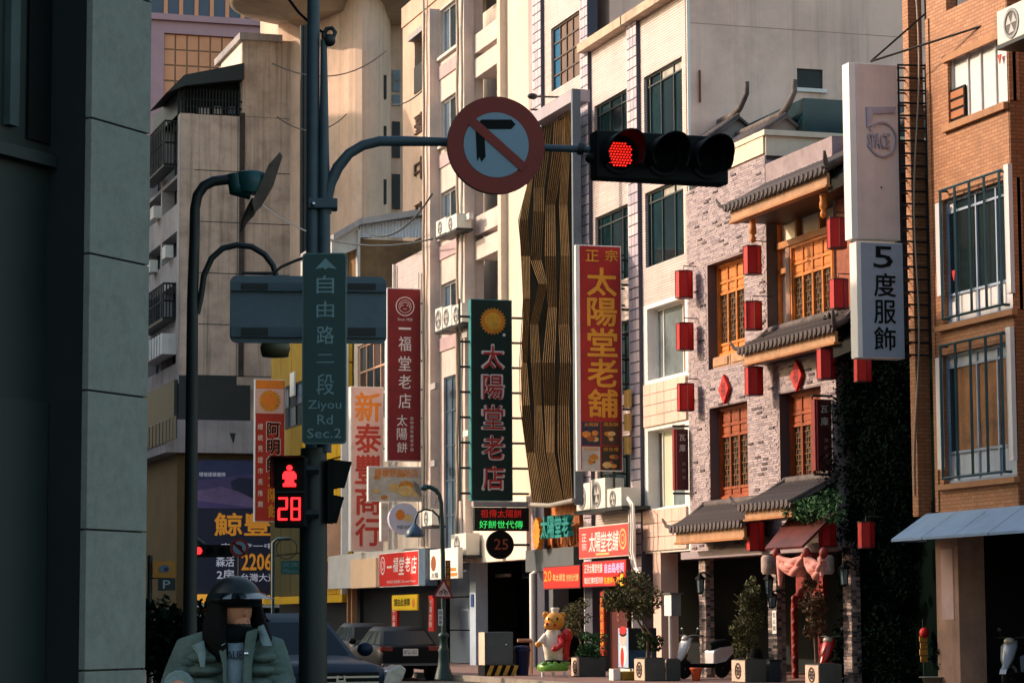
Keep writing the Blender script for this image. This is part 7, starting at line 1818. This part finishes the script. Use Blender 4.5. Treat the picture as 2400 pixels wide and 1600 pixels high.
r = thing('traffic_signal', 'far dark traffic signal glowing red at the left behind the near lamp post', 'traffic light', Sg.P(*Sg.uv(466, 1320), 0))
q = Sg.rect(448, 545, 1276, 1305); MB().fbox(Sg, q[0], q[1], q[2], q[3], -.2, 0).build('housing', black, r); c = Sg.uv(465, 1290); MB().disc(Sg, c[0], c[1], 8.5*k, .001, .03, 20).build('red_lens', ledS, r)
for x in (492, 520): c = Sg.uv(x, 1290); MB().disc(Sg, c[0], c[1], 8.5*k, .001, .03, 16).build('dark_lens', MATS['dark_lens'], r)
MB().tube([Sg.P(Sg.uv(440, 1290)[0], 0, -.1), Sg.P(Sg.uv(440, 1290)[0], Sg.uv(440, 1265)[1], -.1), Sg.P(Sg.uv(460, 1262)[0], Sg.uv(460, 1262)[1], -.1), Sg.P(q[0]+.3, q[3], -.1)], .06, 8).build('post', polem, r)
Sg = FC(683, 64); k = 64/6134
r = thing('street_name_sign', 'small green street name sign on a thin post left of the traffic pole', 'street sign', Sg.P(*Sg.uv(683, 1345), 0))
q = Sg.rect(659, 722, 1313, 1345); MB().fbox(Sg, *q, -.03, 0).build('plate', mat('small_sign_green', (18, 92, 84), .5, .1), r); q = Sg.rect(664, 716, 1317, 1328); lettering(Sg, '民族路', *q, .006, stl, r); q = Sg.rect(664, 716, 1332, 1342); lettering(Sg, 'Minzu Rd', *q, .006, stl, r)
MB().tube([Sg.P(Sg.uv(640, 1300)[0], 0, -.06), Sg.P(Sg.uv(640, 1300)[0], Sg.uv(640, 1270)[1], -.06), Sg.P(*Sg.uv(650, 1262), -.06), Sg.P(*Sg.uv(680, 1262), -.06)], .04, 8).build('post', mat('teal_post', (34, 74, 78), .5), r)
c = Sg.uv(672, 1285); MB().ring(Sg, c[0], c[1], 23*k, 25*k, -.04, .0, 24).build('mirror_ring', polem, r)
# railing and small lit shop strip below the billboard
r = thing('lit_stall', 'row of small orange lit stall panels low behind the blue car', 'stall', (XG-1.5, YG-3, 0)); Sg = FY(YG-3)
for x0, x1, yt, yb in ((598, 650, 1394, 1414), (652, 694, 1396, 1416)): q = Sg.rect(x0, x1, yt, yb); MB().fbox(Sg, *q, -.2, 0).build('orange_panel', MATS['lit_shop_panel'], r)
q = Sg.rect(598, 700, 1417, 1423); MB().fbox(Sg, *q, -.2, .05).build('pale_rail', offw, r); q = Sg.rect(598, 700, 1425, 1450); MB().fbox(Sg, q[0], q[1], .01, q[3], -.3, -.1).build('counter', dark, r)
# dark hedge like clutter at the lower left
hg_ = thing('dark_shrub', 'dark shrub massed behind the rider at the lower left', 'shrub', at(400, 1500, r=33).xy.to_3d()); bl_ = []
for k in range(26): p = at(random.uniform(350, 600), random.uniform(1440, 1640), r=33+random.uniform(-.5, .8)); bl_.append((p, (.35, .4, .3)))
leaves(hg_, 'foliage', leafd, bl_, 5000, .14)

# ------------------------------------------------------------------ loose wires, pipes and wall clutter
for x in (1018, 1026, 1098, 1108):
    pts_ = [EF.P(EF.uv(x, y)[0]+.05*math.sin(y*.03+x), EF.uv(x, y)[1], .39) for y in range(-40, 1290, 40)]
    MB().tube(pts_, random.choice((.025, .04)), 5).build('wall_pipe', random.choice((offw, mat('grey_cable', (190, 170, 150)), darkm)), eb)
for x, y in ((1020, 330), (1104, 300), (1104, 505), (1099, 780), (1024, 900), (1101, 1010), (1022, 1080)):
    q = EF.rect(x-6, x+6, y, y+14, .35); MB().fbox(EF, *q, .355, .5).build('junction_box', random.choice((acw, concG2)), eb)
for x in (988, 996, 1002, 1008):
    pts_ = [JF.P(JF.uv(x, y)[0]+.06*math.sin(y*.02+x), JF.uv(x, y)[1], .12) for y in range(640, 1290, 40)]
    MB().tube(pts_, random.choice((.03, .05)), 5).build('wall_pipe', random.choice((offw, darkm, mat('grey_cable', (190, 170, 150)))), jb)
for kk_, (a_, b_, sg_) in enumerate((((640, 150, 120), (905, 120, 150), 1.0), ((560, 430, 120), (1013, 560, 86), 1.2), ((650, 275, 120), (812, 268, 150), .8), ((860, 545, 95), (1013, 455, 84), .6), ((920, 245, 150), (1013, 190, 100), .3))):
    A_ = at(a_[0], a_[1], r=a_[2]); B_ = at(b_[0], b_[1], r=b_[2]); pts_ = []
    for k in range(13): s_ = k/12; p_ = A_.lerp(B_, s_); p_.z -= sg_*4*s_*(1-s_); pts_.append(p_)
    tag(MB().tube(pts_, .035, 5).build('overhead_cable', darkm), ['highest thin cable crossing the lit tower face behind the two poles', 'long thin cable dropping towards the metal shed roof', 'thin cable with a shallow sag at mid height of the tower', 'thin cable rising from the shed roof to the cream building', 'short thin cable right of the tower windows'][kk_], 'cable', 'thin cables strung between the buildings')

# ------------------------------------------------------------------ scooter rider
RF_ = FC(535, 13.0); k = 13.0/6134
J = lambda x, y, d=0.0: RF_.P(*RF_.uv(x, y, d), d)
hips = J(540, 1450, 0); hips.z = .86
rd = thing('person', 'scooter rider in dark helmet, open grey green padded jacket and white lettered shirt', 'person', (hips.x, hips.y, 0))
def skin_body(name, joints, bones, radii, m_, parent, sub=2):
    me = bpy.data.meshes.new(name); o0 = ROOT[parent.name]; me.from_pydata([Vector(j)-o0 for j in joints], bones, []); me.materials.append(m_)
    o = bpy.data.objects.new(name, me); col.objects.link(o); o.parent = parent; ROOT[o.name] = o0
    md = o.modifiers.new('skin', 'SKIN'); md.use_smooth_shade = True
    for i, rr in enumerate(radii): me.skin_vertices[0].data[i].radius = rr if isinstance(rr, tuple) else (rr, rr); 
    me.skin_vertices[0].data[0].use_root = True
    s_ = o.modifiers.new('sub', 'SUBSURF'); s_.levels = sub; s_.render_levels = sub; return o
n_ = RF_.n; uu = RF_.u
def Q(side, z, fwd): return Vector((hips.x, hips.y, z))+uu*side+n_*fwd
cx_ = RF_.uv(540, 1500)[0]-(Vector((hips.x, hips.y, 0))-RF_.o).dot(uu)
jac = mat('padded_jacket', (82, 102, 96), .9, .3, 2.2, .8); jac2 = mat('jacket_lining', (112, 132, 134), .8, .2, 6, .4)
jn = [Q(0, .86, 0), Q(0, 1.08, .03), Q(0, 1.30, .05), Q(0, 1.47, .05), Q(0, 1.57, .07), Q(-.20, 1.44, .05), Q(-.27, 1.26, .10), Q(-.245, 1.29, .34), Q(.20, 1.44, .05), Q(.25, 1.26, .10), Q(.24, 1.20, .38),
      Q(-.13, .84, .05), Q(-.17, .80, .45), Q(-.16, .36, .50), Q(-.16, .10, .48), Q(.13, .84, .05), Q(.17, .80, .45), Q(.16, .36, .50), Q(.16, .10, .48)]
skin_body('body', jn, [(0, 1), (1, 2), (2, 3), (3, 4), (3, 5), (5, 6), (6, 7), (3, 8), (8, 9), (9, 10), (0, 11), (11, 12), (12, 13), (13, 14), (0, 15), (15, 16), (16, 17), (17, 18)],
          [(.17, .13), (.17, .13), (.18, .14), (.13, .10), (.055, .055), .10, .085, .06, .10, .085, .06, .11, .09, .065, .05, .11, .09, .065, .05], jac, rd)
# open jacket front, shirt, collar, cuffs
sh = MB(); 
def strip(pts, m_, nm, th=.02):
    mb = MB(); n = len(pts)//2; vs = [Vector(p) for p in pts]
    vs2 = [v-n_*th for v in vs]; fs = []
    for i in range(n-1): fs += [(2*i, 2*i+1, 2*i+3, 2*i+2)]
    b = len(vs); allv = vs+vs2; fs += [tuple(b+j for j in f[::-1]) for f in fs]
    for i in range(n-1): fs += [(2*i, 2*i+2, b+2*i+2, b+2*i), (2*i+1, b+2*i+1, b+2*i+3, 2*i+3)]
    mb.add(allv, fs, True); return mb.build(nm, m_, rd)
strip([J(536, 1494, .20), J(568, 1494, .20), J(528, 1512, .24), J(572, 1512, .24), J(530, 1560, .26), J(570, 1560, .26), J(530, 1640, .25), J(568, 1640, .25)], mat('white_shirt', (100, 118, 130), .9, .1, 6, .3), 'shirt')
Fs = Face((RF_.o.x+n_.x*.262, RF_.o.y+n_.y*.262), (n_.x, n_.y)); q = Fs.rect(532, 568, 1524, 1543); lettering(Fs, 'ALIE', *q, .004, mat('shirt_letters', (30, 40, 52), .8), rd, .03)
strip([J(448, 1512, .22), J(478, 1500, .22), J(462, 1530, .25), J(482, 1530, .25), J(470, 1562, .25), J(480, 1562, .25)], jac2, 'jacket_panel')
strip([J(500, 1470, .22), J(524, 1480, .24), J(508, 1500, .25), J(529, 1502, .26), J(522, 1560, .26), J(532, 1560, .27), J(524, 1640, .26), J(534, 1640, .27)], jac, 'jacket_front')
strip([J(578, 1480, .24), J(606, 1470, .22), J(574, 1502, .26), J(600, 1500, .25), J(570, 1560, .27), J(590, 1560, .26), J(568, 1640, .27), J(590, 1640, .26)], jac, 'jacket_front')
strip([J(478, 1462, .16), J(500, 1448, .16), J(500, 1490, .23), J(522, 1482, .23), J(520, 1512, .27), J(528, 1508, .27)], jac2, 'collar_flap')
strip([J(604, 1468, .16), J(618, 1462, .16), J(610, 1498, .23), J(634, 1500, .22), J(616, 1512, .24), J(638, 1512, .22)], jac2, 'collar_flap')
MB().ball(J(577, 1531, .29), .012).build('snap_button', chrome, rd)
for s_, j in ((-1, jn[7]), (1, jn[10])): MB().tube([j-n_*.05, j+n_*.03], [.075, .07], 14).build('cuff', jac2, rd)
for sd, ja_, jb_ in ((-1, jn[5], jn[6]), (1, jn[8], jn[9])):
    for q_ in range(5):
        c_ = ja_.lerp(jb_, q_/4.2); MB().ball(c_-uu*(.012*sd), .098, .098, .040, 18, 10).build('jacket_baffle', jac, rd)
    for q_ in range(7):
        z_ = 1.42-q_*.062; MB().ball(Q(.125*sd, z_, .055), .115, .165, .040, 20, 10).build('jacket_baffle', jac, rd)
MB().ball(Q(.02, 1.525, .13), .125, .115, .065, 18, 10).build('scarf', mat('black_scarf', (14, 20, 22), .95, .2, 10, .4, spec=.05), rd)
# head, face, hair, helmet
hc = J(550, 1425, .10); nb_, ub_ = n_.copy(), uu.copy()
n_ = (nb_*math.cos(R(32))+ub_*math.sin(R(32))); uu = (ub_*math.cos(R(32))-nb_*math.sin(R(32)))
hd = MB(); hd.ball(hc, .085, .10, .115, 20, 16); hd.ball(hc+n_*.09+Vector((0, 0, -.02)), .014, .018, .022, 8, 6); hd.ball(hc+n_*.045+Vector((0, 0, -.07)), .055, .055, .05, 12, 8)
hd.build('head', skin, rd)
for s_ in (-1, 1):
    MB().ball(hc+n_*.088+uu*(.032*s_)+Vector((0, 0, .02)), .012, .008, .008, 8, 6).build('eye', black, rd); MB().ball(hc+uu*(.086*s_), .012, .02, .03, 8, 6).build('ear', skin, rd)
MB().ball(hc+n_*.045+Vector((0, 0, -.098)), .062, .062, .05, 14, 10).build('face_mask', mat('dark_mask', (22, 26, 30), .8, .1), rd)
MB().ball(hc+n_*.085+Vector((0, 0, -.062)), .026, .01, .008, 8, 6).build('mouth', mat('lip', (130, 66, 60), .6), rd)
hr = MB()
for q_ in range(46):
    g_ = math.pi*q_/45*1.34-.53; o_ = uu*(math.cos(g_)*.118)-n_*(math.sin(g_)*.09)
    hr.tube([hc+o_*.9+Vector((0, 0, .06)), hc+o_*1.15+Vector((0, 0, -.08)), hc+o_*1.3+n_*.03+Vector((0, 0, -.16)), hc+o_*1.0+n_*.06+Vector((0, 0, -.25))], [.02, .034, .03, .01], 5)
hr.build('hair', mat('black_hair', (9, 10, 10), .8, .1, 20, spec=.1), rd)
hm = MB(); prof = []
for i in range(9): g_ = math.pi/2*i/8; prof.append((.135*math.cos(g_)+.001, .135*math.sin(g_)))
hm.lathe(hc+Vector((0, 0, .025)), [(.118, -.02), (.13, -.012), (.134, .0)]+prof, 24); o = hm.build('helmet', mat('dark_helmet', (8, 18, 20), .4, .1, 3, spec=.3), rd)
vz = MB(); n = 12; vs = []
for i in range(n+1):
    g_ = R(-75+150*i/n); dir_ = n_*math.cos(g_)+uu*math.sin(g_)
    vs += [hc+dir_*.136+Vector((0, 0, .075)), hc+dir_*(.15+.075*math.cos(g_))+Vector((0, 0, .045))]
vz.add(vs, [(2*i, 2*i+1, 2*i+3, 2*i+2) for i in range(n)]+[(2*i+2, 2*i+3, 2*i+1, 2*i) for i in range(n)], True); vz.build('visor', mat('visor', (10, 22, 30), .2, .1, 3, spec=.4), o)
n_, uu = nb_, ub_
# hands on the grips
for s_, j in ((-1, jn[7]), (1, jn[10])):
    c = j+n_*.09; MB().ball(c, .042, .05, .03, 12, 8).build('palm', skin, rd)
    for q_ in range(4):
        o_ = uu*(-.033+.022*q_); skin_body('finger', [c+o_+n_*.01, c+o_+n_*.06+Vector((0, 0, .01)), c+o_+n_*.085-Vector((0, 0, .02)), c+o_+n_*.065-Vector((0, 0, .045))], [(0, 1), (1, 2), (2, 3)], [.011, .0105, .0095, .008], skin, rd, 1)
    skin_body('thumb', [c-uu*.03*s_, c-uu*.055*s_+n_*.03, c-uu*.04*s_+n_*.06-Vector((0, 0, .02))], [(0, 1), (1, 2)], [.012, .011, .009], skin, rd, 1)
for s_ in (13, 17+1): pass
for j in (jn[14], jn[18]): MB().ball(j+n_*.06-Vector((0, 0, .04)), .055, .13, .05).build('shoe', black, rd)
ang = math.atan2(n_.y, n_.x)
sr_ = scooter('dark scooter ridden by the helmeted person in the left foreground', (hips.x-n_.x*0+n_.x*.05, hips.y+n_.y*.05, 0), ang, mat('dark_green_scooter', (30, 46, 44), .3, .1, 3, coat=.4))
sr_.scale = (1.0, 1.0, 1.0)
